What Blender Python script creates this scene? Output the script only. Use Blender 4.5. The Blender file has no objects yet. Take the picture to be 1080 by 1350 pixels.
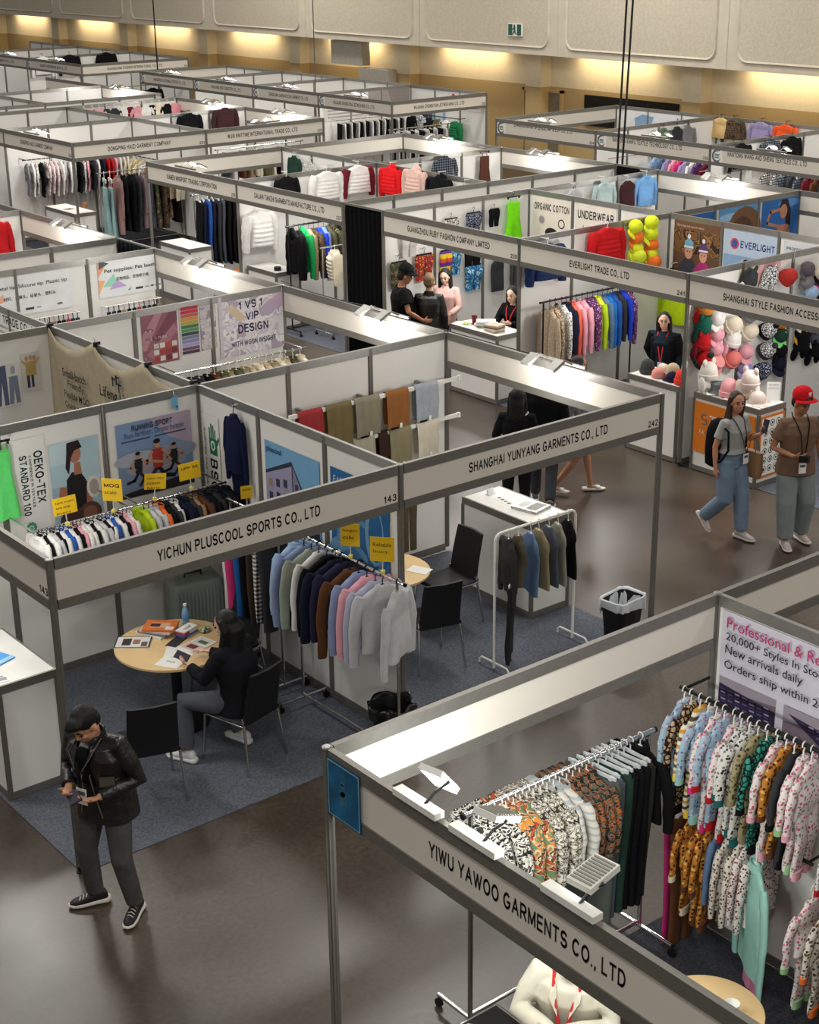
import bpy, math, random
from mathutils import Vector, Matrix

# ---------------------------------------------------------------- camera, world, exposure
SC = bpy.context.scene
COL = SC.collection
PI = math.pi
RN = random.Random(11)

cam_d = bpy.data.cameras.new('camera')
cam = bpy.data.objects.new('camera', cam_d)
COL.objects.link(cam)
cam_d.sensor_fit = 'VERTICAL'
cam_d.sensor_height = 36.0
cam_d.lens = 2030.6 / 1350.0 * 36.0
cam_d.clip_end = 300
_yaw, _pit, _rol = 0.6731, 0.36255, -0.01194
_f = Vector((math.sin(_yaw) * math.cos(_pit), math.cos(_yaw) * math.cos(_pit), -math.sin(_pit)))
_r = Vector((math.cos(_yaw), -math.sin(_yaw), 0))
_u = _r.cross(_f)
_r2 = _r * math.cos(_rol) + _u * math.sin(_rol)
_u2 = -_r * math.sin(_rol) + _u * math.cos(_rol)
_m = Matrix((_r2, _u2, -_f)).transposed().to_4x4()
_m.translation = Vector((-4.051, -8.959, 6.374))
cam.matrix_world = _m
SC.camera = cam

SC.view_settings.view_transform = 'Standard'
SC.view_settings.look = 'None'
SC.view_settings.gamma = 1.0
SC.view_settings.use_curve_mapping = False
SC.view_settings.exposure = 0.0

W = bpy.data.worlds.new('hall_air')
SC.world = W
W.use_nodes = True
W.node_tree.nodes['Background'].inputs[0].default_value = (1.0, 0.955, 0.885, 1)
W.node_tree.nodes['Background'].inputs[1].default_value = 0.33


def area_lamp(name, loc, rot, size, power, col=(1, 0.965, 0.91)):
    d = bpy.data.lights.new(name, 'AREA')
    d.shape = 'RECTANGLE'
    d.size, d.size_y = size
    d.energy = power
    d.color = col
    o = bpy.data.objects.new(name, d)
    o.location = loc
    o.rotation_euler = rot
    COL.objects.link(o)
    return o


# the hall's own high-bay lamps, in rows under the roof
for _x in (-3, 9, 21):
    for _y in (-8, 5, 18, 32):
        area_lamp('high_bay_lamp', (_x, _y, 10.5), (0, 0, 0), (1.6, 1.6), 700 if _x > 20 else 330)


# the brighter pair over the back of the near block, mirrored in the polished floor
area_lamp('high_bay_lamp', (3.6, 12.4, 10.5), (0, 0, 0), (2.4, 1.5), 760)
area_lamp('high_bay_lamp', (9.2, 8.6, 10.5), (0, 0, 0), (1.6, 1.2), 360)


# ---------------------------------------------------------------- helpers: objects
def thing(name, label, cat, loc=(0, 0, 0), rz=0.0, group=None, kind=None):
    o = bpy.data.objects.new(name, None)
    COL.objects.link(o)
    o.empty_display_size = 0.1
    o.location = loc
    o.rotation_euler = (0, 0, rz)
    return tag(o, label, cat, group, kind)


def tag(o, label=None, cat=None, group=None, kind=None):
    if label:
        o['label'] = label
    if cat:
        o['category'] = cat
    if group:
        o['group'] = group
    if kind:
        o['kind'] = kind
    return o


def link(name, me, parent=None, mats=None, label=None):
    o = bpy.data.objects.new(name, me)
    COL.objects.link(o)
    if parent is not None:
        o.parent = parent
    if mats is not None:
        setmat(o, mats)
    if label:
        o['label'] = label
    return o


def setmat(o, mats):
    """materials on the object, so that copies may share one mesh"""
    if not isinstance(mats, (list, tuple)):
        mats = [mats]
    me = o.data
    while len(me.materials) < len(mats):
        me.materials.append(mats[len(me.materials)])
    for i, m in enumerate(mats):
        if me.materials[i] is not m:
            o.material_slots[i].link = 'OBJECT'
            o.material_slots[i].material = m


def copy_tree(o, parent=None):
    c = o.copy()
    COL.objects.link(c)
    c.parent = parent
    for ch in list(o.children):
        copy_tree(ch, c)
    return c


class MB:
    """collects shapes and links them as ONE mesh object"""
    def __init__(s):
        s.v, s.f, s.mi = [], [], []

    def add(s, vs, fs, mi=0):
        b = len(s.v)
        s.v.extend(tuple(p) for p in vs)
        s.f.extend(tuple(i + b for i in q) for q in fs)
        s.mi.extend([mi] * len(fs))
        return s

    def box(s, c, d, rz=0.0, mi=0, M=None):
        hx, hy, hz = d[0] / 2, d[1] / 2, d[2] / 2
        ca, sa = math.cos(rz), math.sin(rz)
        vs = []
        for z in (-hz, hz):
            for x, y in ((-hx, -hy), (hx, -hy), (hx, hy), (-hx, hy)):
                p = Vector((x * ca - y * sa, x * sa + y * ca, z))
                if M is not None:
                    p = M @ Vector((x, y, z))
                vs.append((p[0] + c[0], p[1] + c[1], p[2] + c[2]))
        return s.add(vs, [(3, 2, 1, 0), (4, 5, 6, 7), (0, 1, 5, 4), (1, 2, 6, 5), (2, 3, 7, 6), (3, 0, 4, 7)], mi)

    def bbox(s, x0, x1, y0, y1, z0, z1, mi=0):
        return s.box(((x0 + x1) / 2, (y0 + y1) / 2, (z0 + z1) / 2), (abs(x1 - x0), abs(y1 - y0), abs(z1 - z0)), 0, mi)

    def rings(s, rs, mi=0, cap0=True, cap1=True, closed=True):
        n = len(rs[0])
        vs = [p for r in rs for p in r]
        fs = []
        for k in range(len(rs) - 1):
            for i in range(n if closed else n - 1):
                j = (i + 1) % n
                fs.append((k * n + i, k * n + j, (k + 1) * n + j, (k + 1) * n + i))
        if cap0:
            fs.append(tuple(range(n - 1, -1, -1)))
        if cap1:
            fs.append(tuple((len(rs) - 1) * n + i for i in range(n)))
        return s.add(vs, fs, mi)

    def tube(s, pts, r, n=8, mi=0, cap=True, flat=1.0, up=None):
        pts = [Vector(p) for p in pts]
        rr = r if isinstance(r, (list, tuple)) else [r] * len(pts)
        rs, prev = [], None
        for i, p in enumerate(pts):
            t = (pts[min(i + 1, len(pts) - 1)] - pts[max(i - 1, 0)])
            t = t.normalized() if t.length > 1e-9 else Vector((0, 0, 1))
            if prev is None:
                a = Vector(up) if up is not None else (Vector((0, 0, 1)) if abs(t.z) < 0.9 else Vector((0, 1, 0)))
                n1 = (a - t * a.dot(t)).normalized()
            else:
                n1 = prev - t * prev.dot(t)
                n1 = n1.normalized() if n1.length > 1e-6 else prev
            prev = n1
            n2 = t.cross(n1)
            rs.append([p + n1 * (rr[i] * flat * math.cos(2 * PI * k / n)) + n2 * (rr[i] * math.sin(2 * PI * k / n)) for k in range(n)])
        return s.rings(rs, mi, cap, cap)

    def lathe(s, prof, n=20, c=(0, 0, 0), mi=0, cap0=True, cap1=True, sx=1.0, sy=1.0):
        rs = [[(c[0] + sx * r * math.cos(2 * PI * k / n), c[1] + sy * r * math.sin(2 * PI * k / n), c[2] + z) for k in range(n)] for r, z in prof]
        return s.rings(rs, mi, cap0, cap1)

    def ball(s, c, r, n=12, m=8, mi=0, M=None):
        r = r if isinstance(r, (list, tuple)) else (r, r, r)
        rs = []
        for j in range(m + 1):
            th = PI * (j / m)
            ring = []
            for k in range(n):
                a = 2 * PI * k / n
                q = max(math.sin(th), 0.02)
                p = Vector((r[0] * q * math.cos(a), r[1] * q * math.sin(a), -r[2] * math.cos(th)))
                if M is not None:
                    p = M @ p
                ring.append((c[0] + p[0], c[1] + p[1], c[2] + p[2]))
            rs.append(ring)
        return s.rings(rs, mi)

    def prism(s, poly, h, mi=0, z=0.0):
        n = len(poly)
        vs = [(x, y, z) for x, y in poly] + [(x, y, z + h) for x, y in poly]
        fs = [tuple(range(n - 1, -1, -1)), tuple(range(n, 2 * n))]
        fs += [(i, (i + 1) % n, n + (i + 1) % n, n + i) for i in range(n)]
        return s.add(vs, fs, mi)

    def xform(s, M):
        s.v = [tuple(M @ Vector(p)) for p in s.v]
        return s

    def mesh(s, name, smooth=0):
        me = bpy.data.meshes.new(name)
        me.from_pydata(s.v, [], s.f)
        if any(s.mi):
            me.polygons.foreach_set('material_index', s.mi)
        if smooth:
            me.shade_smooth()
            if smooth < 180:
                me.set_sharp_from_angle(angle=math.radians(smooth))
        me.update()
        return me

    def build(s, name, mats, parent=None, smooth=0, label=None):
        me = s.mesh(name, smooth)
        if not isinstance(mats, (list, tuple)):
            mats = [mats]
        for m in mats:
            me.materials.append(m)
        return link(name, me, parent, None, label)


def blob(mb, voxel, smooth=4, dec=None):
    """one continuous skin over overlapping shapes"""
    me = mb.mesh('blob')
    o = bpy.data.objects.new('blob', me)
    COL.objects.link(o)
    m = o.modifiers.new('r', 'REMESH')
    m.mode = 'VOXEL'
    m.voxel_size = voxel
    if smooth:
        q = o.modifiers.new('s', 'SMOOTH')
        q.iterations = smooth
        q.factor = 0.5
    dg = bpy.context.evaluated_depsgraph_get()
    out = bpy.data.meshes.new_from_object(o.evaluated_get(dg))
    out.shade_smooth()
    bpy.data.objects.remove(o)
    bpy.data.meshes.remove(me)
    return out


# ---------------------------------------------------------------- helpers: materials
def lin(c):
    out = []
    for q in c[:3]:
        q = q / 255.0
        out.append(q / 12.92 if q <= 0.04045 else ((q + 0.055) / 1.055) ** 2.4)
    return tuple(out) + (1.0,)


MATS = {}


def nodes_of(name):
    m = bpy.data.materials.new(name)
    m.use_nodes = True
    nt = m.node_tree
    return m, nt, nt.nodes['Principled BSDF']


def mat(name, rgb, rough=0.6, metal=0.0, var=0.06, scale=9.0, bump=0.0, spec=0.35, emit=None):
    """plain surface with a faint procedural unevenness"""
    if name in MATS:
        return MATS[name]
    m, nt, b = nodes_of(name)
    N, L = nt.nodes, nt.links
    c = lin(rgb)
    tc = N.new('ShaderNodeTexCoord')
    nz = N.new('ShaderNodeTexNoise')
    nz.inputs['Scale'].default_value = scale
    nz.inputs['Detail'].default_value = 3
    L.new(tc.outputs['Object'], nz.inputs['Vector'])
    mp = N.new('ShaderNodeMapRange')
    mp.inputs['From Min'].default_value = 0.3
    mp.inputs['From Max'].default_value = 0.7
    mp.inputs['To Min'].default_value = 1 - var
    mp.inputs['To Max'].default_value = 1 + var
    L.new(nz.outputs['Fac'], mp.inputs['Value'])
    mx = N.new('ShaderNodeVectorMath')
    mx.operation = 'SCALE'
    mx.inputs[0].default_value = c[:3]
    L.new(mp.outputs[0], mx.inputs['Scale'])
    L.new(mx.outputs[0], b.inputs['Base Color'])
    b.inputs['Roughness'].default_value = rough
    b.inputs['Metallic'].default_value = metal
    b.inputs['Specular IOR Level'].default_value = spec
    if bump:
        bp = N.new('ShaderNodeBump')
        bp.inputs['Strength'].default_value = bump
        bp.inputs['Distance'].default_value = 0.01
        L.new(nz.outputs['Fac'], bp.inputs['Height'])
        L.new(bp.outputs[0], b.inputs['Normal'])
    if emit:
        b.inputs['Emission Color'].default_value = c
        b.inputs['Emission Strength'].default_value = emit
    MATS[name] = m
    return m


def cloth(rgb):
    """woven fabric of one colour"""
    rgb = tuple(int(q) for q in rgb)
    return mat('fabric_%d_%d_%d' % rgb, rgb, 0.88, 0, 0.07, 14, 0.2, 0.12)


def pattern(name, kind, cols, scale=20.0, rough=0.85):
    """printed fabric: camo / floral / plaid / stripe / dots / leopard"""
    if name in MATS:
        return MATS[name]
    m, nt, b = nodes_of(name)
    N, L = nt.nodes, nt.links
    tc = N.new('ShaderNodeTexCoord')
    vec = tc.outputs['Object']
    rp = N.new('ShaderNodeValToRGB')
    rp.color_ramp.interpolation = 'CONSTANT'
    el = rp.color_ramp.elements
    while len(el) < len(cols):
        el.new(0.5)
    if kind in ('camo', 'floral', 'leopard'):
        if kind == 'camo':
            t = N.new('ShaderNodeTexNoise')
            t.inputs['Scale'].default_value = scale
            t.inputs['Detail'].default_value = 2
            t.inputs['Distortion'].default_value = 0.8
            out, lo, hi = t.outputs['Fac'], 0.36, 0.64
        else:
            t = N.new('ShaderNodeTexVoronoi')
            t.inputs['Scale'].default_value = scale
            if kind == 'floral':
                out, lo, hi = t.outputs['Distance'], 0.12, 0.62
            else:
                t.feature = 'DISTANCE_TO_EDGE'
                out, lo, hi = t.outputs['Distance'], 0.02, 0.22
        L.new(vec, t.inputs['Vector'])
        L.new(out, rp.inputs[0])
        for i, c in enumerate(cols):
            el[i].position = 0.0 if i == 0 else lo + (hi - lo) * i / len(cols)
            el[i].color = lin(c)
        L.new(rp.outputs[0], b.inputs['Base Color'])
    elif kind == 'dots':
        t = N.new('ShaderNodeTexVoronoi')
        t.inputs['Scale'].default_value = scale
        t.inputs['Randomness'].default_value = 0.9
        L.new(vec, t.inputs['Vector'])
        lt = N.new('ShaderNodeMath')
        lt.operation = 'LESS_THAN'
        lt.inputs[1].default_value = 0.38
        L.new(t.outputs['Distance'], lt.inputs[0])
        sp = N.new('ShaderNodeSeparateColor')
        L.new(t.outputs['Color'], sp.inputs[0])
        for i, c in enumerate(cols[1:]):
            el[i].position = i / max(1, len(cols) - 1)
            el[i].color = lin(c)
        L.new(sp.outputs[0], rp.inputs[0])
        mx = N.new('ShaderNodeMix')
        mx.data_type = 'RGBA'
        mx.inputs[6].default_value = lin(cols[0])
        L.new(lt.outputs[0], mx.inputs[0])
        L.new(rp.outputs[0], mx.inputs[7])
        L.new(mx.outputs[2], b.inputs['Base Color'])
    else:
        sep = N.new('ShaderNodeSeparateXYZ')
        L.new(vec, sep.inputs[0])

        def band(axis):
            a = N.new('ShaderNodeMath')
            a.operation = 'MULTIPLY'
            a.inputs[1].default_value = scale
            L.new(sep.outputs[axis], a.inputs[0])
            f = N.new('ShaderNodeMath')
            f.operation = 'FRACT'
            L.new(a.outputs[0], f.inputs[0])
            return f.outputs[0]
        if kind == 'stripe':
            L.new(band(2), rp.inputs[0])
            for i, c in enumerate(cols):
                el[i].position = i / len(cols)
                el[i].color = lin(c)
            L.new(rp.outputs[0], b.inputs['Base Color'])
        else:                                      # plaid
            s1, s2 = band(0), band(2)
            g = []
            for q in (s1, s2):
                k = N.new('ShaderNodeMath')
                k.operation = 'GREATER_THAN'
                k.inputs[1].default_value = 0.5
                L.new(q, k.inputs[0])
                g.append(k.outputs[0])
            ad = N.new('ShaderNodeMath')
            ad.operation = 'ADD'
            L.new(g[0], ad.inputs[0])
            L.new(g[1], ad.inputs[1])
            dv = N.new('ShaderNodeMath')
            dv.operation = 'DIVIDE'
            dv.inputs[1].default_value = 2.2
            L.new(ad.outputs[0], dv.inputs[0])
            L.new(dv.outputs[0], rp.inputs[0])
            for i, c in enumerate(cols):
                el[i].position = 0.0 if i == 0 else i * 0.33
                el[i].color = lin(c)
            L.new(rp.outputs[0], b.inputs['Base Color'])
    b.inputs['Roughness'].default_value = rough
    b.inputs['Specular IOR Level'].default_value = 0.15
    MATS[name] = m
    return m


# ---------------------------------------------------------------- helpers: lettering (flushed once at the end of the script)
TEXTQ = []


def _arc(cx, cy, rx, ry, a0, a1, n=10):
    return [(cx + rx * math.cos(math.radians(a0 + (a1 - a0) * k / n)), cy + ry * math.sin(math.radians(a0 + (a1 - a0) * k / n))) for k in range(n + 1)]


# grotesque capitals drawn as strokes: width, then polylines in a box one unit high
GLYPH = {
    'A': (.68, [[(0, 0), (.34, 1), (.68, 0)], [(.12, .34), (.56, .34)]]),
    'B': (.6, [[(0, 0), (0, 1), (.33, 1)] + _arc(.33, .76, .24, .24, 90, -90) + [(0, .52)], [(.33, .52)] + _arc(.34, .26, .26, .26, 90, -90) + [(0, 0)]]),
    'C': (.68, [_arc(.34, .5, .34, .5, 48, 312, 16)]),
    'D': (.64, [[(0, 0), (0, 1), (.28, 1)] + _arc(.28, .5, .36, .5, 90, -90, 12) + [(0, 0)]]),
    'E': (.54, [[(.54, 1), (0, 1), (0, 0), (.54, 0)], [(0, .53), (.5, .53)]]),
    'F': (.52, [[(.52, 1), (0, 1), (0, 0)], [(0, .5), (.46, .5)]]),
    'G': (.7, [_arc(.35, .5, .35, .5, 50, 330, 16) + [(.7, .45), (.4, .45)]]),
    'H': (.6, [[(0, 0), (0, 1)], [(.6, 0), (.6, 1)], [(0, .53), (.6, .53)]]),
    'I': (.0, [[(0, 0), (0, 1)]]),
    'J': (.42, [[(.42, 1), (.42, .26)] + _arc(.21, .22, .21, .22, 0, -180)]),
    'K': (.6, [[(0, 0), (0, 1)], [(.58, 1), (0, .36)], [(.2, .58), (.62, 0)]]),
    'L': (.48, [[(0, 1), (0, 0), (.48, 0)]]),
    'M': (.72, [[(0, 0), (0, 1), (.36, .1), (.72, 1), (.72, 0)]]),
    'N': (.6, [[(0, 0), (0, 1), (.6, 0), (.6, 1)]]),
    'O': (.72, [_arc(.36, .5, .36, .5, 0, 360, 22)]),
    'P': (.58, [[(0, 0), (0, 1), (.31, 1)] + _arc(.31, .73, .27, .27, 90, -90) + [(0, .46)]]),
    'Q': (.72, [_arc(.36, .5, .36, .5, 0, 360, 22), [(.44, .24), (.72, -.04)]]),
    'R': (.62, [[(0, 0), (0, 1), (.33, 1)] + _arc(.33, .74, .26, .26, 90, -90) + [(0, .48)], [(.3, .48), (.62, 0)]]),
    'S': (.58, [_arc(.29, .74, .27, .26, 25, 260, 12) + _arc(.29, .26, .29, .26, 80, -155, 12)]),
    'T': (.6, [[(0, 1), (.6, 1)], [(.3, 1), (.3, 0)]]),
    'U': (.6, [[(0, 1), (0, .3)] + _arc(.3, .3, .3, .3, 180, 360, 12) + [(.6, 1)]]),
    'V': (.64, [[(0, 1), (.32, 0), (.64, 1)]]),
    'W': (.94, [[(0, 1), (.24, 0), (.47, .95), (.7, 0), (.94, 1)]]),
    'X': (.62, [[(0, 0), (.62, 1)], [(0, 1), (.62, 0)]]),
    'Y': (.64, [[(0, 1), (.32, .45), (.64, 1)], [(.32, .45), (.32, 0)]]),
    'Z': (.58, [[(0, 1), (.58, 1), (0, 0), (.58, 0)]]),
    '0': (.5, [_arc(.25, .5, .25, .5, 0, 360, 18)]),
    '1': (.26, [[(0, .76), (.2, 1), (.2, 0)]]),
    '2': (.5, [_arc(.25, .74, .25, .26, 165, -30, 12) + [(0, 0), (.52, 0)]]),
    '3': (.5, [_arc(.24, .76, .22, .24, 150, -90, 12) + _arc(.24, .26, .26, .26, 90, -160, 12)]),
    '4': (.54, [[(.38, 0), (.38, 1), (0, .3), (.54, .3)]]),
    '5': (.5, [[(.46, 1), (.1, 1), (.04, .5)] + _arc(.24, .32, .26, .32, 130, -150, 12)]),
    '6': (.5, [_arc(.27, .6, .26, .4, 40, 180, 8) + [(0.01, .4)], _arc(.25, .31, .25, .31, 0, 360, 16)]),
    '7': (.5, [[(0, 1), (.5, 1), (.18, 0)]]),
    '8': (.5, [_arc(.25, .76, .22, .24, 0, 360, 14), _arc(.25, .26, .25, .26, 0, 360, 14)]),
    '9': (.5, [_arc(.25, .69, .25, .31, 0, 360, 16), [(.49, .6)] + _arc(.23, .4, .26, .4, 0, -140, 8)]),
    '.': (.02, [[(0, .0), (.02, .0)]]),
    ',': (.06, [[(.06, .02), (.02, -.16)]]),
    '-': (.28, [[(0, .4), (.28, .4)]]),
    ':': (.02, [[(0, .0), (.02, .0)], [(0, .55), (.02, .55)]]),
    '+': (.5, [[(0, .45), (.5, .45)], [(.25, .2), (.25, .7)]]),
    '&': (.66, [[(.66, .0), (.16, .7)] + _arc(.3, .8, .16, .2, 200, -60, 10) + [(.1, .42)] + _arc(.26, .25, .26, .25, 140, 360, 10) + [(.6, .5)]]),
}


def stroke_text(s, wt=.16):
    mb, x, gap = MB(), 0.0, .22
    h = wt / 2
    for ch in s:
        if ch == ' ':
            x += .42
            continue
        gw, polys = GLYPH[ch]
        x += wt * .5
        for pl in polys:
            pl = [Vector((p[0] + x, h + p[1] * (1 - wt), 0)) for p in pl]
            for i in range(len(pl) - 1):
                a, b = pl[i], pl[i + 1]
                t = (b - a)
                if t.length < 1e-6:
                    continue
                t.normalize()
                n = Vector((-t.y, t.x, 0)) * h
                e = t * (h * .75)
                mb.add([a - e - n, b + e - n, b + e + n, a - e + n], [(0, 1, 2, 3)])
        x += gw + wt * .5 + gap * .72
    return mb


def text(s, parent, o, xd, w, h, m, name='lettering', up=(0, 0, 1), bold=0.0, lab=None, wt=.165):
    """lettering of width w and height h with its lower left corner at o (parent space), reading along xd"""
    o, xd, up = Vector(o), Vector(xd), Vector(up)
    if all(c == ' ' or c in GLYPH for c in s):
        mb = stroke_text(s, wt)
        xs = [p[0] for p in mb.v]
        x0, x1 = min(xs), max(xs)
        k = w / max(x1 - x0, 1e-6)
        mb.v = [tuple(o + xd * ((p[0] - x0) * k) + up * (p[1] * h)) for p in mb.v]
        return mb.build(name, m, parent, 0, lab)
    TEXTQ.append((s, parent, o, xd, w, h, m, name, up, bold, lab))


def flush_text():
    tmp = []
    for q in TEXTQ:
        c = bpy.data.curves.new('t', 'FONT')
        c.body = q[0]
        c.resolution_u = 3
        c.offset = q[9]
        c.align_x = 'CENTER' if '\n' in q[0] else 'LEFT'
        o = bpy.data.objects.new('t', c)
        COL.objects.link(o)
        tmp.append(o)
    bpy.context.view_layer.update()
    dg = bpy.context.evaluated_depsgraph_get()
    res = [bpy.data.meshes.new_from_object(o.evaluated_get(dg)) for o in tmp]
    for o in tmp:
        c = o.data
        bpy.data.objects.remove(o)
        bpy.data.curves.remove(c)
    for q, me in zip(TEXTQ, res):
        s, parent, o, xd, w, h, m, name, up, bold, lab = q
        if not len(me.vertices):
            continue
        xs = [v.co.x for v in me.vertices]
        ys = [v.co.y for v in me.vertices]
        x0, x1, y0, y1 = min(xs), max(xs), min(ys), max(ys)
        kx, ky = w / max(x1 - x0, 1e-6), h / max(y1 - y0, 1e-6)
        for v in me.vertices:
            v.co = o + xd * ((v.co.x - x0) * kx) + up * ((v.co.y - y0) * ky)
        me.materials.clear()
        me.materials.append(m)
        link(name, me, parent, None, lab)


# ---------------------------------------------------------------- common materials
M_ALU = mat('brushed_aluminium', (150, 149, 145), 0.38, 0.75, 0.05, 30)
M_ALUD = mat('anodised_rail', (128, 125, 119), 0.45, 0.55, 0.05, 30)
M_WHITE = mat('white_laminate', (226, 224, 219), 0.45, 0, 0.015, 2.5)
M_CHROME = mat('chrome_tube', (205, 205, 205), 0.16, 1.0, 0.02)
M_BLACK = mat('black_plastic', (16, 16, 17), 0.45, 0, 0.1)
M_BLACKF = mat('black_upholstery', (17, 17, 19), 0.62, 0, 0.15, 40, 0.1)
M_INK = mat('black_vinyl_lettering', (22, 22, 22), 0.6, 0, 0.02)
M_PAPER = mat('white_paper', (232, 231, 226), 0.8, 0, 0.02)
M_WPLAST = mat('white_plastic', (228, 227, 220), 0.4, 0, 0.03)
M_CLEAR = mat('clear_hanger_plastic', (200, 204, 204), 0.25, 0, 0.05)
M_WOOD = mat('pale_maple_laminate', (222, 190, 138), 0.42, 0, 0.06, 5)

# ================================================================ the hall: floor, far wall, carpets
def floor_material():
    m, nt, b = nodes_of('polished_concrete')
    N, L = nt.nodes, nt.links
    tc = N.new('ShaderNodeTexCoord')
    n1 = N.new('ShaderNodeTexNoise')
    n1.inputs['Scale'].default_value = 0.55
    n1.inputs['Detail'].default_value = 6
    n2 = N.new('ShaderNodeTexNoise')
    n2.inputs['Scale'].default_value = 26
    n2.inputs['Detail'].default_value = 5
    for n in (n1, n2):
        L.new(tc.outputs['Object'], n.inputs['Vector'])
    r = N.new('ShaderNodeValToRGB')
    r.color_ramp.elements[0].position, r.color_ramp.elements[0].color = 0.34, lin((50, 41, 33))
    r.color_ramp.elements[1].position, r.color_ramp.elements[1].color = 0.68, lin((78, 68, 57))
    L.new(n1.outputs['Fac'], r.inputs[0])
    mx = N.new('ShaderNodeMix')
    mx.data_type = 'RGBA'
    mx.blend_type = 'OVERLAY'
    mx.inputs[0].default_value = 0.6
    L.new(r.outputs[0], mx.inputs[6])
    L.new(n2.outputs['Fac'], mx.inputs[7])
    L.new(mx.outputs[2], b.inputs['Base Color'])
    mr = N.new('ShaderNodeMapRange')
    mr.inputs['To Min'].default_value, mr.inputs['To Max'].default_value = 0.26, 0.42
    L.new(n2.outputs['Fac'], mr.inputs['Value'])
    L.new(mr.outputs[0], b.inputs['Roughness'])
    b.inputs['Specular IOR Level'].default_value = 0.5
    bp = N.new('ShaderNodeBump')
    bp.inputs['Strength'].default_value = 0.08
    bp.inputs['Distance'].default_value = 0.004
    L.new(n2.outputs['Fac'], bp.inputs['Height'])
    L.new(bp.outputs[0], b.inputs['Normal'])
    return m


M_CARPET = mat('blue_grey_carpet', (92, 96, 105), 0.95, 0, 0.3, 55, 0.4, 0.05)
M_CARPETD = mat('charcoal_carpet', (58, 59, 64), 0.95, 0, 0.3, 55, 0.4, 0.05)
fl = MB().bbox(-14, 27, -14, 66, -0.2, 0).build('floor', floor_material())
fl['kind'] = 'structure'

M_CONC = mat('cast_concrete', (196, 187, 170), 0.9, 0, 0.06, 3.0, 0.3)
M_CONCI = mat('bush_hammered_concrete', (190, 180, 162), 0.95, 0, 0.08, 14, 0.45)
M_UPPER = mat('cream_wall_paint', (216, 202, 172), 0.8, 0, 0.03)
M_TAN = mat('tan_wall_paint', (176, 150, 104), 0.75, 0, 0.03)


def rrect(y0, y1, z0, z1, r, n=6):
    pts = []
    for cy, cz, a0 in ((y1 - r, z1 - r, 0), (y0 + r, z1 - r, 90), (y0 + r, z0 + r, 180), (y1 - r, z0 + r, 270)):
        for k in range(n + 1):
            a = math.radians(a0 + 90 * k / n)
            pts.append((cy + r * math.cos(a), cz + r * math.sin(a)))
    return pts


w = MB()
w.bbox(25.0, 25.6, -14, 66, 3.2, 10, 0)
for k in range(-4, 9):
    y1 = 26.45 + 5.65 * k
    y0 = y1 - 5.05
    po = rrect(y0, y1, 3.36, 9.4, 0.3)
    pi_ = rrect(y0 + .07, y1 - .07, 3.43, 9.33, 0.25)
    n = len(po)
    vs = [(24.999, y, z) for y, z in po] + [(24.955, y, z) for y, z in rrect(y0 + .03, y1 - .03, 3.39, 9.37, .28)] + [(24.985, y, z) for y, z in pi_]
    fs = []
    for i in range(n):
        j = (i + 1) % n
        fs += [(i, n + i, n + j, j), (n + i, 2 * n + i, 2 * n + j, n + j)]
    w.add(vs, fs, 0)
    w.add([(24.985, y, z) for y, z in pi_], [tuple(range(n))], 1)
    w.bbox(24.99, 25.0, y1 + .29, y1 + .31, 3.2, 10, 1)
wo = w.build('wall_upper', [M_CONC, M_CONCI])
wo['kind'] = 'structure'

w = MB()
w.bbox(26, 26.4, -14, 66, 2.3, 3.6, 0)
w.bbox(26, 26.4, -14, 66, 0, 2.3, 1)
for k in range(-4, 8):
    y = 17.0 + 5.65 * k
    w.bbox(25.62, 26.0, y - .3, y + .3, 2.3, 3.6, 0)
    w.bbox(25.62, 26.0, y - .3, y + .3, 0, 2.3, 1)
w.bbox(25.6, 26.4, -14, 66, 3.55, 3.6, 0)
wo = w.build('wall_lower', [M_UPPER, M_TAN])
wo['kind'] = 'structure'
# warm lamps recessed in the soffit wash the lower wall
for k in range(-2, 8):
    y = 14.2 + 5.65 * k
    area_lamp('soffit_lamp', (25.66, y, 3.17), (0, math.radians(-24), 0), (.12, 2.7), 27, (1.0, .80, .50))

# door, board and signs of the far wall
d = MB().bbox(25.93, 25.99, 21.9, 23.3, 0, 2.15, 0).bbox(25.9, 26, 23.3, 23.38, 0, 2.22, 1).bbox(25.9, 26, 21.82, 21.9, 0, 2.22, 1).bbox(25.9, 26, 21.82, 23.38, 2.15, 2.22, 1)
o = d.build('door_1', [mat('door_paint', (120, 110, 92), .6), M_TAN])
o['kind'] = 'structure'
MB().bbox(25.9, 25.93, 22.0, 22.07, 1.0, 1.2).build('door_handle', M_CHROME, o)
tag(MB().bbox(25.94, 25.99, 17.7, 21.0, 1.4, 2.18).build('notice_board', mat('black_felt', (14, 13, 13), .9)),
    'long black board on the tan wall behind the far right booths', 'board')

ex = thing('exit_sign', 'small green running man sign on the concrete wall', 'sign', (24.97, 22.65, 3.67))
MB().bbox(-.05, 0, -.27, .27, -.02, .30).build('sign_box', M_WPLAST, ex)
g = MB().bbox(-.056, -.05, -.25, -.09, 0, .28).bbox(-.056, -.05, .09, .25, 0, .28)
g.build('green_field', mat('exit_green', (28, 84, 62), .5), ex)
g = MB()
g.box((-.058, .01, .24), (.006, .06, .06))
g.box((-.058, .0, .15), (.006, .06, .12))
g.tube([(-.058, .02, .1), (-.058, .06, .02)], .016, 6)
g.tube([(-.058, -.01, .1), (-.058, -.06, .03)], .016, 6)
g.tube([(-.058, .02, .2), (-.058, .07, .15)], .012, 6)
g.build('running_figure', mat('exit_figure', (36, 70, 58), .5), ex)
hd = thing('wall_notice', 'white wall notice with a red down arrow above the far door', 'sign', (25.97, 22.9, 2.62))
MB().bbox(-.03, 0, -.22, .22, 0, .52).build('plate', M_WPLAST, hd)
g = MB()
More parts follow.
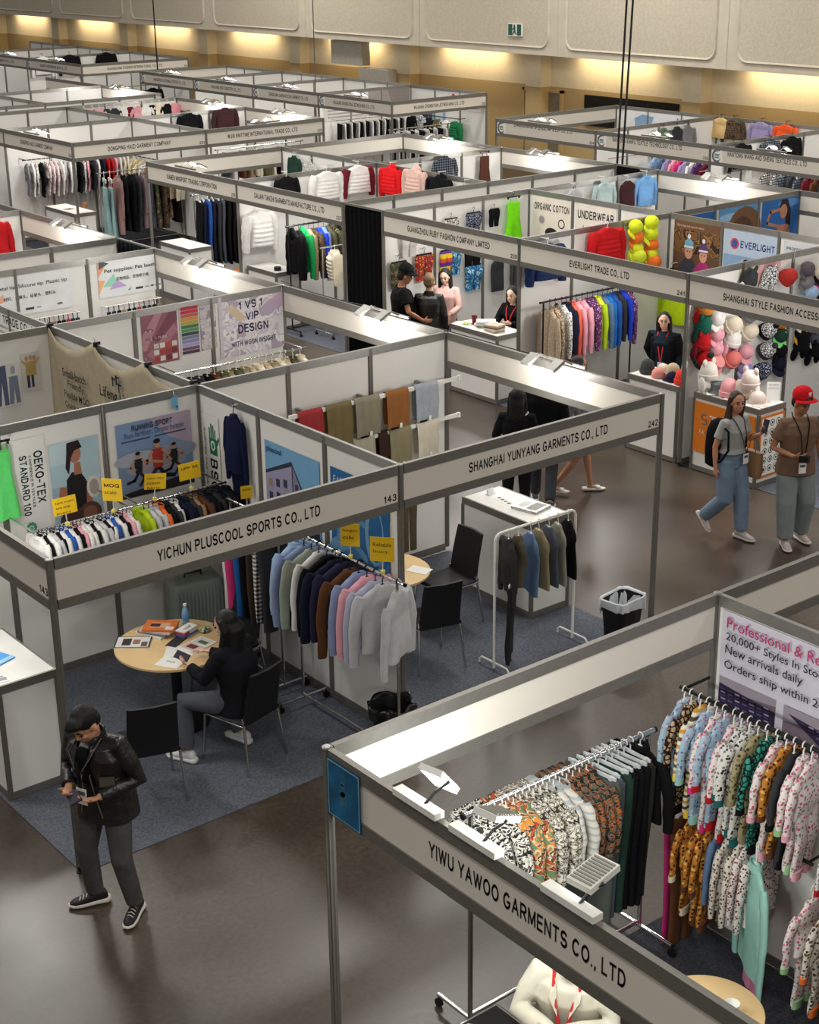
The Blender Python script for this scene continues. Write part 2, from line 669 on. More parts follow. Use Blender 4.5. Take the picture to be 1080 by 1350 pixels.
g.add([(-.034, .14, .25), (-.034, -.14, .25), (-.034, 0, .08)], [(0, 1, 2)])
g.bbox(-.036, -.031, -.15, .15, .3, .42)
g.build('arrow', mat('notice_red', (150, 70, 58), .6), hd)

for i, (y0, y1, z0, z1) in enumerate(((29.9, 31.5, 2.45, 3.15), (28.6, 30.1, 1.95, 2.4))):
    o = MB().bbox(25.3, 25.6, y0, y1, z0, z1).build('duct_box', mat('grey_sheet_metal', (165, 160, 148), .55, .2))
    tag(o, ['pale square duct box high under the concrete overhang', 'pale duct box stepped lower beneath the other duct box'][i], 'duct')

for k, (x, y, z0, z1, r, col, lab) in enumerate((
        (17.4, 11.62, 0, 11, .02, (14, 14, 14), 'black ceiling cable, left one of the close pair'),
        (17.4, 11.5, 0, 11, .02, (14, 14, 14), 'black ceiling cable, right one of the close pair'),
        (21.2, 35.15, 0, 11, .022, (14, 14, 14), 'single black cable hanging by the far cross booth'),
        (20.9, 26.2, 0, 11, .012, (70, 68, 64), 'thin grey cable hanging before the concrete wall'))):
    tag(MB().tube([(x, y, z0), (x, y - (.35 if k < 2 else 0) * (1 + .2 * k), z1)], r, 8).build('hanging_cable', mat('cable_%d' % col[0], col, .6)), lab, 'cable')


def carpet(name, x0, x1, y0, y1, lab, m=M_CARPET):
    o = MB().bbox(x0, x1, y0, y1, 0.0, 0.006).build(name, m)
    return tag(o, lab, 'carpet')


carpet('booth_carpet', 0, 6, -0.03, 2.97, 'blue grey carpet under the two fully visible front booths')
carpet('booth_carpet', 2.45, 2.97, -7, -3.06, 'dark carpet strip under the childrenswear rail and round table', M_CARPETD)
carpet('booth_carpet', 0, 6, 3.02, 9, 'carpet behind the sports booth back wall')
carpet('booth_carpet', 10.1, 16, -2.7, 9.2, 'grey carpet inside the long right-hand row of booths')
carpet('booth_carpet', 10.1, 16, 10.3, 16.2, 'grey carpet inside the winter jacket booths')
carpet('booth_carpet', 10.3, 16.3, 19.65, 25.9, 'grey carpet inside the babywear corner booth', M_CARPETD)

# ================================================================ shell-scheme booths
H, FD = 2.45, 0.374


def star(r, n=8):
    return [((r if k % 2 == 0 else r * .74) * math.cos(PI * k / n), (r if k % 2 == 0 else r * .74) * math.sin(PI * k / n)) for k in range(2 * n)]


_post = MB().prism(star(.028), H - .06, 0, .05)
POST_ME = _post.mesh('upright')
FOOT_ME = MB().lathe([(.03, 0), (.03, .01), (.022, .015), (.022, .05)], 12).mesh('levelling_foot')
CAP_ME = MB().lathe([(.029, H - .01), (.029, H), (.02, H + .004)], 12).mesh('end_cap')
for me in (POST_ME, FOOT_ME, CAP_ME):
    me.materials.append(M_ALUD)


UPR = []                      # where an upright already stands: corners share one


def taken(x, y):
    return any(abs(x - a) < .06 and abs(y - b) < .06 for a, b in UPR)


def post(x, y, lab):
    if taken(x, y):
        return None
    UPR.append((x, y))
    p = thing('booth_post', lab, 'post', (x, y, 0))
    link('upright', POST_ME, p)
    link('levelling_foot', FOOT_ME, p, M_BLACK)
    link('end_cap', CAP_ME, p, M_ALU)
    return p


PANELS = {}


def wall(ax, c, a0, a1, lab, n=None, ends=True):
    """shell-scheme wall run along one axis ('x': along x at y=c, 'y': along y at x=c)"""
    L = a1 - a0
    n = n or max(1, round(L))
    o = thing('booth_wall', lab, 'partition wall', (a0, c, 0) if ax == 'x' else (c, a0, 0), 0 if ax == 'x' else PI / 2, None, 'thing')
    s = L / n
    key = round(s, 3)
    if key not in PANELS:
        me = MB().bbox(.032, s - .032, -.005, .005, .07, H - .07).mesh('wall_panel')
        me.materials.append(M_WHITE)
        PANELS[key] = me
    for k in range(n):
        p = link('wall_panel', PANELS[key], o)
        p.location = (k * s, 0, 0)
    MB().bbox(.031, L - .031, -.016, .016, H - .078, H).build('top_rail', M_ALU, o)
    MB().bbox(.031, L - .031, -.016, .016, .02, .09).build('bottom_rail', M_ALUD, o)
    for k in range(n + 1):
        wx, wy = (a0 + k * s, c) if ax == 'x' else (c, a0 + k * s)
        if taken(wx, wy):
            continue
        UPR.append((wx, wy))
        p = link('upright', POST_ME, o)
        p.location = (k * s, 0, 0)
    return o


M_FASC = mat('fascia_board', (214, 207, 196), 0.5, 0, 0.012, 2)
M_LOGOB = mat('logo_navy', (32, 48, 66), .6)


def fascia(ax, c, a0, a1, lab, side=-1, txt=None, span=None, num=None, logo=False, zt=None):
    """name board between two posts; side: which way its lettering looks along the other axis; span: world a of the first and last letter"""
    L = a1 - a0
    o = thing('fascia_sign', lab, 'fascia sign', (a0, c, H) if ax == 'x' else (c, a0, H), 0 if ax == 'x' else PI / 2)
    MB().bbox(.031, L - .031, -.009, .009, -FD + .05, -.06).build('name_board', M_FASC, o)
    MB().bbox(.031, L - .031, -.018, .018, -.078, 0).build('top_rail', M_ALUD, o)
    MB().bbox(.031, L - .031, -.018, .018, -FD, -FD + .07).build('bottom_rail', M_ALUD, o)
    # in local space x runs along +a; local -y looks to -y for ax 'x' and to +x for ax 'y'
    if ax == 'x':
        ys, xd = (-1, 1) if side < 0 else (1, -1)
    else:
        ys, xd = (1, -1) if side < 0 else (-1, 1)
    y = ys * .0105
    if txt:
        s0, s1 = span
        text(txt, o, (s0 - a0, y, -.232 if zt is None else zt), (xd, 0, 0), abs(s1 - s0), .088, M_INK, 'lettering', bold=.012)
    if num:
        u = (L - .17 if xd > 0 else .17)
        text(num, o, (u, y, -.287), (xd, 0, 0), .125, .058, M_INK, 'booth_number', bold=.015)
    if logo:
        u = (.18 if xd > 0 else L - .18)
        g = MB()
        g.bbox(u - .13, u + .13, y - .001, y + .001, -.355, -.03, 1)
        for a, b2, r0, r1 in ((60, 300, .105, .125), (80, 330, .085, .1)):
            q = [math.radians(a + (b2 - a) * k / 14) for k in range(15)]
            vs = [(u + xd * r1 * math.cos(t), y * 1.25, -.19 + r1 * math.sin(t)) for t in q] + [(u + xd * r0 * math.cos(t), y * 1.25, -.19 + r0 * math.sin(t)) for t in q]
            g.add(vs, [(i, i + 1, 16 + i, 15 + i) for i in range(14)], 0)
        for dz in (.03, 0, -.03):
            g.bbox(u - .05, u + .06, y * 1.25 - .0005, y * 1.25 + .0005, -.19 + dz - .009, -.19 + dz + .009, 2)
        g.build('show_logo', [M_LOGOB, M_PAPER, mat('logo_teal', (72, 108, 112), .6)], o)
    return o


# ---- lamps on the fascias: arm, housing and a glowing LED face, with the light they give
M_LED = mat('led_face', (255, 252, 240), .4, 0, 0, emit=9.0)


def arm_lamp(x, y, dx, dy, lab, power=42, drop=0.0, n=2, along=None, spread=.34):
    """clip-on floodlights on a fascia top at x,y, reaching dx,dy into the booth"""
    a = along or (-dy, dx)
    ln = math.hypot(*a)
    a = (a[0] / ln, a[1] / ln)
    o = thing('clip_floodlight', lab, 'lamp', (x, y, H - drop))
    MB().tube([(-a[0] * spread * n / 2, -a[1] * spread * n / 2, .03), (a[0] * spread * n / 2, a[1] * spread * n / 2, .03)], .018, 6).build('light_bar', M_ALUD, o)
    for k in range(n):
        u = (k - (n - 1) / 2) * spread
        bx, by = a[0] * u, a[1] * u
        hx, hy = bx + dx * .24, by + dy * .24
        MB().tube([(bx, by, .03), (bx + dx * .12, by + dy * .12, .09), (hx, hy, .06)], .012, 6).build('arm', M_ALUD, o)
        g = MB()
        ang = math.atan2(dy, dx)
        tl = Matrix.Rotation(ang, 3, 'Z') @ Matrix.Rotation(math.radians(28), 3, 'Y')
        g.box((hx, hy, .06), (.16, .11, .03), 0, 0, tl)
        hb = g.build('lamp_head', M_ALU, o)
        fc = tl @ Vector((0, 0, -.0165))
        MB().box((hx + fc.x, hy + fc.y, .06 + fc.z), (.14, .09, .002), 0, 0, tl).build('led_face', M_LED, hb)
    d = bpy.data.lights.new('flood', 'POINT')
    d.energy, d.color, d.shadow_soft_size = power, (1.0, .985, .95), .09
    lo = bpy.data.objects.new('flood', d)
    lo.location = (dx * .34, dy * .34, -.05)
    COL.objects.link(lo)
    lo.parent = o
    return o


# ---- block around the sports booth and the linen booth (x 0..6, y 0..9)
fascia('x', 0, 0, 3, 'long fascia lettered YICHUN PLUSCOOL SPORTS CO., LTD with number 143', -1, 'YICHUN PLUSCOOL SPORTS CO., LTD', (.81, 2.22), '143')
fascia('x', 0, 3, 6, 'long fascia lettered SHANGHAI YUNYANG GARMENTS CO., LTD with number 242', -1, 'SHANGHAI YUNYANG GARMENTS CO., LTD', (3.71, 5.31), '242')
fascia('y', 0, 0, 3, 'blank side fascia of the sports booth, number 143 at its post', -1, None, None, '143')
fascia('y', 6, 0, 3, 'white side fascia closing the SHANGHAI YUNYANG booth towards the aisle', 1)
fascia('y', 6, 3, 6, 'lamp-lit fascia seen from inside, beside the 1 VS 1 VIP poster', 1)
fascia('y', 6, 6, 9, 'fascia seen from inside, beside the pet supplies poster', 1)
for x, y, lab in ((0, 0, 'grooved corner post of the sports booth behind the man in leather'), (3, 0, 'front post between the YICHUN and YUNYANG fascias'),
                  (6, 0, 'corner post at booth number 242'), (6, 6, 'post at the outer end of the 1 VS 1 VIP wall'), (6, 9, 'post at the outer end of the pet supplies wall')):
    post(x, y, lab)
wall('x', 3, 0, 3, 'back wall of the sports booth carrying the runner posters')
wall('x', 3, 3, 6, 'white back wall with trouser bars and folded trousers')
wall('y', 3, 0, 3, 'side wall of the sports booth with factory poster and tracksuit')
wall('y', 3, 3, 6, 'wall draped with beige linen cloth')
wall('x', 6, 0, 3, 'white wall behind the linen booth with small outfit photographs')
wall('x', 6, 3, 6, 'white wall carrying the 1 VS 1 VIP DESIGN poster')
wall('y', 3, 6, 9, 'wall with the INDUSTRY TRADE banner at the picture edge')
wall('x', 9, 0, 6, 'white wall carrying the pet supplies and metal tip posters')

# ---- block behind it (x 0..6, y 10..16)
wall('x', 10, 0, 6, 'shaded outer wall seen from behind, past the pet supplies wall')
wall('x', 13, 0, 6, 'white wall with the red coat at the picture edge')
fascia('y', 6, 10, 13, 'lamp-lit fascia seen from inside, in front of the babywear corner', 1)
fascia('y', 6, 13, 16, 'fascia seen from inside beyond the red coat wall', 1)
for x, y, lab in ((6, 10, 'post at the shaded wall end by the black curtain strip'), (6, 13, 'post at the end of the red coat wall')):
    post(x, y, lab)

# ---- long right-hand row (front x 10.03)
FX = 10.03
fascia('y', FX, 13.25, 16.25, 'fascia lettered XIAMEN WINSPORT TRADING CORPORATION', -1, 'XIAMEN WINSPORT TRADING CORPORATION', (15.55, 13.88), '235')
fascia('y', FX, 10.25, 13.25, 'fascia lettered DALIAN TIANZHI GARMENTS MANUFACTURE CO., LTD', -1, 'DALIAN TIANZHI GARMENTS MANUFACTURE CO., LTD', (12.71, 10.74), '237')
fascia('y', FX, 6.25, 9.25, 'fascia lettered GUANGZHOU RUBY FASHION COMPANY LIMITED', -1, 'GUANGZHOU RUBY FASHION COMPANY LIMITED', (8.66, 6.85), '239')
fascia('y', FX, 3.25, 6.25, 'fascia lettered EVERLIGHT TRADE CO., LTD with number 241', -1, 'EVERLIGHT TRADE CO,. LTD', (5.28, 4.22), '241')
fascia('y', FX, .25, 3.25, 'fascia lettered SHANGHAI STYLE FASHION ACCESSORIES CO., LTD', -1, 'SHANGHAI STYLE FASHION ACCESSORIES CO., LTD', (2.7, .75), '243')
for y, lab in ((16.25, 'corner post of the XIAMEN booth'), (13.25, 'post between the XIAMEN and DALIAN fascias'), (10.25, 'post on the far edge of the black curtain'),
               (9.25, 'post on the near edge of the black curtain'), (6.25, 'post between booths 239 and 241'), (3.25, 'post between booth 241 and the hat booth'), (.25, 'post at the near end of the hat booth')):
    post(FX, y, lab)
fascia('x', 16.25, FX, 13, 'end fascia of the XIAMEN booth seen from inside', 1)
fascia('x', 16.25, 13, 16, 'end fascia seen from inside, below the three bright glare lamps', 1)
fascia('y', 16, 13.25, 16.25, 'rear fascia below the JETWEAVING corner', 1)
fascia('y', 16, 10.25, 13.25, 'rear fascia behind the brown dress wall, with glaring lamps', 1)
fascia('y', 16, 6.25, 9.25, 'rear fascia behind the swimwear posters, with two glaring lamps', 1)
fascia('y', 16, 3.25, 6.25, 'rear fascia beside the beach posters at the picture edge', 1)
for x, y, lab in ((13, 16.25, 'post midway along the XIAMEN end fascia'), (16, 16.25, 'rear corner post under the green jacket booth'), (16, 13.25, 'rear post beside the brown strap dress'),
                  (16, 10.25, 'rear post where the ceiling cables drop'), (16, 9.25, 'rear post beside the blue shirt wall'), (16, 6.25, 'rear post at the beach poster edge')):
    post(x, y, lab)
wall('x', 13.25, FX, 13, 'white wall with the white puffer jackets')
wall('x', 13.25, 13, 16, 'white wall with the plaid shirt and brown strap dress')
wall('y', 13, 13.25, 16.25, 'wall with patterned tops above the XIAMEN booth')
wall('y', 13, 10.25, 13.25, 'wall carrying the red and pink padded jackets')
wall('x', 10.25, FX, 13, 'outer wall seen from behind, right of the black curtain')
wall('x', 10.25, 13, 16, 'outer wall seen from behind, further along past the green dress')
wall('x', 9.25, FX, 13, 'white wall with shorts and the neon green dress')
wall('x', 9.25, 13, 16, 'white wall with the blue shirt on a hanger')
wall('y', 13, 6.25, 9.25, 'wall carrying the ORGANIC COTTON and UNDERWEAR posters')
wall('x', 6.25, FX, 13, 'wall with the red jacket and hi-vis caps')
wall('x', 6.25, 13, 16, 'wall carrying the two blue beach posters')
wall('y', 13, 3.25, 6.25, 'wall carrying the EVERLIGHT and children posters')
wall('x', 3.25, FX, 13, 'white wall hung all over with hats and beanies')
wall('y', 13, .25, 3.25, 'back wall of the hat booth')

# ---- babywear corner (x 10.25..16.4, y 19.6 on)
fascia('x', 19.6, 10.25, 13.35, 'long fascia lettered DONGPING HAIZI GARMENT COMPANY', -1, 'DONGPING HAIZI GARMENT COMPANY', (11.03, 12.49), '231')
fascia('x', 19.6, 13.35, 16.4, 'fascia lettered WUXI KNITTIME INTERNATIONAL TRADE CO., LTD', -1, 'WUXI KNITTIME INTERNATIONAL TRADE CO., LTD', (13.88, 15.69), '230')
fascia('y', 10.25, 19.6, 22.75, 'side fascia lettered DONGPING HAIZI GARMENT COMPANY', -1, 'DONGPING HAIZI GARMENT COMPANY', (21.95, 20.45), '231')
fascia('y', 10.25, 22.75, 25.9, 'side fascia at the picture edge beyond the babywear booth', -1)
fascia('y', 16.4, 19.6, 22.75, 'lamp-lit rear fascia right of the brown coat', 1)
fascia('y', 16.4, 22.75, 25.9, 'lamp-lit rear fascia right of the pink bear suits', 1)
for x, y, lab in ((10.25, 19.6, 'corner post of the babywear booth'), (13.35, 19.6, 'post between the DONGPING and WUXI fascias'), (16.4, 19.6, 'post at the outer end of the WUXI fascia'),
                  (10.25, 22.75, 'post on the side of the babywear booth'), (16.4, 22.75, 'post behind the brown coat wall')):
    post(x, y, lab)
wall('x', 22.75, 10.25, 13.35, 'tall white wall above the babywear rails')
wall('x', 22.75, 13.35, 16.4, 'white wall with the black coat and the brown coat')
wall('y', 13.35, 19.6, 22.75, 'white wall between the DONGPING and WUXI booths')
wall('x', 25.9, 10.25, 13.35, 'far white wall two booths behind the babywear rails')
wall('x', 25.9, 13.35, 16.4, 'white wall with the row of bear suits')
wall('y', 13.35, 22.75, 25.9, 'far wall carrying the small portrait print')
wall('x', 27, 10.25, 16.4, 'far plain wall behind the bear suit wall')
wall('y', 13.35, 27, 33.6, 'long plain wall far back among the lamps')
wall('x', 30.2, 10.25, 16.6, 'plain cross wall far back below the glaring lamps')
fascia('y', 16.6, 27, 30.2, 'far fascia seen from inside under the glaring lamps', 1)
fascia('y', 16.6, 30.2, 33.6, 'farthest fascia seen from inside, left of the glaring lamps', 1)

# ---- row before the concrete wall, right part (front x 19.1)
for k, (y1, t, s, num, lab) in enumerate(((16.85, 'ZHANGJIAGANG SPLENDID IMP & EXP CO., LTD', (16.28, 14.48), '334', 'fascia lettered ZHANGJIAGANG SPLENDID IMP & EXP CO., LTD'),
                                          (13.8, 'NANTONG SANFU TEXTILE TECHNOLOGY CO., LTD', (13.32, 11.46), '336', 'fascia lettered NANTONG SANFU TEXTILE TECHNOLOGY CO., LTD'),
                                          (10.75, 'NANTONG WANG AND SHENG TEXTILES CO., LTD', (10.32, 8.49), '338', 'fascia lettered NANTONG WANG AND SHENG TEXTILES CO., LTD'))):
    fascia('y', 19.1, y1 - 3.05, y1, lab, -1, t, s, num, True, -.175 if k else -.13)
    post(19.1, y1, ['front corner post of the ZHANGJIAGANG booth', 'front post between ZHANGJIAGANG and SANFU fascias', 'front post between SANFU and WANG AND SHENG fascias'][k])
fascia('y', 19.1, 4.65, 7.7, 'fascia past the WANG AND SHENG booth at the picture edge', -1)
fascia('x', 16.85, 19.1, 22.85, 'end fascia of the ZHANGJIAGANG booth seen from inside', 1)
post(22.85, 16.85, 'rear corner post of the ZHANGJIAGANG booth')
wall('x', 13.8, 19.1, 22.85, 'wall with the green and grey tops')
wall('x', 10.75, 19.1, 22.85, 'wall with the black jackets on hangers')
wall('y', 22.85, 13.8, 16.85, 'back wall with small blue prints')
wall('y', 22.85, 10.75, 13.8, 'back wall with the beige sweatshirt and camouflage jacket')
wall('y', 22.85, 7.7, 10.75, 'back wall at the picture edge behind the black jackets')

# ---- row before the concrete wall, left part (front x 19.6)
for k, (y0, t, s, lab) in enumerate(((21.2, 'WUJIANG ZHONGTIAN JETWEAVING CO., LTD', (23.59, 21.89), 'fascia lettered WUJIANG ZHONGTIAN JETWEAVING CO., LTD on the front side'),
                                     (24.25, 'DONGGUAN JIARUN FOCUS GARMENT CO., LTD', (26.5, 24.7), 'logo fascia next left of the JETWEAVING front fascia'),
                                     (27.3, 'SHAOXING BEST INDUSTRY CO., LTD', (29.4, 27.9), 'logo fascia third from the JETWEAVING corner'),
                                     (30.35, 'HANGZHOU CLOTHING & TEXTILE CO., LTD', (32.6, 30.8), 'logo fascia at the far end of the JETWEAVING row'))):
    fascia('y', 19.6, y0, y0 + 3.05, lab, -1, t, s, None, True)
    post(19.6, y0, ['corner post of the JETWEAVING booth', 'post at the far end of the JETWEAVING front fascia', 'post between the second and third logo fascias', 'post between the third and last logo fascias'][k])
post(19.6, 33.4, 'far end post of the JETWEAVING row')
fascia('x', 21.2, 19.6, 22.65, 'end fascia lettered WUJIANG ZHONGTIAN JETWEAVING CO., LTD', -1, 'WUJIANG ZHONGTIAN JETWEAVING CO., LTD', (20.27, 21.9), '332')
post(22.65, 21.2, 'post at the wall end of the JETWEAVING end fascia')
fascia('x', 33.4, 19.6, 22.65, 'far end fascia of the JETWEAVING row seen from inside', 1)
for y, lab in ((24.25, 'white wall behind the JETWEAVING sample rails'), (27.3, 'white cross wall with the hanger row in the logo booths'), (30.35, 'far white cross wall in the logo booths')):
    wall('x', y, 19.6, 22.65, lab)
for y, lab in ((21.2, 'back wall with the ZHONG TIAN banner'), (24.25, 'back wall with the blue print and price banner'), (27.3, 'back wall with the beige portrait print'), (30.35, 'plain back wall at the far end of the logo booths')):
    wall('y', 22.65, y, y + 3.05, lab)

# ---- farthest block
fascia('x', 36.95, 19.5, 23.4, 'farthest cross fascia with a line of small lettering', -1, 'GUANGDONG FASHION INTERNATIONAL CO., LTD', (20.4, 22.4), '330')
for k in range(3):
    y0 = 36.95 + 3.9 * k
    fascia('y', 19.5, y0, y0 + 3.9, ['farthest logo fascia next to the cross fascia', 'farthest logo fascia, second from the cross fascia', 'farthest logo fascia at the picture edge'][k], -1,
           ['SUZHOU EVERGREEN IMP & EXP CO., LTD', 'ANHUI GARMENTS CO., LTD', None][k], (y0 + 2.9, y0 + 1.0), None, True)
    post(19.5, y0, ['corner post of the farthest block', 'front post of the farthest block, second', 'front post of the farthest block, third'][k])
    wall('y', 23.4, y0, y0 + 3.9, ['farthest back wall next to the cross fascia', 'farthest back wall, second along', 'farthest back wall at the picture edge'][k])
wall('x', 40.85, 19.5, 23.4, 'farthest cross wall with black tops')
wall('x', 44.75, 19.5, 23.4, 'cross wall at the very back by the picture edge')

# ---- near right booth (front x -0.05)
fascia('y', -.05, -6.9, -3.24, 'nearest fascia lettered YIWU YAWOO GARMENTS CO., LTD', -1, 'YIWU YAWOO GARMENTS CO., LTD', (-4.07, -5.36), None)
fascia('x', -3.24, -.05, 2.98, 'nearest cross fascia, its bright inner face towards the camera', 1)
fascia('x', -3.24, 2.98, 6, 'cross fascia past the banner post at the picture edge', 1)
post(-.05, -3.24, 'nearest corner post with the blue notice')
post(2.98, -3.24, 'post at the top of the Professional and Reliable banner')
wall('y', 2.98, -6.2, -3.24, 'wall carrying the Professional and Reliable banner', 3)
_n = thing('corner_notice', 'blue printed notice on the nearest fascia corner', 'notice', (-.05, -3.4, 2.25))
g = MB()
g.bbox(-.024, -.02, -.145, .135, -.17, .165, 0)
g.bbox(-.025, -.024, -.138, .128, -.163, .158, 1)
g.bbox(-.026, -.025, -.131, .121, -.156, .151, 2)
for (y, z, r) in ((0, .07, .018), (.005, .02, .03), (-.005, -.03, .036)):
    g.add([(-.0265, y + r * math.cos(2 * PI * k / 12), z + 1.3 * r * math.sin(2 * PI * k / 12)) for k in range(12)], [tuple(range(12))], 3)
g.build('printed_sheet', [mat('notice_navy', (20, 66, 96), .4), mat('notice_pale', (120, 170, 190), .4), mat('notice_blue', (24, 92, 132), .35, 0, .35, 9), mat('notice_green', (44, 100, 122), .4, 0, .3, 30)], _n)

# ---- clip-on floodlights
for x, y, dx, dy, lab, pw in ((6, 3.95, -1, 0, 'pair of clip lamps right of the 1 VS 1 VIP poster', 34), (6, 1.3, -1, 0, 'pair of clip lamps above the YUNYANG booth', 34),
                              (6, 7.6, -1, 0, 'pair of clip lamps on the fascia by the pet supplies poster', 30), (6, 11.2, -1, 0, 'pair of clip lamps in front of the babywear corner', 34),
                              (16, 12, -1, 0, 'glaring clip lamps behind the brown dress', 45), (16, 7.8, -1, 0, 'glaring clip lamps above the beach posters', 45),
                              (16, 15, -1, 0, 'glaring clip lamps under the green jackets', 45), (16.4, 21, -1, 0, 'glaring clip lamps right of the brown coat', 45),
                              (16.4, 24, -1, 0, 'glaring clip lamps beside the bear suits', 45), (16.6, 29, -1, 0, 'glaring clip lamps far back', 55),
                              (FX, 14.9, 1, 0, 'clip lamps on the XIAMEN fascia', 34), (FX, 11.8, 1, 0, 'clip lamps on the DALIAN fascia', 34),
                              (FX, 7.8, 1, 0, 'clip lamps on the GUANGZHOU fascia', 40), (FX, 4.9, 1, 0, 'clip lamps on the EVERLIGHT fascia', 36),
                              (FX, 1.9, 1, 0, 'clip lamps on the hat booth fascia', 60), (10.25, 21.4, 1, 0, 'clip lamps on the side fascia of the babywear booth', 45),
                              (14.9, 19.6, 0, 1, 'clip lamps on the WUXI fascia', 40), (19.1, 15.5, 1, 0, 'clip lamps on the ZHANGJIAGANG fascia', 36),
                              (19.1, 12.2, 1, 0, 'clip lamps on the SANFU fascia', 40), (19.1, 9.3, 1, 0, 'clip lamps on the WANG AND SHENG fascia', 40),
                              (19.6, 22.8, 1, 0, 'clip lamps on the JETWEAVING fascia', 45), (19.6, 25.8, 1, 0, 'clip lamps on the logo fascia next to JETWEAVING', 40),
                              (19.6, 28.8, 1, 0, 'clip lamps on the third logo fascia', 40), (19.6, 31.8, 1, 0, 'clip lamps on the last logo fascia', 40),
                              (19.5, 38.9, 1, 0, 'clip lamps in the farthest block by the cross fascia', 50), (19.5, 42.5, 1, 0, 'clip lamps in the farthest block at the picture edge', 50),
                              (0, 1.9, 1, 0, 'clip lamps on the side fascia of the sports booth', 30)):
    low = (x == FX and y < 13) or (x == 0) or (x == 3)
    arm_lamp(x + (.02 * dx if low else 0), y, dx, dy, lab, pw * (.8 if x < 16 else .62), .33 if low else 0.0)


def yiwu_lamp(y, tilt, lab, tw=0.0):
    o = thing('led_floodlight', lab, 'lamp', (-.05, y, H))
    MB().bbox(-.03, .03, -.16, .16, .0, .035).build('clamp', M_WPLAST, o)
    tl = Matrix.Rotation(tw, 3, 'Z') @ Matrix.Rotation(math.radians(tilt), 3, 'Y')
    c = Vector((.13, 0, .10))
    MB().box(c, (.20, .135, .032), 0, 0, tl).build('housing', M_WPLAST, o)
    g = MB()
    for k in range(9):
        p = c + tl @ Vector((-.08 + .02 * k, 0, .019))
        g.box(p, (.009, .115, .008), 0, 0, tl)
    g.build('cooling_fins', mat('grey_fin', (150, 148, 140), .5, .3), o)
    p = c + tl @ Vector((0, 0, -.017))
    MB().box(p, (.17, .11, .002), 0, 0, tl).build('led_face', M_LED, o)
    MB().tube([(.0, -.05, .03), (.06, -.05, .07), tuple(c + tl @ Vector((-.02, -.075, 0)))], .008, 6).build('bracket', M_BLACK, o)
    d = bpy.data.lights.new('flood', 'SPOT')
    d.energy, d.color, d.spot_size, d.spot_blend, d.shadow_soft_size = 52, (.96, 1.0, .97), 2.7, .6, .1
    lo = bpy.data.objects.new('flood', d)
    lo.location = (.16, 0, -.02)
    lo.rotation_euler = (Vector((1.9, -3.24, 2.15)) - Vector((.11, y, 2.43))).to_track_quat('-Z', 'Y').to_euler()
    COL.objects.link(lo)
    lo.parent = o
    return o


yiwu_lamp(-3.98, 50, 'white floodlight on the nearest fascia, tipped steeply, topmost of three', .2)
yiwu_lamp(-4.4, 25, 'white floodlight on the nearest fascia, middle of three', .15)
yiwu_lamp(-5.02, -8, 'white floodlight on the nearest fascia, lowest of three, lying flat', .1)

# ================================================================ posters, banners and prints on the booth walls
def C(r, g, b):
    return mat('ink_%d_%d_%d' % (r, g, b), (r, g, b), .55, 0, .05, 6)


SKIN = (188, 140, 112)


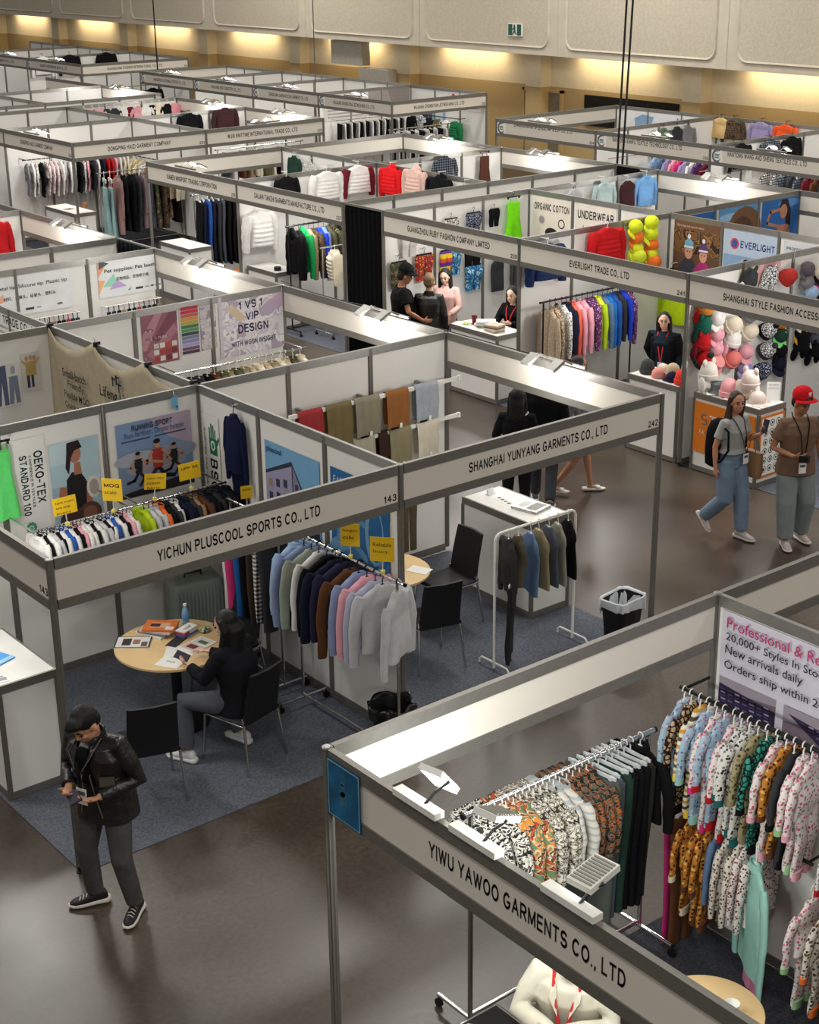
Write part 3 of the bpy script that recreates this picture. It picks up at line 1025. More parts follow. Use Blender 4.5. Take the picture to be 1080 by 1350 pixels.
def poster(ax, c, a0, a1, z0, z1, lab, base, shapes=(), texts=(), cat='poster', name='wall_poster', off=.013, vert=()):
    """flat print on a wall face; a0 is its left edge as one reads it (world), a1 its right edge; shapes in 0..1 of the sheet"""
    s = 1 if a1 > a0 else -1
    w, h = abs(a1 - a0), z1 - z0
    if ax == 'x':
        o = thing(name, lab, cat, ((a0 + a1) / 2, c - off, z0))
        xd, nv = Vector((1, 0, 0)), Vector((0, -1, 0))
    else:
        o = thing(name, lab, cat, (c - off, (a0 + a1) / 2, z0))
        xd, nv = Vector((0, -1, 0)), Vector((-1, 0, 0))
    mats, idx = [], {}

    def mi(m):
        m = m if not isinstance(m, tuple) else C(*m)
        if m.name not in idx:
            idx[m.name] = len(mats)
            mats.append(m)
        return idx[m.name]

    def P(u, v, d):
        return xd * ((u - .5) * w) + Vector((0, 0, v * h)) + nv * d
    g = MB()
    b = mi(base)
    vs = [P(0, 0, .002), P(1, 0, .002), P(1, 1, .002), P(0, 1, .002), P(0, 0, 0), P(1, 0, 0), P(1, 1, 0), P(0, 1, 0)]
    g.add(vs, [(0, 1, 2, 3), (7, 6, 5, 4), (0, 4, 5, 1), (1, 5, 6, 2), (2, 6, 7, 3), (3, 7, 4, 0)], b)
    d = .002
    for q in shapes:
        d += .00035
        if q[0] == 'r':
            pts = [(q[1], q[2]), (q[3], q[2]), (q[3], q[4]), (q[1], q[4])]
        elif q[0] == 'p':
            pts = q[1]
        elif q[0] == 'l':                      # thick line through points
            pl, t = q[1], q[2]
            for k in range(len(pl) - 1):
                p0, p1 = Vector((pl[k][0] * w, pl[k][1] * h)), Vector((pl[k + 1][0] * w, pl[k + 1][1] * h))
                tt = (p1 - p0).normalized()
                n = Vector((-tt.y, tt.x)) * t / 2
                p0, p1 = p0 - tt * t * .35, p1 + tt * t * .35
                qq = [p0 - n, p1 - n, p1 + n, p0 + n]
                g.add([P(v.x / w, v.y / h, d) for v in qq], [(0, 1, 2, 3)], mi(q[3]))
            continue
        else:
            rot = math.radians(q[6]) if len(q) > 6 else 0
            pts = []
            for k in range(16):
                a = 2 * PI * k / 16
                ex, ey = q[3] * w * math.cos(a), q[4] * h * math.sin(a)
                pts.append((q[1] + (ex * math.cos(rot) - ey * math.sin(rot)) / w, q[2] + (ex * math.sin(rot) + ey * math.cos(rot)) / h))
        ar = sum(pts[i][0] * pts[(i + 1) % len(pts)][1] - pts[(i + 1) % len(pts)][0] * pts[i][1] for i in range(len(pts)))
        if ar < 0:
            pts = pts[::-1]
        g.add([P(u, v, d) for u, v in pts], [tuple(range(len(pts)))], mi(q[-1] if q[0] != 'e' else q[5]))
    g.build('printed_sheet', mats, o)
    d += .0006
    for t in texts:
        st, u, v, tw, th = t[:5]
        m = C(*t[5]) if len(t) > 5 else M_INK
        text(st, o, P(u, v, d), xd, tw * w, th * h, m, bold=t[6] if len(t) > 6 else .0)
    for t in vert:                             # lettering that runs downwards
        st, u, v, tw, th = t[:5]
        text(st, o, P(u, v, d), (0, 0, -1), tw * h, th * w, C(*t[5]) if len(t) > 5 else M_INK, up=xd, bold=t[6] if len(t) > 6 else .0)
    return o


def runner(u, v, s, top, ph, asp):
    """small running figure of a print: s its height"""
    x = lambda a: u + a * s * asp
    y = lambda b: v + b * s
    k = 1 if ph else -1
    return [('l', [(x(0), y(.45)), (x(.16 * k), y(.28)), (x(.02 * k), y(.08))], .035 * s * 1.6, (60, 40, 40)),
            ('l', [(x(0), y(.45)), (x(-.14 * k), y(.24)), (x(-.34 * k), y(.2))], .035 * s * 1.6, (30, 26, 30)),
            ('p', [(x(-.1), y(.42)), (x(.1), y(.42)), (x(.13), y(.8)), (x(-.13), y(.8))], top),
            ('l', [(x(-.12), y(.76)), (x(-.24), y(.6)), (x(-.1 * k), y(.52))], .025 * s * 1.6, SKIN),
            ('l', [(x(.12), y(.76)), (x(.26), y(.62)), (x(.16), y(.5))], .025 * s * 1.6, SKIN),
            ('e', x(0), y(.9), .07 * s * asp, .09 * s, SKIN), ('e', x(0), y(.95), .075 * s * asp, .05 * s, (28, 22, 22))]


# sports booth, back wall
poster('x', 3, 1.08, 1.42, 1.35, 2.3, 'white print lettered OEKO-TEX STANDARD 100 with a green flower mark', M_WHITE,
       [('e', .42 + .11 * math.cos(a), .13 + .045 * math.sin(a), .045, .018, (70, 150, 120)) for a in [2 * PI * k / 10 for k in range(10)]] + [('e', .42, .13, .05, .02, (96, 170, 140))], (),
       vert=(('OEKO-TEX', .66, .86, .5, .24, (40, 70, 66)), ('CONFIDENCE IN TEXTILES', .52, .83, .5, .07, (90, 110, 104)), ('STANDARD 100', .26, .84, .58, .2, (40, 70, 66))))
poster('x', 3, 1.45, 1.93, 1.38, 2.19, 'photo print of a woman in black with boxing gloves', (150, 176, 190), [
    ('r', 0, .5, 1, 1, (168, 194, 204)), ('r', 0, .75, .5, 1, (186, 208, 214)),
    ('p', [(.12, 0), (.2, .42), (.42, .6), (.66, .56), (.78, .4), (.8, 0)], (150, 96, 76)),
    ('p', [(.28, .2), (.3, .56), (.42, .64), (.6, .62), (.7, .5), (.66, .2)], (26, 24, 28)),
    ('l', [(.22, .46), (.16, .3), (.3, .22)], .07, (158, 104, 82)), ('p', [(.46, .6), (.48, .74), (.6, .74), (.62, .6)], (160, 106, 84)),
    ('e', .5, .84, .13, .1, (168, 112, 90)), ('p', [(.36, .98), (.6, .99), (.66, .9), (.5, .88), (.42, .8), (.36, .62), (.3, .7), (.34, .86)], (36, 26, 26)),
    ('e', .84, .42, .15, .13, (206, 204, 196)), ('e', .84, .42, .1, .09, (160, 150, 140)), ('e', .72, .12, .24, .14, (86, 56, 48)), ('e', .36, .1, .26, .12, (64, 44, 42)),
    ('e', .72, .13, .15, .08, (120, 80, 66))])
poster('x', 3, 2.11, 2.89, 1.52, 2.23, 'photo print of three runners lettered RUNNING SPORT', (120, 140, 168), [
    ('r', 0, .62, 1, 1, (124, 148, 186)), ('p', [(.45, 1), (1, 1), (1, .55), (.7, .7)], (176, 158, 178)), ('e', .25, .5, .3, .1, (164, 170, 186)), ('e', .75, .5, .3, .12, (140, 150, 172)),
    ('e', .5, .36, .4, .1, (150, 150, 168)), ('p', [(0, 0), (1, 0), (1, .16), (.6, .12), (0, .06)], (44, 40, 44)), ('r', .06, .745, .44, .765, (60, 80, 110)), ('r', .5, .745, .92, .765, (60, 80, 110))]
    + runner(.26, .1, .5, (34, 34, 40), 1, .9) + runner(.52, .04, .68, (170, 56, 50), 0, .9) + runner(.74, .16, .46, (34, 34, 42), 1, .9),
    (('RUNNING SPORT', .2, .885, .54, .075, (58, 66, 84)), ('Run farther, Dress better', .1, .79, .8, .085, (66, 90, 130))))
# sports booth, side wall
poster('y', 3, 2.95, 2.66, 1.2, 2.2, 'green and white print lettered BSCI with a hand emblem', M_WHITE, [
    ('p', [(.42, .62), (.86, .62), (.86, .7), (.84, .78), (.4, .78)], (24, 110, 70)), ('r', .4, .76, .48, .88, (24, 110, 70)), ('r', .51, .77, .59, .92, (24, 110, 70)), ('r', .62, .77, .7, .91, (24, 110, 70)), ('r', .73, .76, .8, .87, (24, 110, 70)),
    ('p', [(.84, .7), (1, .78), (.98, .82), (.82, .76)], (24, 110, 70)), ('e', .62, .71, .13, .05, (206, 222, 210)), ('e', .62, .71, .06, .03, (24, 110, 70))], (),
    vert=(('BSCI', .42, .58, .36, .42, (26, 60, 50)), ('AUDITED FACTORY', .12, .86, .6, .09, (120, 130, 126))))
poster('y', 3, 1.9, 1.08, 1.45, 2.19, 'print of a lilac factory building lettered pluscool', (98, 146, 184), [
    ('r', 0, .6, 1, 1, (110, 160, 198)), ('p', [(0, .62), (.5, .86), (.98, .1), (.98, 0), (0, 0)], (46, 48, 66)), ('p', [(.0, .1), (.0, .58), (.5, .8), (.5, .1)], (150, 146, 174)), ('p', [(.52, .1), (.52, .8), (.92, .12), (.92, .1)], (126, 122, 152))]
    + [('r', .06 + .14 * i, .44 - .17 * j + .05 * i * .6, .13 + .14 * i, .54 - .17 * j + .05 * i * .6, (56, 56, 76) if (i + j) % 3 else (150, 130, 90)) for i in range(3) for j in range(3)]
    + [('r', .56 + .1 * i, .5 - .16 * j - .08 * i, .61 + .1 * i, .6 - .16 * j - .08 * i, (60, 60, 82)) for i in range(3) for j in range(3 - i)] + [('p', [(0, 0), (1, 0), (1, .05), (.5, .12), (0, .1)], (40, 46, 42))],
    (('pluscool', .04, .86, .28, .09, (30, 60, 96), .02),))
poster('y', 3, .92, .13, 1.3, 2.2, 'deep blue technical print with pale curved shapes', (34, 96, 152), [
    ('e', .5, .3, .42, .3, (92, 140, 180)), ('e', .5, .3, .34, .24, (44, 104, 158)), ('e', .75, .5, .16, .3, (120, 164, 196)), ('e', .77, .5, .12, .26, (36, 98, 154)), ('e', .3, .2, .34, .16, (104, 150, 186)), ('e', .36, .55, .06, .06, (196, 214, 226)), ('e', .36, .55, .035, .035, (34, 96, 152)),
    ('p', [(0, .1), (.4, .3), (.8, .1), (1, .3), (1, 0), (0, 0)], (70, 122, 168))], (('FABRIC', .06, .86, .3, .07, (190, 214, 230)),))
# linen booth
g = MB()
NU, NV = 44, 14
vs = []
for i in range(NU + 1):
    y = 6.0 - 3.0 * i / NU
    ph = (6.0 - y) % 1.02 / 1.02
    top = 2.462 - .16 * 4 * ph * (1 - ph) * (1 if y > 3.95 else .75)
    for j in range(NV + 1):
        t = j / NV
        z = top * (1 - t) + 1.15 * t
        vs.append((3 - .035 - .03 * abs(math.sin(ph * PI)) * (1 - .6 * t) - .014 * math.sin(y * 21 + 2 * t) * (.3 + t), y, z))
fs = [(i * (NV + 1) + j, (i + 1) * (NV + 1) + j, (i + 1) * (NV + 1) + j + 1, i * (NV + 1) + j + 1) for i in range(NU) for j in range(NV)]
g.add(vs, fs)
lc = g.mesh('linen_cloth', 180)
lc.materials.append(cloth((176, 164, 140)))
lo = link('linen_drape', lc)
tag(lo, 'beige linen cloth clipped along a wall, lettered Lifeng Linen', 'drape')
sm = lo.modifiers.new('t', 'SOLIDIFY')
sm.thickness = .004
for st, y0, z0, w, h in (('Lifeng Linen', 4.78, 1.93, .74, .16), ('Direct linen supplier', 4.66, 1.78, .6, .08), ('Small-batch', 5.6, 2.0, .52, .09), ('Friendly', 5.5, 1.88, .36, .09), ('Flexible MOQ', 5.6, 1.76, .56, .09), ('Quick sample', 5.6, 1.64, .56, .09)):
    text(st, lo, (2.9, y0, z0), (0, -1, 0), w, h, M_INK, bold=.01)
g = MB()
for y, z in ((4.5, 2.17), (4.42, 2.2), (4.38, 2.13)):
    g.box((2.905, y, z), (.003, .02, .1))
    g.box((2.905, y - .02, z + .03), (.003, .07, .018))
g.build('leaf_mark', M_INK, lo)
for k, y in enumerate((5.98, 4.94, 3.9, 3.06)):
    cl = thing('binder_clip', ['dark clip holding the far corner of the linen cloth', 'dark clip at the second scallop of the linen cloth', 'dark clip at the third scallop of the linen cloth', 'dark clip at the near corner of the linen cloth'][k], 'clip', (3, y, 2.45))
    MB().box((-.01, 0, .0), (.07, .03, .05)).build('jaw', M_BLACK, cl)
    MB().tube([(-.03, 0, .02), (-.03, -.012, .07), (-.03, .012, .07), (-.03, 0, .02)], .003, 5).build('wire_handle', M_CHROME, cl)
cl = thing('hanging_tag', 'small blue tag clipped to the top of the sports booth wall', 'tag', (2.72, 2.96, 2.4))
MB().box((0, 0, -.06), (.06, .006, .1)).box((.02, 0, -.12), (.03, .006, .04)).build('tag_card', C(104, 170, 206), cl)
MB().tube([(0, 0, -.01), (.0, .02, .06), (.01, .03, .05)], .004, 5).build('clip_wire', M_CHROME, cl)
poster('x', 6, 2.3, 2.58, 1.66, 2.12, 'photo of blue trousers pinned on the linen booth wall', (216, 214, 208), [('p', [(.1, .98), (.5, .98), (.52, .04), (.34, .04), (.3, .6), (.2, .04), (.04, .04)], (84, 92, 122)), ('p', [(.6, .7), (.95, .7), (.98, .05), (.82, .05), (.78, .4), (.7, .05), (.54, .05)], (120, 128, 150)), ('e', .78, .85, .1, .1, (160, 160, 172))], cat='photo', name='pinned_photo')
poster('x', 6, 2.62, 2.83, 1.78, 2.2, 'photo of women in ochre tops pinned on the linen booth wall', (204, 202, 194), [('p', [(.2, .4), (.8, .4), (.78, .78), (.22, .78)], (184, 160, 96)), ('r', .24, .1, .4, .42, (54, 56, 80)), ('r', .48, .1, .62, .42, (60, 62, 86)), ('e', .3, .86, .09, .07, SKIN), ('e', .52, .88, .09, .07, SKIN), ('e', .72, .86, .09, .07, SKIN), ('l', [(.22, .72), (.05, .82)], .02, (184, 160, 96)), ('l', [(.78, .72), (.95, .84)], .02, (184, 160, 96))], cat='photo', name='pinned_photo')
poster('y', 3, 7.9, 6.16, 2.06, 2.43, 'white banner with heavy black lettering ending INDUSTRY TRADE CO., LTD', M_PAPER, [('r', .62, .04, .76, .14, (30, 30, 34)), ('r', .3, .06, .5, .1, (120, 120, 120))],
       (('INDUSTRY TRADE CO., LTD', .05, .55, .92, .26), ('Specialized in garment accessories since 1998', .3, .36, .64, .13, (40, 40, 44)), ('Whatsapp and mail order desk', .3, .2, .44, .11, (40, 40, 44))), cat='banner', name='wall_banner')
# VIP wall
poster('x', 6, 4.08, 4.54, 1.80, 2.38, 'plum velvet trend print with a small grid of swatches', (140, 88, 98), [
    ('p', [(0, .6), (.4, 1), (.6, 1), (.1, .3), (0, .3)], (172, 124, 132)), ('p', [(.3, .5), (.8, 1), (1, 1), (1, .8), (.5, .4)], (116, 66, 80)), ('p', [(.1, .2), (.9, .75), (1, .6), (.3, .1)], (160, 110, 120))]
    + [('r', .3 + .17 * i, .05 + .13 * j, .44 + .17 * i, .15 + .13 * j, c) for j in range(3) for i, c in enumerate((((168, 60, 56), (206, 196, 186), (120, 40, 44), (214, 206, 198)), ((210, 200, 190), (170, 52, 50), (150, 60, 60), (120, 44, 48)), ((190, 180, 176), (214, 208, 200), (176, 70, 66), (204, 190, 184)))[j])],
    (('COLOR TREND', .1, .5, .62, .05, (226, 206, 204)), ('2025', .08, .66, .24, .06, (226, 206, 204))))
poster('x', 6, 4.57, 4.83, 1.83, 2.4, 'print of bright horizontal colour strips, red to violet', (206, 200, 198), [('r', .06, .03 + .0745 * k, .94, .095 + .0745 * k, c) for k, c in enumerate(
    ((74, 50, 70), (104, 78, 100), (160, 150, 190), (130, 124, 168), (110, 120, 140), (54, 62, 78), (84, 140, 84), (58, 112, 70), (170, 150, 60), (196, 140, 70), (190, 90, 84), (178, 52, 66), (170, 36, 60)))])
poster('x', 6, 4.84, 5.05, 1.85, 2.41, 'pale mottled print strip beside the VIP poster', pattern('marble_pale', 'camo', [(196, 188, 190), (176, 166, 170), (206, 200, 202), (150, 140, 150)], 9))
poster('x', 6, 5.09, 6.0, 1.71, 2.43, 'white and lilac poster lettered 1 VS 1 VIP DESIGN', (206, 202, 208), [
    ('r', 0, 0, 1, 1, pattern('fabric_mood', 'camo', [(214, 210, 214), (196, 188, 200), (222, 220, 220), (176, 164, 182)], 5.5)), ('p', [(.1, .8), (.2, .86), (.4, .62), (.32, .54)], (206, 186, 160)), ('p', [(.72, .8), (.98, .94), (.98, .7), (.8, .66)], (184, 160, 184)), ('r', .0, .0, .05, 1, (196, 190, 198))],
    (('1 VS 1', .3, .75, .36, .13, (44, 44, 84)), ('VIP', .4, .555, .2, .13, (44, 44, 84)), ('DESIGN', .28, .36, .46, .14, (36, 36, 72)), ('WITH WGSN INSIGHT', .17, .15, .68, .085, (52, 54, 96))))
# pet supplies wall
_tri = [('p', [(.0, .55), (.12, .86), (.0, .98)], (226, 160, 120)), ('p', [(.06, .3), (.24, .62), (.34, .28)], (150, 206, 186)), ('p', [(.16, .2), (.44, .24), (.3, .44)], (190, 160, 206)), ('p', [(0, .1), (.1, .46), (0, .5)], (236, 170, 120)), ('p', [(.02, .78), (.18, .92), (.1, .98), (.02, .98)], (84, 84, 92))]
_logos = [('p', [(.45, .12), (.52, .2), (.49, .1)], (100, 150, 160)), ('r', .58, .1, .7, .16, (60, 62, 70)), ('r', .74, .115, .8, .15, (150, 150, 156)), ('e', .85, .14, .03, .03, (110, 110, 118)), ('r', .9, .12, .99, .16, (120, 120, 128))]
poster('x', 9, 5.14, 6.06, 1.9, 2.38, 'white poster lettered Pet supplies, Pet leash with pastel triangles', (222, 224, 224), _tri + _logos,
       (('Pet supplies: Pet leash', .1, .64, .82, .13, (60, 60, 62), .015), ('宠物用品、宠物牵引绳', .28, .42, .52, .1, (40, 40, 44), .01)))
poster('x', 9, 3.4, 4.78, 1.86, 2.36, 'white poster lettered Metal tip, Silicone tip, Plastic tip', (220, 222, 222), [('p', [(.24, .34), (.32, .4), (.3, .6), (.26, .5)], (226, 170, 140))] + [(q[0], q[1] * .7 + .1, q[2], q[3] * .7 + .1, q[4], q[5]) if q[0] == 'r' else q for q in _logos[1:4]],
       (('Material: Metal tip. Silicone tip. Plastic tip', .02, .66, .92, .12, (56, 56, 58), .01), ('材料、金属头、硅胶头、塑料头', .3, .4, .52, .1, (40, 40, 44), .01)))
# underwear and everlight spine wall (x 13)
poster('y', 13, 9.14, 8.28, 1.5, 2.36, 'cream poster lettered ORGANIC COTTON with a man below', (224, 214, 200), [('e', .24, .58, .09, .09, (206, 196, 190)), ('e', .24, .58, .07, .07, (150, 140, 136)), ('e', .76, .56, .09, .09, (60, 58, 56)), ('e', .76, .56, .065, .065, (222, 214, 204)), ('e', .5, .2, .17, .2, SKIN), ('e', .5, .36, .17, .1, (40, 34, 32)), ('p', [(.24, 0), (.34, .08), (.66, .08), (.76, 0)], (200, 200, 204))],
       (('ORGANIC COTTON', .04, .76, .92, .13, (56, 54, 54)),))
poster('y', 13, 8.18, 7.3, 1.5, 2.36, 'cream poster lettered UNDERWEAR with three round marks', (224, 214, 202), [('p', [(.12, .44), (.2, .64), (.28, .44)], (150, 146, 140)), ('e', .5, .54, .11, .1, (84, 80, 78)), ('e', .5, .54, .085, .08, (220, 210, 200)), ('e', .5, .54, .05, .05, (100, 96, 92)), ('e', .82, .52, .1, .1, (120, 110, 106)), ('e', .82, .52, .07, .07, (220, 210, 200)), ('r', .1, .1, .9, .3, (206, 190, 178))],
       (('UNDERWEAR', .06, .74, .88, .15, (52, 50, 50)),))
poster('y', 13, 7.12, 6.4, 1.5, 2.34, 'cream poster lettered SWIMWEAR', (224, 214, 202), [('r', .1, .1, .9, .6, (190, 196, 200))], (('SWIMWEAR', .06, .72, .88, .15, (52, 50, 50)),))


def kid(u, v, s, coat, hat, skin=(206, 150, 124)):
    return [('p', [(u - .2 * s, v), (u - .24 * s, v + .32 * s), (u - .1 * s, v + .5 * s), (u + .1 * s, v + .5 * s), (u + .24 * s, v + .32 * s), (u + .2 * s, v)], coat), ('e', u, v + .62 * s, .105 * s, .13 * s, skin),
            ('p', [(u - .12 * s, v + .68 * s), (u + .12 * s, v + .68 * s), (u + .1 * s, v + .82 * s), (u, v + .88 * s), (u - .1 * s, v + .82 * s)], hat), ('r', u - .12 * s, v + .7 * s, u + .12 * s, v + .735 * s, (226, 226, 230)), ('e', u, v + .91 * s, .04 * s, .045 * s, (220, 226, 236)),
            ('e', u - .035 * s, v + .63 * s, .014 * s, .016 * s, (40, 30, 30)), ('e', u + .035 * s, v + .63 * s, .014 * s, .016 * s, (40, 30, 30)), ('l', [(u - .2 * s, v + .34 * s), (u - .06 * s, v + .2 * s), (u + .02 * s, v + .34 * s)], .06, coat)]


poster('y', 13, 6.14, 5.27, 1.45, 2.38, 'photo print of two smiling children in bobble hats and padded coats', (96, 70, 50), [('r', 0, .5, 1, 1, pattern('autumn_leaves', 'camo', [(120, 88, 54), (84, 62, 44), (150, 110, 70), (60, 46, 36)], 7)), ('r', 0, .86, 1, 1, (110, 76, 56))]
       + kid(.34, .0, .84, (58, 58, 70), (110, 170, 196)) + kid(.66, .0, .8, (164, 44, 112), (90, 60, 110)), (('Warm hats and coats for winter', .06, .9, .6, .04, (210, 190, 170)),))
poster('y', 13, 5.2, 4.24, 1.6, 2.36, 'blue and white poster lettered EVERLIGHT with an orange 20', (128, 158, 190), [('r', 0, .55, 1, 1, (176, 192, 210)), ('p', [(0, 0), (1, 0), (1, .3), (.4, .5), (0, .3)], (150, 176, 204)), ('e', .2, .76, .08, .105, (206, 66, 76)), ('e', .2, .76, .055, .075, (60, 84, 150)), ('p', [(.1, .28), (.26, .34), (.24, .24), (.08, .2)], (60, 66, 80))],
       (('EVERLIGHT', .31, .7, .62, .13, (40, 62, 140)), ('20', .36, .2, .3, .3, (232, 138, 44)), ('+', .7, .36, .08, .1, (232, 138, 44))))
poster('y', 13, 4.16, 3.34, 1.6, 2.34, 'pale poster headed Professional team, partly hidden by the hat wall', (206, 208, 212), [('r', .05, .1, .95, .62, (180, 188, 198))], (('PROFESSIONAL TEAM', .06, .84, .8, .06, (70, 74, 84)), ('SERVICE FOR THE WORLD', .06, .74, .84, .05, (70, 74, 84))))
# beach posters
_sea = [('r', 0, 0, 1, .34, (60, 120, 170)), ('r', 0, .3, 1, .36, (120, 170, 200)), ('e', .3, .8, .3, .06, (150, 190, 222))]
poster('x', 6.25, 13.2, 14.02, 1.5, 2.36, 'plain blue sea poster left of the beach posters', (40, 96, 160), _sea)
poster('x', 6.25, 14.08, 15.04, 1.5, 2.41, 'blue beach poster of a face under a wide straw hat', (96, 150, 196), _sea + [('e', .62, .52, .42, .42, (120, 84, 60)), ('e', .56, .46, .3, .32, (90, 60, 46)), ('e', .6, .34, .17, .2, (178, 120, 92)), ('e', .6, .5, .2, .1, (50, 34, 30)), ('p', [(.3, 0), (.44, .16), (.78, .16), (.9, 0)], (178, 120, 92))])
poster('x', 6.25, 15.09, 16.0, 1.5, 2.43, 'blue beach poster of a dark-haired woman with a raised arm', (44, 104, 176), [('r', 0, .0, 1, .25, (70, 140, 180)), ('e', .7, .85, .3, .07, (90, 140, 200)),
       ('p', [(.3, 0), (.36, .3), (.44, .5), (.72, .5), (.78, .3), (.74, 0)], (184, 128, 100)), ('l', [(.44, .48), (.14, .56), (.22, .74), (.48, .76)], .05, (184, 128, 100)), ('p', [(.46, .8), (.5, .92), (.66, .92), (.76, .74), (.78, .46), (.66, .5), (.6, .7)], (34, 26, 26)), ('e', .57, .72, .1, .12, (190, 134, 106)),
       ('e', .48, .3, .1, .07, (200, 150, 110)), ('e', .66, .3, .1, .07, (200, 150, 110)), ('l', [(.4, .46), (.48, .3), (.66, .3), (.74, .46)], .012, (110, 80, 70))])
poster('x', 3.25, 10.95, 11.3, 2.1, 2.38, 'small print of soft headbands at the top of the hat wall', (196, 200, 160), [('e', .3, .5, .16, .2, (120, 130, 90)), ('e', .7, .4, .16, .2, (90, 100, 70))], cat='photo', name='pinned_photo')
poster('x', 3.25, 11.32, 11.75, 2.1, 2.38, 'small pink portrait print at the top of the hat wall', (216, 170, 168), [('e', .5, .6, .18, .28, (60, 44, 44)), ('e', .5, .55, .12, .2, SKIN), ('r', .25, 0, .75, .3, (206, 120, 130))], cat='photo', name='pinned_photo')
# banner of the near right booth
_wh = []
for k in range(3):
    u0, u1 = .005 + .305 * k, .27 + .305 * k
    _wh += [('r', u0, .04, u1, .37, (112, 98, 108)), ('p', [(u0, .37), (u1, .37), (u1, .3), (u0, .24)] if k != 1 else [(u0, .37), (u1, .37), (u1, .33), (u0, .22)], (150, 140, 150)), ('p', [(u0, .3), (u1, .24), (u1, .08), (u0, .1)] if k == 0 else [(u0 + .02, .31), (u1, .25), (u1, .06), (u1 - .06, .08)], (44, 36, 62))]
    for j in range(5):
        for i in range(7):
            t = i / 7 * .9 + .05
            uu = u0 + (u1 - u0) * t
            vv = .1 + .033 * j + (.02 if k == 0 else .06 * (1 - t))
            if k == 0 or t > .3 + .09 * (4 - j):
                _wh.append(('r', uu, vv, uu + .022, vv + .016, [(70, 60, 110), (96, 84, 130), (150, 140, 170), (60, 50, 80)][(i * 3 + j * 2 + k) % 4]))
poster('y', 2.98, -3.3, -5.0, 1.64, 2.36, 'white banner headed Professional and Reliable with three warehouse photos', (204, 200, 212), _wh,
       (('Professional & Reliable R', .035, .865, 1.0 * .6, .1, (176, 58, 104), .01), ('20,000+ Styles In Stock', .035, .73, .46, .095, (34, 32, 40), .008), ('New arrivals daily', .035, .6, .35, .105, (34, 32, 40), .008), ('Orders ship within 24 hours', .035, .46, .58, .1, (34, 32, 40), .008)), cat='banner', name='wall_banner')
# far rows
poster('y', 22.65, 22.7, 21.3, 1.95, 2.42, 'white banner lettered ZHONG TIAN JETWEAVING with a red swirl', (216, 212, 210), [('e', .16, .62, .06, .2, (190, 50, 56)), ('e', .18, .55, .035, .1, (216, 212, 210)), ('r', .05, .1, .95, .16, (170, 166, 164))], (('ZHONG TIAN JETWEAVING', .26, .45, .7, .3, (60, 56, 56)),), cat='banner', name='wall_banner')
poster('x', 24.25, 21.2, 22.6, 1.75, 2.42, 'grey print with a red oval mark beside the ZHONG TIAN banner', (130, 122, 118), [('p', [(.62, 0), (.45, 1), (0, 1), (0, 0)], (150, 142, 138)), ('e', .5, .3, .26, .12, (190, 60, 66))])
poster('x', 24.25, 19.75, 21.15, 1.7, 2.36, 'white fabric price board with rows of small print', (206, 202, 198), [('r', .08, .12 + .13 * k, .92, .17 + .13 * k, (150, 146, 144)) for k in range(5)] + [('r', .02, .84, .3, .98, (90, 140, 190))], (('FABRIC PROFILE', .3, .82, .6, .12, (70, 66, 66)),))
poster('y', 22.65, 28.2, 27.4, 1.7, 2.4, 'beige portrait print in the third logo booth', (206, 190, 184), [('e', .5, .6, .16, .24, (110, 66, 56)), ('e', .5, .58, .1, .14, (190, 140, 120)), ('p', [(.3, 0), (.4, .3), (.6, .3), (.7, 0)], (150, 90, 80))])
poster('y', 22.65, 29.6, 28.6, 2.0, 2.4, 'faint printed board next to the beige portrait print', (214, 212, 210), [('r', .1, .3, .5, .6, (150, 150, 156))])
poster('x', 25.9, 13.5, 14.6, 1.7, 2.36, 'small portrait print on the wall left of the bear suits', (206, 186, 184), [('e', .5, .5, .12, .24, (60, 44, 44)), ('e', .5, .5, .07, .14, SKIN)])
poster('y', 22.85, 16.5, 14.0, 1.75, 2.4, 'white board with a blue garment print and small motifs', (220, 222, 224), [('p', [(.12, .3), (.3, .4), (.34, .8), (.2, .86), (.1, .7)], (130, 160, 190)), ('e', .46, .4, .04, .12, (200, 180, 120))] + [('e', .55 + .04 * k, .3 + .13 * (k * 7 % 5), .008, .03, (70, 74, 84)) for k in range(11)])
poster('y', 22.65, 23.9, 22.8, 1.3, 1.95, 'pale blue printed panel behind the JETWEAVING sample rail', (150, 176, 200), [('r', .1, .2, .5, .8, (60, 80, 110)), ('r', .6, .3, .9, .9, (206, 214, 220))])


def curtain(x, y0, y1, lab, n=40):
    g = MB()
    vs = []
    for i in range(n + 1):
        y = y0 + (y1 - y0) * i / n
        for z in (.02, .8, 1.7, 2.34, 2.43):
            vs.append((x + .022 * math.sin(i * 1.25 + .6 * math.sin(z * 2)) * (1 if z < 2.4 else .3), y, z))
    g.add(vs, [(i * 5 + j, i * 5 + 5 + j, i * 5 + 6 + j, i * 5 + 1 + j) for i in range(n) for j in range(4)])
    o = g.build('booth_curtain', cloth((9, 10, 13)), None, 180)
    m = o.modifiers.new('t', 'SOLIDIFY')
    m.thickness = .006
    return tag(o, lab, 'curtain')


curtain(FX + .02, 9.3, 10.2, 'tall black curtain between the DALIAN and GUANGZHOU booths')
curtain(5.98, 9.05, 9.95, 'black curtain strip beyond the pet supplies poster')
curtain(16.0, 9.3, 10.2, 'black curtain at the far side of the narrow gap between booths')
for c, lab in ((FX, 'bare rail carrying the tall black curtain'), (6, 'bare rail carrying the black curtain strip'), (16, 'bare rail at the far end of the narrow gap')):
    y0, y1 = (9.29, 10.21) if c != 6 else (9.04, 9.96)
    tag(MB().bbox(c - .018, c + .018, y0, y1, H - .03, H).build('curtain_rail', M_ALUD), lab, 'rail')

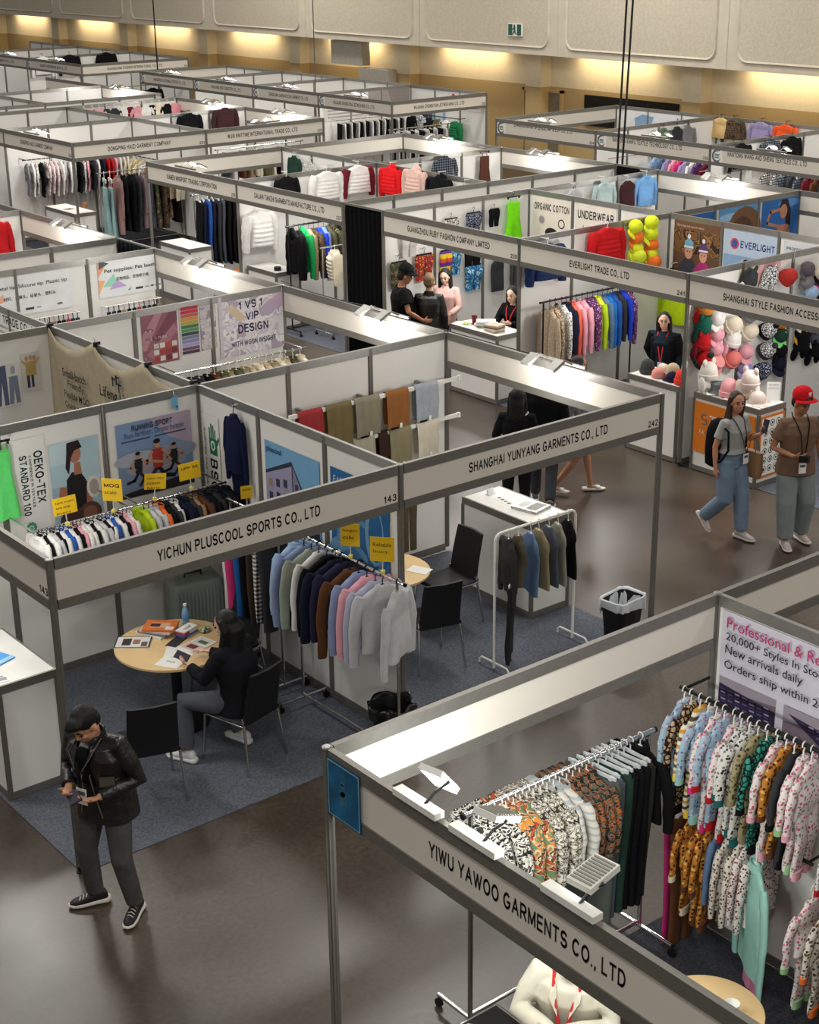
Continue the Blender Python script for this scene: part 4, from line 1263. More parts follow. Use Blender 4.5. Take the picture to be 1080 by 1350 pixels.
# ================================================================ counters, tables, chairs, bins, racks
def counter(x0, x1, y0, y1, lab, h=1.0, open_front=False, top=M_WHITE):
    """exhibition counter: four uprights, rails, panels and a white top"""
    o = thing('display_counter', lab, 'counter', ((x0 + x1) / 2, (y0 + y1) / 2, 0))
    a, b = (x1 - x0) / 2, (y1 - y0) / 2
    MB().bbox(-a + .02, a - .02, -b + .02, b - .02, h - .025, h).build('counter_top', top, o)
    g = MB()
    g.bbox(-a, a, -b, -b + .03, h - .07, h - .001).bbox(-a, a, b - .03, b, h - .07, h - .001)
    g.bbox(-a, -a + .03, -b + .03, b - .03, h - .07, h - .001).bbox(a - .03, a, -b + .03, b - .03, h - .07, h - .001)
    g.build('top_rail', M_ALUD, o)
    g = MB()
    g.bbox(-a, a, -b, -b + .02, .01, .07).bbox(-a, a, b - .02, b, .01, .07).bbox(-a, -a + .02, -b + .02, b - .02, .01, .07).bbox(a - .02, a, -b + .02, b - .02, .01, .07)
    g.build('bottom_rail', M_ALUD, o)
    for sx in (-1, 1):
        for sy in (-1, 1):
            MB().prism(star(.024), h - .07, 0, 0).xform(Matrix.Translation((sx * (a - .012), sy * (b - .012), 0))).build('upright', M_ALUD, o)
    for s in (-1, 1):
        MB().bbox(-a + .03, a - .03, s * (b - .012) - .004, s * (b - .012) + .004, .07, h - .07).build('side_panel', M_WHITE, o)
        MB().bbox(s * (a - .012) - .004, s * (a - .012) + .004, -b + .03, b - .03, .07, h - .07).build('front_panel', M_WHITE, o)
    return o


counter(.03, .53, 1.22, 2.2, 'white counter at the picture edge with a blue folder on top')
counter(5.46, 5.97, 1.08, 2.12, 'white counter behind the white clothes rail, leaflets on top')
counter(10.06, 10.56, 6.72, 7.76, 'white counter in front of the seated woman with a lanyard, GUANGZHOU booth')
counter(10.06, 10.56, 3.35, 4.22, 'white counter of the EVERLIGHT booth heaped with bright caps')
sc = counter(10.06, 10.56, 2.08, 3.1, 'hat booth counter with an orange STYLE FASHION banner')
counter(10.3, 10.8, 19.85, 21.2, 'white counter at the babywear corner post')
counter(10.12, 10.62, 15.1, 16.15, 'white counter in front of the XIAMEN booth')
counter(10.12, 10.62, 12.32, 13.2, 'white counter in front of the DALIAN booth with a black box')

# banner on the hat booth counter
g = MB().bbox(-.262, -.256, -.47, .47, .26, .9)
g.build('orange_banner', mat('orange_vinyl', (214, 118, 30), .5, 0, .06, 4), sc)
text('STYLE', sc, (-.2635, .36, .62), (0, -1, 0), .62, .14, M_PAPER, wt=.11)
text('FASHION ACCESSORIES', sc, (-.2635, .38, .5), (0, -1, 0), .72, .05, M_PAPER, wt=.11)
g = MB().bbox(-.22, .22, -.518, -.512, .12, .9, 0)
g.bbox(-.19, .19, -.52, -.518, .15, .87, 1)
k = 0
for r in range(6):
    for q in range(3):
        cx, cz = -.11 + .11 * q, .8 - .115 * r
        g.add([(cx + .043 * math.cos(2 * PI * i / 14), -.5205, cz + .043 * math.sin(2 * PI * i / 14)) for i in range(14)], [tuple(range(14))], 2)
        g.add([(cx + .033 * math.cos(2 * PI * i / 14), -.521, cz + .033 * math.sin(2 * PI * i / 14)) for i in range(14)], [tuple(range(14))], 1)
        g.bbox(cx - .014, cx + .014, -.522, -.5212, cz - .02 + .004 * (k % 3), cz + .012 + .005 * (k % 2), 2)
        k += 1
g.build('icon_sheet', [mat('orange_vinyl', (214, 118, 30)), M_PAPER, M_INK], sc)


def round_table(x, y, r, lab, h=.75, leg=M_BLACK):
    o = thing('round_table', lab, 'table', (x, y, 0))
    MB().lathe([(r - .01, h - .028), (r, h - .024), (r, h - .006), (r - .008, h)], 56).build('table_top', M_WOOD, o, 40)
    MB().lathe([(.045, .03), (.045, h - .03)], 16).build('column', leg, o, 40)
    MB().lathe([(.26, 0), (.265, .01), (.2, .022), (.05, .04)], 36).build('base_plate', leg, o, 40)
    return o


round_table(1.72, 1.49, .5, 'round maple table with magazines before the seated woman')
round_table(4.06, 1.6, .43, 'small round maple table mostly hidden by the post at 143')
round_table(1.58, -4.5, .31, 'round maple table with a paper cup, lower right')


def make_chair(m, name='visitor_chair'):
    o = thing(name, 'x', 'chair')
    # faces +x; seat centre at the origin
    g = MB()
    n = 9
    rs = []
    for i in range(n):
        t = i / (n - 1)
        x = .21 - .44 * t
        z = .455 - .018 * math.sin(PI * t) + (.02 if i == 0 else 0) * -1
        ring = []
        for k in range(12):
            a = 2 * PI * k / 12
            ring.append((x, .215 * math.copysign(abs(math.cos(a)) ** .35, math.cos(a)), z + .022 * math.copysign(abs(math.sin(a)) ** .6, math.sin(a))))
        rs.append(ring)
    g.rings(rs)
    g.build('seat', m, o, 50)
    g = MB()
    rs = []
    for i in range(8):
        t = i / 7
        z = .47 + .43 * t
        x0 = -.215 - .055 * t - .03 * t * t
        ring = []
        for k in range(16):
            a = 2 * PI * k / 16
            yy = (.205 - .012 * t) * math.copysign(abs(math.cos(a)) ** .3, math.cos(a))
            ring.append((x0 - .03 * (1 - (yy / .2) ** 2) + .014 * math.copysign(abs(math.sin(a)) ** .6, math.sin(a)), yy, z))
        rs.append(ring)
    g.rings(rs)
    g.build('backrest', m, o, 50)
    for s in (-1, 1):
        MB().tube([(.17, s * .19, .44), (.21, s * .2, .42), (.225, s * .215, .2), (.235, s * .225, 0)], .0115, 8).build('leg', M_CHROME, o, 60)
        MB().tube([(-.2, s * .2, .5), (-.22, s * .205, .42), (-.25, s * .22, .2), (-.275, s * .235, 0)], .0115, 8).build('leg', M_CHROME, o, 60)
        MB().tube([(.2, s * .2, .425), (-.215, s * .205, .425)], .01, 8).build('seat_rail', M_CHROME, o, 60)
    return o


ch = make_chair(M_BLACKF)
oc = make_chair(mat('orange_leatherette', (206, 122, 52), .5, 0, .08, 8), 'orange_chair')


def place(o, lab, x, y, deg, group=None, first=[]):
    if o not in first:
        first.append(o)
    else:
        o = copy_tree(o)
    o.location = (x, y, 0)
    o.rotation_euler = (0, 0, math.radians(deg))
    return tag(o, lab, None, group)


GB = 'black visitor chairs'
place(ch, 'black chair with its back to the aisle beside the leather jacket man', .97, .66, 72, GB)
place(ch, 'black chair the woman at the magazine table sits on', 1.82, .64, 105, GB)
place(ch, 'black chair tucked under the hanging trousers by the big grey case', 2.36, 1.72, 190, GB)
place(ch, 'black chair facing away, nearest to the black bin', 4.13, 1.02, 75, GB)
place(ch, 'black chair beside the white counter and white rail', 4.8, 1.58, 178, GB)
place(ch, 'black chair under the man in the cream shirt', .98, -4.0, 205, GB)
GO = 'orange chairs in the far booths'
place(oc, 'orange chair beside the hat booth counter', 11.1, 1.5, 200, GO)
place(oc, 'orange chair beside the XIAMEN counter', 11.05, 15.1, 170, GO)
place(oc, 'orange chair behind the babywear counter', 11.12, 21.65, 160, GO)
place(oc, 'orange chair under the XIAMEN trouser rail end', 12.5, 14.4, 200, GO)

# bins
b = thing('waste_bin', 'black bin with a black bag bunched over its rim', 'bin', (2.8, -.1, 0))
MB().lathe([(.12, 0), (.165, .42), (.17, .44), (.16, .44), (.15, .4), (.11, .02)], 24, cap0=True, cap1=True).build('bucket', M_BLACK, b, 40)
g = MB()
rs = []
for r, z, amp in ((.15, .3, .0), (.162, .4, .008), (.168, .46, .014), (.185, .475, .02), (.19, .44, .02), (.186, .38, .018)):
    rs.append([((r + amp * math.sin(7 * a + z * 30) + amp * .6 * math.sin(13 * a)) * math.cos(a), (r + amp * math.sin(7 * a + z * 30)) * math.sin(a), z + amp * math.sin(5 * a + 1)) for a in [2 * PI * k / 40 for k in range(40)]])
g.rings(rs, 0, True, False)
g.build('bin_bag', mat('black_bag', (20, 20, 21), .28, 0, .2, 30), b, 180)
b = thing('waste_bin', 'black square bin lined with a white bag by the aisle post', 'bin', (5.84, .22, 0), math.radians(8))
g = MB()
for z0, z1, s0, s1 in ((0, .42, .8, 1.0),):
    rs = []
    for z, s in ((z0, s0), (z1, s1), (z1, s1 * .94), (.03, s0 * .92)):
        rs.append([(s * .19 * math.copysign(abs(math.cos(a)) ** .35, math.cos(a)), s * .14 * math.copysign(abs(math.sin(a)) ** .35, math.sin(a)), z) for a in [2 * PI * (k + .5) / 28 for k in range(28)]])
    g.rings(rs)
g.build('bucket', M_BLACK, b, 40)
g = MB()
rs = []
for s, z, am in ((.72, .16, .01), (.9, .36, .012), (.98, .425, .004), (1.06, .445, .006), (1.1, .43, .006), (1.09, .33, .02)):
    rs.append([(s * .19 * math.copysign(abs(math.cos(a)) ** .35, math.cos(a)) + am * math.sin(9 * a), s * .14 * math.copysign(abs(math.sin(a)) ** .35, math.sin(a)) + am * math.sin(11 * a + 1), z + (.05 * math.sin(2 * a + .5) + .03 * math.sin(3 * a) if z < .34 else .004 * math.sin(6 * a))) for a in [2 * PI * (k + .5) / 48 for k in range(48)]])
g.rings(rs, 0, True, False)
g.build('bin_bag', mat('white_bag', (196, 200, 204), .35, 0, .08, 25), b, 180)

# the big ribbed case
s = thing('hard_shell_suitcase', 'large grey green ribbed suitcase standing by the back wall', 'suitcase', (2.56, 2.56, 0), math.radians(-12))
g = MB()


def srect(w, d, r, n=40):
    return [(w / 2 * math.copysign(abs(math.cos(a)) ** .22, math.cos(a)), d / 2 * math.copysign(abs(math.sin(a)) ** .3, math.sin(a))) for a in [2 * PI * (k + .5) / n for k in range(n)]]


M_CASE = mat('case_shell', (122, 130, 122), .5, .05, .06, 8)
rs = []
for z, k in ((.05, .9), (.07, .98), (.12, 1), (.7, 1), (.76, .98), (.785, .9), (.79, .75)):
    rs.append([(x * k, y * k, z) for x, y in srect(.5, .36, .05)])
g.rings(rs)
g.build('shell', M_CASE, s, 50)
for k in range(13):
    x = -.21 + .035 * k
    MB().tube([(x, -.176, .13), (x, -.184, .16), (x, -.184, .68), (x, -.176, .71)], .009, 6).build('rib', M_CASE, s, 60)
MB().tube([(-.08, 0, .785), (-.08, 0, .83), (.08, 0, .83), (.08, 0, .785)], .012, 8).build('carry_handle', M_BLACK, s, 60)
for sx in (-1, 1):
    for sy in (-1, 1):
        MB().tube([(sx * .2, sy * .12 - .012, .028), (sx * .2, sy * .12 + .012, .028)], .028, 12).build('wheel', M_BLACK, s, 40)


def rack(x0, y0, x1, y1, z, lab, m=M_CHROME, r=.014, base=.24, overhang=.06, name='garment_rack', style='rail'):
    """rolling rail between two uprights at (x0,y0) and (x1,y1)"""
    L = math.hypot(x1 - x0, y1 - y0)
    o = thing(name, lab, 'garment rack', (x0, y0, 0), math.atan2(y1 - y0, x1 - x0))
    if style == 'hoop':
        c = .07
        pts = [(0, 0, .02), (0, 0, z - c)] + [(c - c * math.cos(math.radians(a)), 0, z - c + c * math.sin(math.radians(a))) for a in (20, 45, 70, 90)]
        pts += [(L - c + c * math.sin(math.radians(a)), 0, z - c + c * math.cos(math.radians(a))) for a in (0, 20, 45, 70, 90)] + [(L, 0, .02)]
        MB().tube(pts, r, 10).build('hoop_frame', m, o, 60)
        for x in (0, L):
            MB().tube([(x, -base, .0), (x, -base, .04), (x, -base + .03, .07), (x, -.02, .07), (x, base - .03, .07), (x, base, .04), (x, base, 0)], r * .8, 8).build('foot_hoop', m, o, 60)
        return o
    MB().tube([(-overhang, 0, z), (L + overhang, 0, z)], r, 12).build('hanging_rail', m, o, 60)
    for x in (0, L):
        MB().tube([(x, 0, .09), (x, 0, z - r)], r * .9, 10).build('upright', m, o, 60)
        MB().tube([(x, -base, .09), (x, base, .09)], r * .9, 10).build('foot_bar', m, o, 60)
        for s2 in (-1, 1):
            g = MB()
            g.tube([(x - .012, s2 * base, .03), (x + .012, s2 * base, .03)], .03, 12)
            g.tube([(x, s2 * base, .03), (x, s2 * base, .09)], .008, 6)
            g.build('caster', M_BLACK, o, 50)
    MB().tube([(0, 0, .12), (L, 0, .12)], r * .8, 8).build('base_bar', m, o, 60)
    for x in (-overhang, L + overhang):
        MB().lathe([(r * 1.15, -.008), (r * 1.15, .008)], 12).xform(Matrix.Translation((x, 0, z)) @ Matrix.Rotation(PI / 2, 4, 'Y')).build('rail_cap', M_BLACK, o, 50)
    return o


rack(2.72, -.3, 2.72, 1.05, 1.63, 'chrome rail of plain sweatshirts next to the post at 143', overhang=.1)
rack(2.72, 1.35, 2.72, 2.1, 1.63, 'rail of long trousers by the big grey case', overhang=.04)
rack(4.46, .5, 5.46, .5, 1.33, 'white hoop rail of vests and denim before the counter', M_WPLAST, .013, .2, style='hoop')
rack(1.05, -3.1, 2.55, -3.1, 1.55, 'chrome rail of printed shirts and trousers behind the nearest fascia', M_CHROME, .018, .3)


def wall_rail(ax, a0, a1, c, z, wallc, lab, m=M_BLACK, r=.012, n=2):
    """rail on arms from a wall: along axis ax from a0 to a1 at cross position c"""
    o = thing('wall_rail', lab, 'hanging rail', (a0, c, z) if ax == 'x' else (c, a0, z))
    d = (lambda a, q, h=0: (a - a0, q - c, h)) if ax == 'x' else (lambda a, q, h=0: (q - c, a - a0, h))
    MB().tube([d(a0, c), d(a1, c)], r, 8).build('rail_bar', m, o, 60)
    for k in range(n):
        a = a0 + (a1 - a0) * (.03 + .94 * k / max(1, n - 1))
        MB().tube([d(a, c), d(a, wallc, .0)], r * .8, 6).build('bracket_arm', m, o, 60)
    return o


wall_rail('x', .95, 1.92, 2.42, 1.67, 2.99, 'rail of pale sportswear under the OEKO-TEX print', M_CHROME)
wall_rail('x', 1.98, 2.9, 2.45, 1.66, 2.99, 'rail of dark sportswear under the runners print', M_CHROME)
# display bars in the YUNYANG booth
for z, lab in ((2.0, 'upper white display bar with folded trousers'), (1.6, 'lower white display bar with folded trousers')):
    o = thing('display_bar', lab, 'display bar', (3.86, 2.8, z))
    MB().bbox(0, 2.12, -.012, .012, -.025, .015).build('bar', M_WPLAST, o)
    for k in range(3):
        MB().bbox(.2 + .75 * k, .23 + .75 * k, .012, .186, -.02, .01).build('bracket_arm', M_ALU, o)
    MB().bbox(2.12, 2.15, -.02, .02, -.03, .02).build('end_cap', M_WPLAST, o)

# square table at the lower edge with the man in the cream shirt
t = thing('display_table', 'black topped table with a chrome edge at the lower picture edge', 'table', (.42, -4.0, 0), 0)
MB().bbox(-.3, .3, -.3, .3, .7, .73).build('table_top', M_BLACK, t)
g = MB()
for a, b in (((-.3, -.3), (.3, -.3)), ((.3, -.3), (.3, .3)), ((.3, .3), (-.3, .3)), ((-.3, .3), (-.3, -.3))):
    g.tube([(a[0], a[1], .715), (b[0], b[1], .715)], .017, 8)
g.build('chrome_edge', M_CHROME, t, 60)
for sx in (-1, 1):
    for sy in (-1, 1):
        MB().tube([(sx * .27, sy * .27, 0), (sx * .27, sy * .27, .7)], .014, 8).build('leg', M_CHROME, t, 60)

# ================================================================ clothing
ORD = 'first second third fourth fifth sixth seventh eighth ninth tenth eleventh twelfth thirteenth fourteenth fifteenth sixteenth seventeenth eighteenth nineteenth twentieth'.split()
ORD += ['twenty-' + q for q in ORD[:9]] + ['thirtieth'] + ['thirty-' + q for q in ORD[:9]] + ['fortieth'] + ['forty-' + q for q in ORD[:9]]


def srec(w, d, z, yo=0.0, n=22, e=.75, fold=0.0, ph=0.0, xo=0.0):
    r = []
    for k in range(n):
        a = 2 * PI * k / n
        x = w * math.copysign(abs(math.cos(a)) ** e, math.cos(a))
        y = d * math.copysign(abs(math.sin(a)) ** e, math.sin(a))
        r.append((x + xo, y + yo + fold * math.sin(x / max(w, .01) * 5.0 + ph), z))
    return r


def hanger_mesh(w, clip=False):
    g = MB()
    hk = [(0, .0, -.022 + .022)] and [(0.022 * math.cos(math.radians(a)), 0, .022 * math.sin(math.radians(a)) - .004) for a in (200, 150, 110, 70, 30, -10, -50)]
    g.tube(hk + [(.0, 0, -.045), (0, 0, -.085)], .0045, 6)
    if clip:
        g.box((0, 0, -.09), (2 * w, .012, .022))
        for s in (-1, 1):
            g.box((s * w * .8, 0, -.105), (.02, .026, .05))
    else:
        g.tube([(-w * .86, 0, -.165), (-w * .5, 0, -.125), (0, 0, -.085), (w * .5, 0, -.125), (w * .86, 0, -.165)], .008, 6)
    return g.mesh('hanger', 60)


def sleeve_mesh(s, w, sl, r, d, seed, puff=0):
    R = random.Random(seed)
    pts, rr = [], []
    n = 9
    for i in range(n):
        t = i / (n - 1)
        pts.append((s * (w * .9 + .075 * math.sin(min(1, t * 1.6) * PI / 2) + .0 * t), (R.random() - .5) * .012 + .012 * t, -.15 - .02 * t - sl * t ** 1.15))
        q = r * (1.0 - .34 * t) * (1 + (.09 * math.sin(t * 24) if puff else .05 * math.sin(t * 17 + seed)))
        rr.append(q if i else r * .8)
    return MB().tube(pts, rr, 10, 0, True, 1.0 if puff else .62, up=(0, 1, 0)).mesh('sleeve', 70)


def body_mesh(w, L, d, seed, puff=0, flare=1.0, neck=.07, hood=0):
    R = random.Random(seed)
    ph = R.random() * 6
    rs = [srec(neck * .9, d * .7, -.085, n=22), srec(neck, d * .8, -.1), srec(w * .62, d * .8, -.125), srec(w * .95, d * .85, -.165), srec(w * 1.0, d, -.22)]
    n = 12 if not puff else 22
    for i in range(1, n + 1):
        t = i / n
        k = 1 + (flare - 1) * t
        dd = d * (1 + .25 * math.sin(t * 3))
        if puff:
            dd *= 1 + .22 * abs(math.sin(t * PI * 6))
        rs.append(srec(w * k * (1 - .05 * math.sin(t * PI)), dd, -.22 - (L - .22) * t, .01 * math.sin(t * 4 + ph), 22, .75, d * .28 * t * (0 if puff else 1), ph + t))
    rs.append(srec(w * flare * .93, d * .7, -L + .004, .01 * math.sin(4 + ph), 22, .75, d * .28, ph + 1))
    return MB().rings(rs).mesh('garment_body', 75)


def legs_mesh(s, w, L, d, seed, z0=-.1):
    R = random.Random(seed)
    ph = R.random() * 6
    rs = []
    n = 10
    for i in range(n + 1):
        t = i / n
        hw = w * .5 * (1.04 - .28 * t)
        rs.append(srec(hw, d * (1 - .25 * t) * (1 + .1 * math.sin(t * 13 + ph)), z0 - L * t, .012 * math.sin(t * 5 + ph), 14, .8, d * .2 * t, ph, s * w * .5 * (1 - .08 * t)))
    return MB().rings(rs).mesh('trouser_leg', 75)


def dress_mesh(w, L, d, seed):
    R = random.Random(seed)
    ph = R.random() * 6
    rs = []
    n = 14
    for i in range(n + 1):
        t = i / n
        k = (.62 + .1 * math.cos(t * 8)) * (1 - t) + 1.25 * t if t < .35 else .72 + .6 * (t - .35)
        rs.append(srec(w * k, d * (.7 + .7 * t), -.2 - (L - .2) * t, 0, 28, .8, d * .5 * t, ph))
    g = MB().rings(rs)
    for s in (-1, 1):
        g.tube([(s * w * .4, .01, -.2), (s * w * .34, 0, -.12)], .008, 6)
    return g.mesh('dress_body', 75)


def cap_mesh():
    g = MB()
    g.lathe([(.092, 0), (.096, .03), (.088, .075), (.06, .11), (.02, .125), (.004, .127)], 20)
    return g.mesh('crown', 60)


def brim_mesh():
    g = MB()
    top, bot = [], []
    n = 14
    vs = []
    for k in range(n + 1):
        a = PI * (k / n) - PI
        q = .018 + .982 * math.sin(-a) ** .8
        for r, z in ((.09, .006), (.09 + .05 * q, .0), (.09 + .082 * q, -.014)):
            vs.append((r * math.cos(a) * .98, r * math.sin(a), z + (.016 * math.sin(a) ** 2 if r > .1 else 0) - .01))
    m = len(vs)
    vs += [(x, y, z - .006) for x, y, z in vs]
    fs = []
    for k in range(n):
        for j in range(2):
            a, b = k * 3 + j, k * 3 + j + 3
            fs += [(a, b, b + 1, a + 1), (m + a, m + a + 1, m + b + 1, m + b)]
    for k in range(n):
        fs.append((k * 3 + 2, k * 3 + 5, m + k * 3 + 5, m + k * 3 + 2))
    g.add(vs, fs)
    return g.mesh('brim', 60)


def beanie_mesh():
    return MB().lathe([(.1, 0), (.108, .01), (.108, .055), (.1, .06), (.1, .09), (.085, .15), (.05, .185), (.008, .2)], 24).mesh('knit_body', 50)


PROTO = {}


def proto(key, fn):
    if key not in PROTO:
        PROTO[key] = fn()
    return PROTO[key]


M_HW = mat('white_hanger', (226, 224, 218), .35)
M_HB = mat('black_hanger', (20, 20, 21), .4)
M_HC = M_CLEAR
NOUN = {'shirt': 'shirt', 'sweat': 'sweatshirt', 'jacket': 'jacket', 'puffer': 'puffer_jacket', 'trousers': 'trousers', 'shorts': 'shorts', 'dress': 'dress', 'set': 'pyjama_set', 'coat': 'long_coat', 'vest': 'vest_top', 'skirt': 'skirt'}


def garment(kind, x, y, z, rz, m, lab, group=None, sc=(1, 1, 1), hm=None, m2=None, far=False, seed=0, cat=None, peg=.15):
    """a hanging garment: width along its local x, front towards local -y, its hook on the rail at x, y, z"""
    hm = hm or M_HW
    v = seed % 3
    name = NOUN[kind]
    cat = cat or {'puffer': 'jacket', 'set': 'pyjamas', 'coat': 'coat', 'sweat': 'sweatshirt', 'vest': 'top'}.get(kind, kind)
    parts = []
    top = {'shirt': (.2, .64, .034, .5, .052), 'sweat': (.22, .62, .045, .56, .062), 'jacket': (.23, .66, .055, .58, .066), 'puffer': (.24, .68, .075, .6, .085),
           'coat': (.22, 1.05, .05, .6, .06), 'set': (.15, .42, .03, .32, .042), 'vest': (.18, .6, .035, 0, 0)}
    if kind in top:
        w, L, d, s_l, r = top[kind]
        pf = kind == 'puffer'
        fl = {'coat': 1.12, 'set': 1.05}.get(kind, 1.0)
        parts.append(('garment_body', proto((kind, 'b', v), lambda: body_mesh(w, L, d, v + 3, pf, fl)), m))
        if s_l:
            for s in (-1, 1):
                parts.append(('sleeve', proto((kind, 's', s, v), lambda: sleeve_mesh(s, w, s_l, r, d, v + 5, pf)), m2 if (m2 and kind != 'set') else m))
        if kind == 'set':
            for s in (-1, 1):
                parts.append(('trouser_leg', proto(('set', 'l', s, v), lambda: legs_mesh(s, .13, .42, .026, v + 9, -.4)), m))
            if m2:
                for s in (-1, 1):
                    parts.append(('cuff', proto(('set', 'c', s), lambda: MB().tube([(s * (.15 * .9 + .075), .012, -.47), (s * (.15 * .9 + .075), .012, -.51)], .034, 10, 0, True, .7, up=(0, 1, 0)).mesh('cuff', 70)), m2))
                    parts.append(('cuff', proto(('set', 'd', s), lambda: MB().rings([srec(.05, .024, -.78, .0, 14, .8, 0, 0, s * .06), srec(.046, .022, -.84, .0, 14, .8, 0, 0, s * .06)]).mesh('cuff', 70)), m2))
        if kind in ('jacket', 'coat', 'shirt'):
            parts.append(('collar', proto((kind, 'k'), lambda: MB().rings([srec(.075, .05, -.115, 0, 16, 1), srec(.07, .045, -.075, 0, 16, 1), srec(.06, .036, -.078, 0, 16, 1), srec(.062, .038, -.11, 0, 16, 1)]).mesh('collar', 60)), m))
        if kind in ('puffer', 'sweat') and v == 0 and kind == 'puffer':
            parts.append(('hood', proto((kind, 'h'), lambda: MB().ball((0, .05, -.12), (.11, .07, .1), 14, 8).mesh('hood', 180)), m))
        parts.append(('hanger', proto((kind, 'g'), lambda: hanger_mesh(w)), hm))
    elif kind in ('trousers', 'shorts'):
        w = .19
        L = .98 if kind == 'trousers' else .36
        for s in (-1, 1):
            parts.append(('trouser_leg', proto((kind, 'l', s, v), lambda: legs_mesh(s, w, L, .034, v + 4, -.13)), m))
        parts.append(('waistband', proto((kind, 'w'), lambda: MB().rings([srec(w * 1.0, .03, -.17, 0, 20, .75), srec(w * .98, .03, -.13, 0, 20, .75), srec(w * .96, .026, -.105, 0, 20, .75)]).mesh('waistband', 60)), m2 or m))
        parts.append(('hanger', proto((kind, 'g'), lambda: hanger_mesh(.16, True)), hm))
    else:
        L = .95 if kind == 'dress' else .6
        parts.append(('garment_body', proto((kind, 'b', v), lambda: dress_mesh(.19, L, .04, v + 2)), m))
        parts.append(('hanger', proto((kind, 'g'), lambda: hanger_mesh(.16, True)), hm))
    if peg:
        parts.append(('wall_peg', proto(('peg', round(peg / sc[1], 2)), lambda: MB().tube([(0, -.01, 0), (0, peg / sc[1], 0)], .007, 6).mesh('wall_peg', 60)), M_WPLAST))
    if far:
        key = ('far', kind, v, bool(m2), bool(peg), round(sc[1], 2))

        def join():
            g, ms = MB(), []
            for nm, me, mm in parts:
                k = 1 if nm in ('hanger', 'wall_peg') else (2 if mm is m2 and m2 is not None and m2 is not m else 0)
                g.add([tuple(q.co) for q in me.vertices], [tuple(p.vertices) for p in me.polygons], k)
            me = g.mesh(name, 70)
            return me
        me = proto(key, join)
        o = link(name, me, None, [m, hm, m2 or m])
        o.location, o.rotation_euler, o.scale = (x, y, z), (0, 0, rz), sc
        return tag(o, lab, cat, group)
    o = thing(name, lab, cat, (x, y, z), rz, group)
    o.scale = sc
    for nm, me, mm in parts:
        link(nm, me, o, mm)
    return o


def row(spec, p0, p1, z, face, end, rail, group, far=False, hm=None, sc=(1, 1, 1), jit=.12, words=True):
    """garments along a rail from p0 to p1; spec: (kind, colour words, material[, second material[, scale]]); face: heading of their width"""
    n = len(spec)
    out = []
    for i, q in enumerate(spec):
        t = (i + .5) / n + RN.uniform(-jit, jit) / n
        x, y = p0[0] + (p1[0] - p0[0]) * t, p0[1] + (p1[1] - p0[1]) * t
        kind, cw, m = q[:3]
        m2 = q[3] if len(q) > 3 else None
        s = q[4] if len(q) > 4 else sc
        k = RN.uniform(.96, 1.05)
        lab = '%s %s, %s from the %s on the %s' % (cw, NOUN[kind].replace('_', ' '), ORD[i], end, rail)
        out.append(garment(kind, x, y, z, face + RN.uniform(-.12, .12), m, lab, group, (s[0] * k, s[1], s[2] * k), hm, m2, far, RN.randrange(9), None, 0))
    return out


# colours and prints
K = dict(black=(18, 18, 20), navy=(26, 30, 48), grey=(120, 120, 122), lgrey=(186, 186, 188), white=(222, 220, 216), cream=(216, 206, 184), beige=(182, 164, 136), brown=(92, 58, 38), tan=(150, 122, 90), olive=(86, 84, 62),
         khaki=(140, 128, 98), red=(176, 28, 34), wine=(104, 30, 40), pink=(222, 160, 172), hot=(206, 58, 120), orange=(224, 110, 50), yellow=(226, 196, 70), lime=(176, 204, 40), green=(34, 112, 66), teal=(34, 92, 92), dgreen=(38, 62, 52),
         blue=(44, 84, 160), sky=(150, 176, 206), royal=(36, 66, 190), lilac=(150, 138, 176), purple=(92, 56, 110), denim=(92, 116, 148), mint=(150, 196, 184), charcoal=(52, 53, 56), slate=(78, 84, 94), sage=(150, 158, 146), peri=(134, 148, 184))
F = {k: cloth(v) for k, v in K.items()}
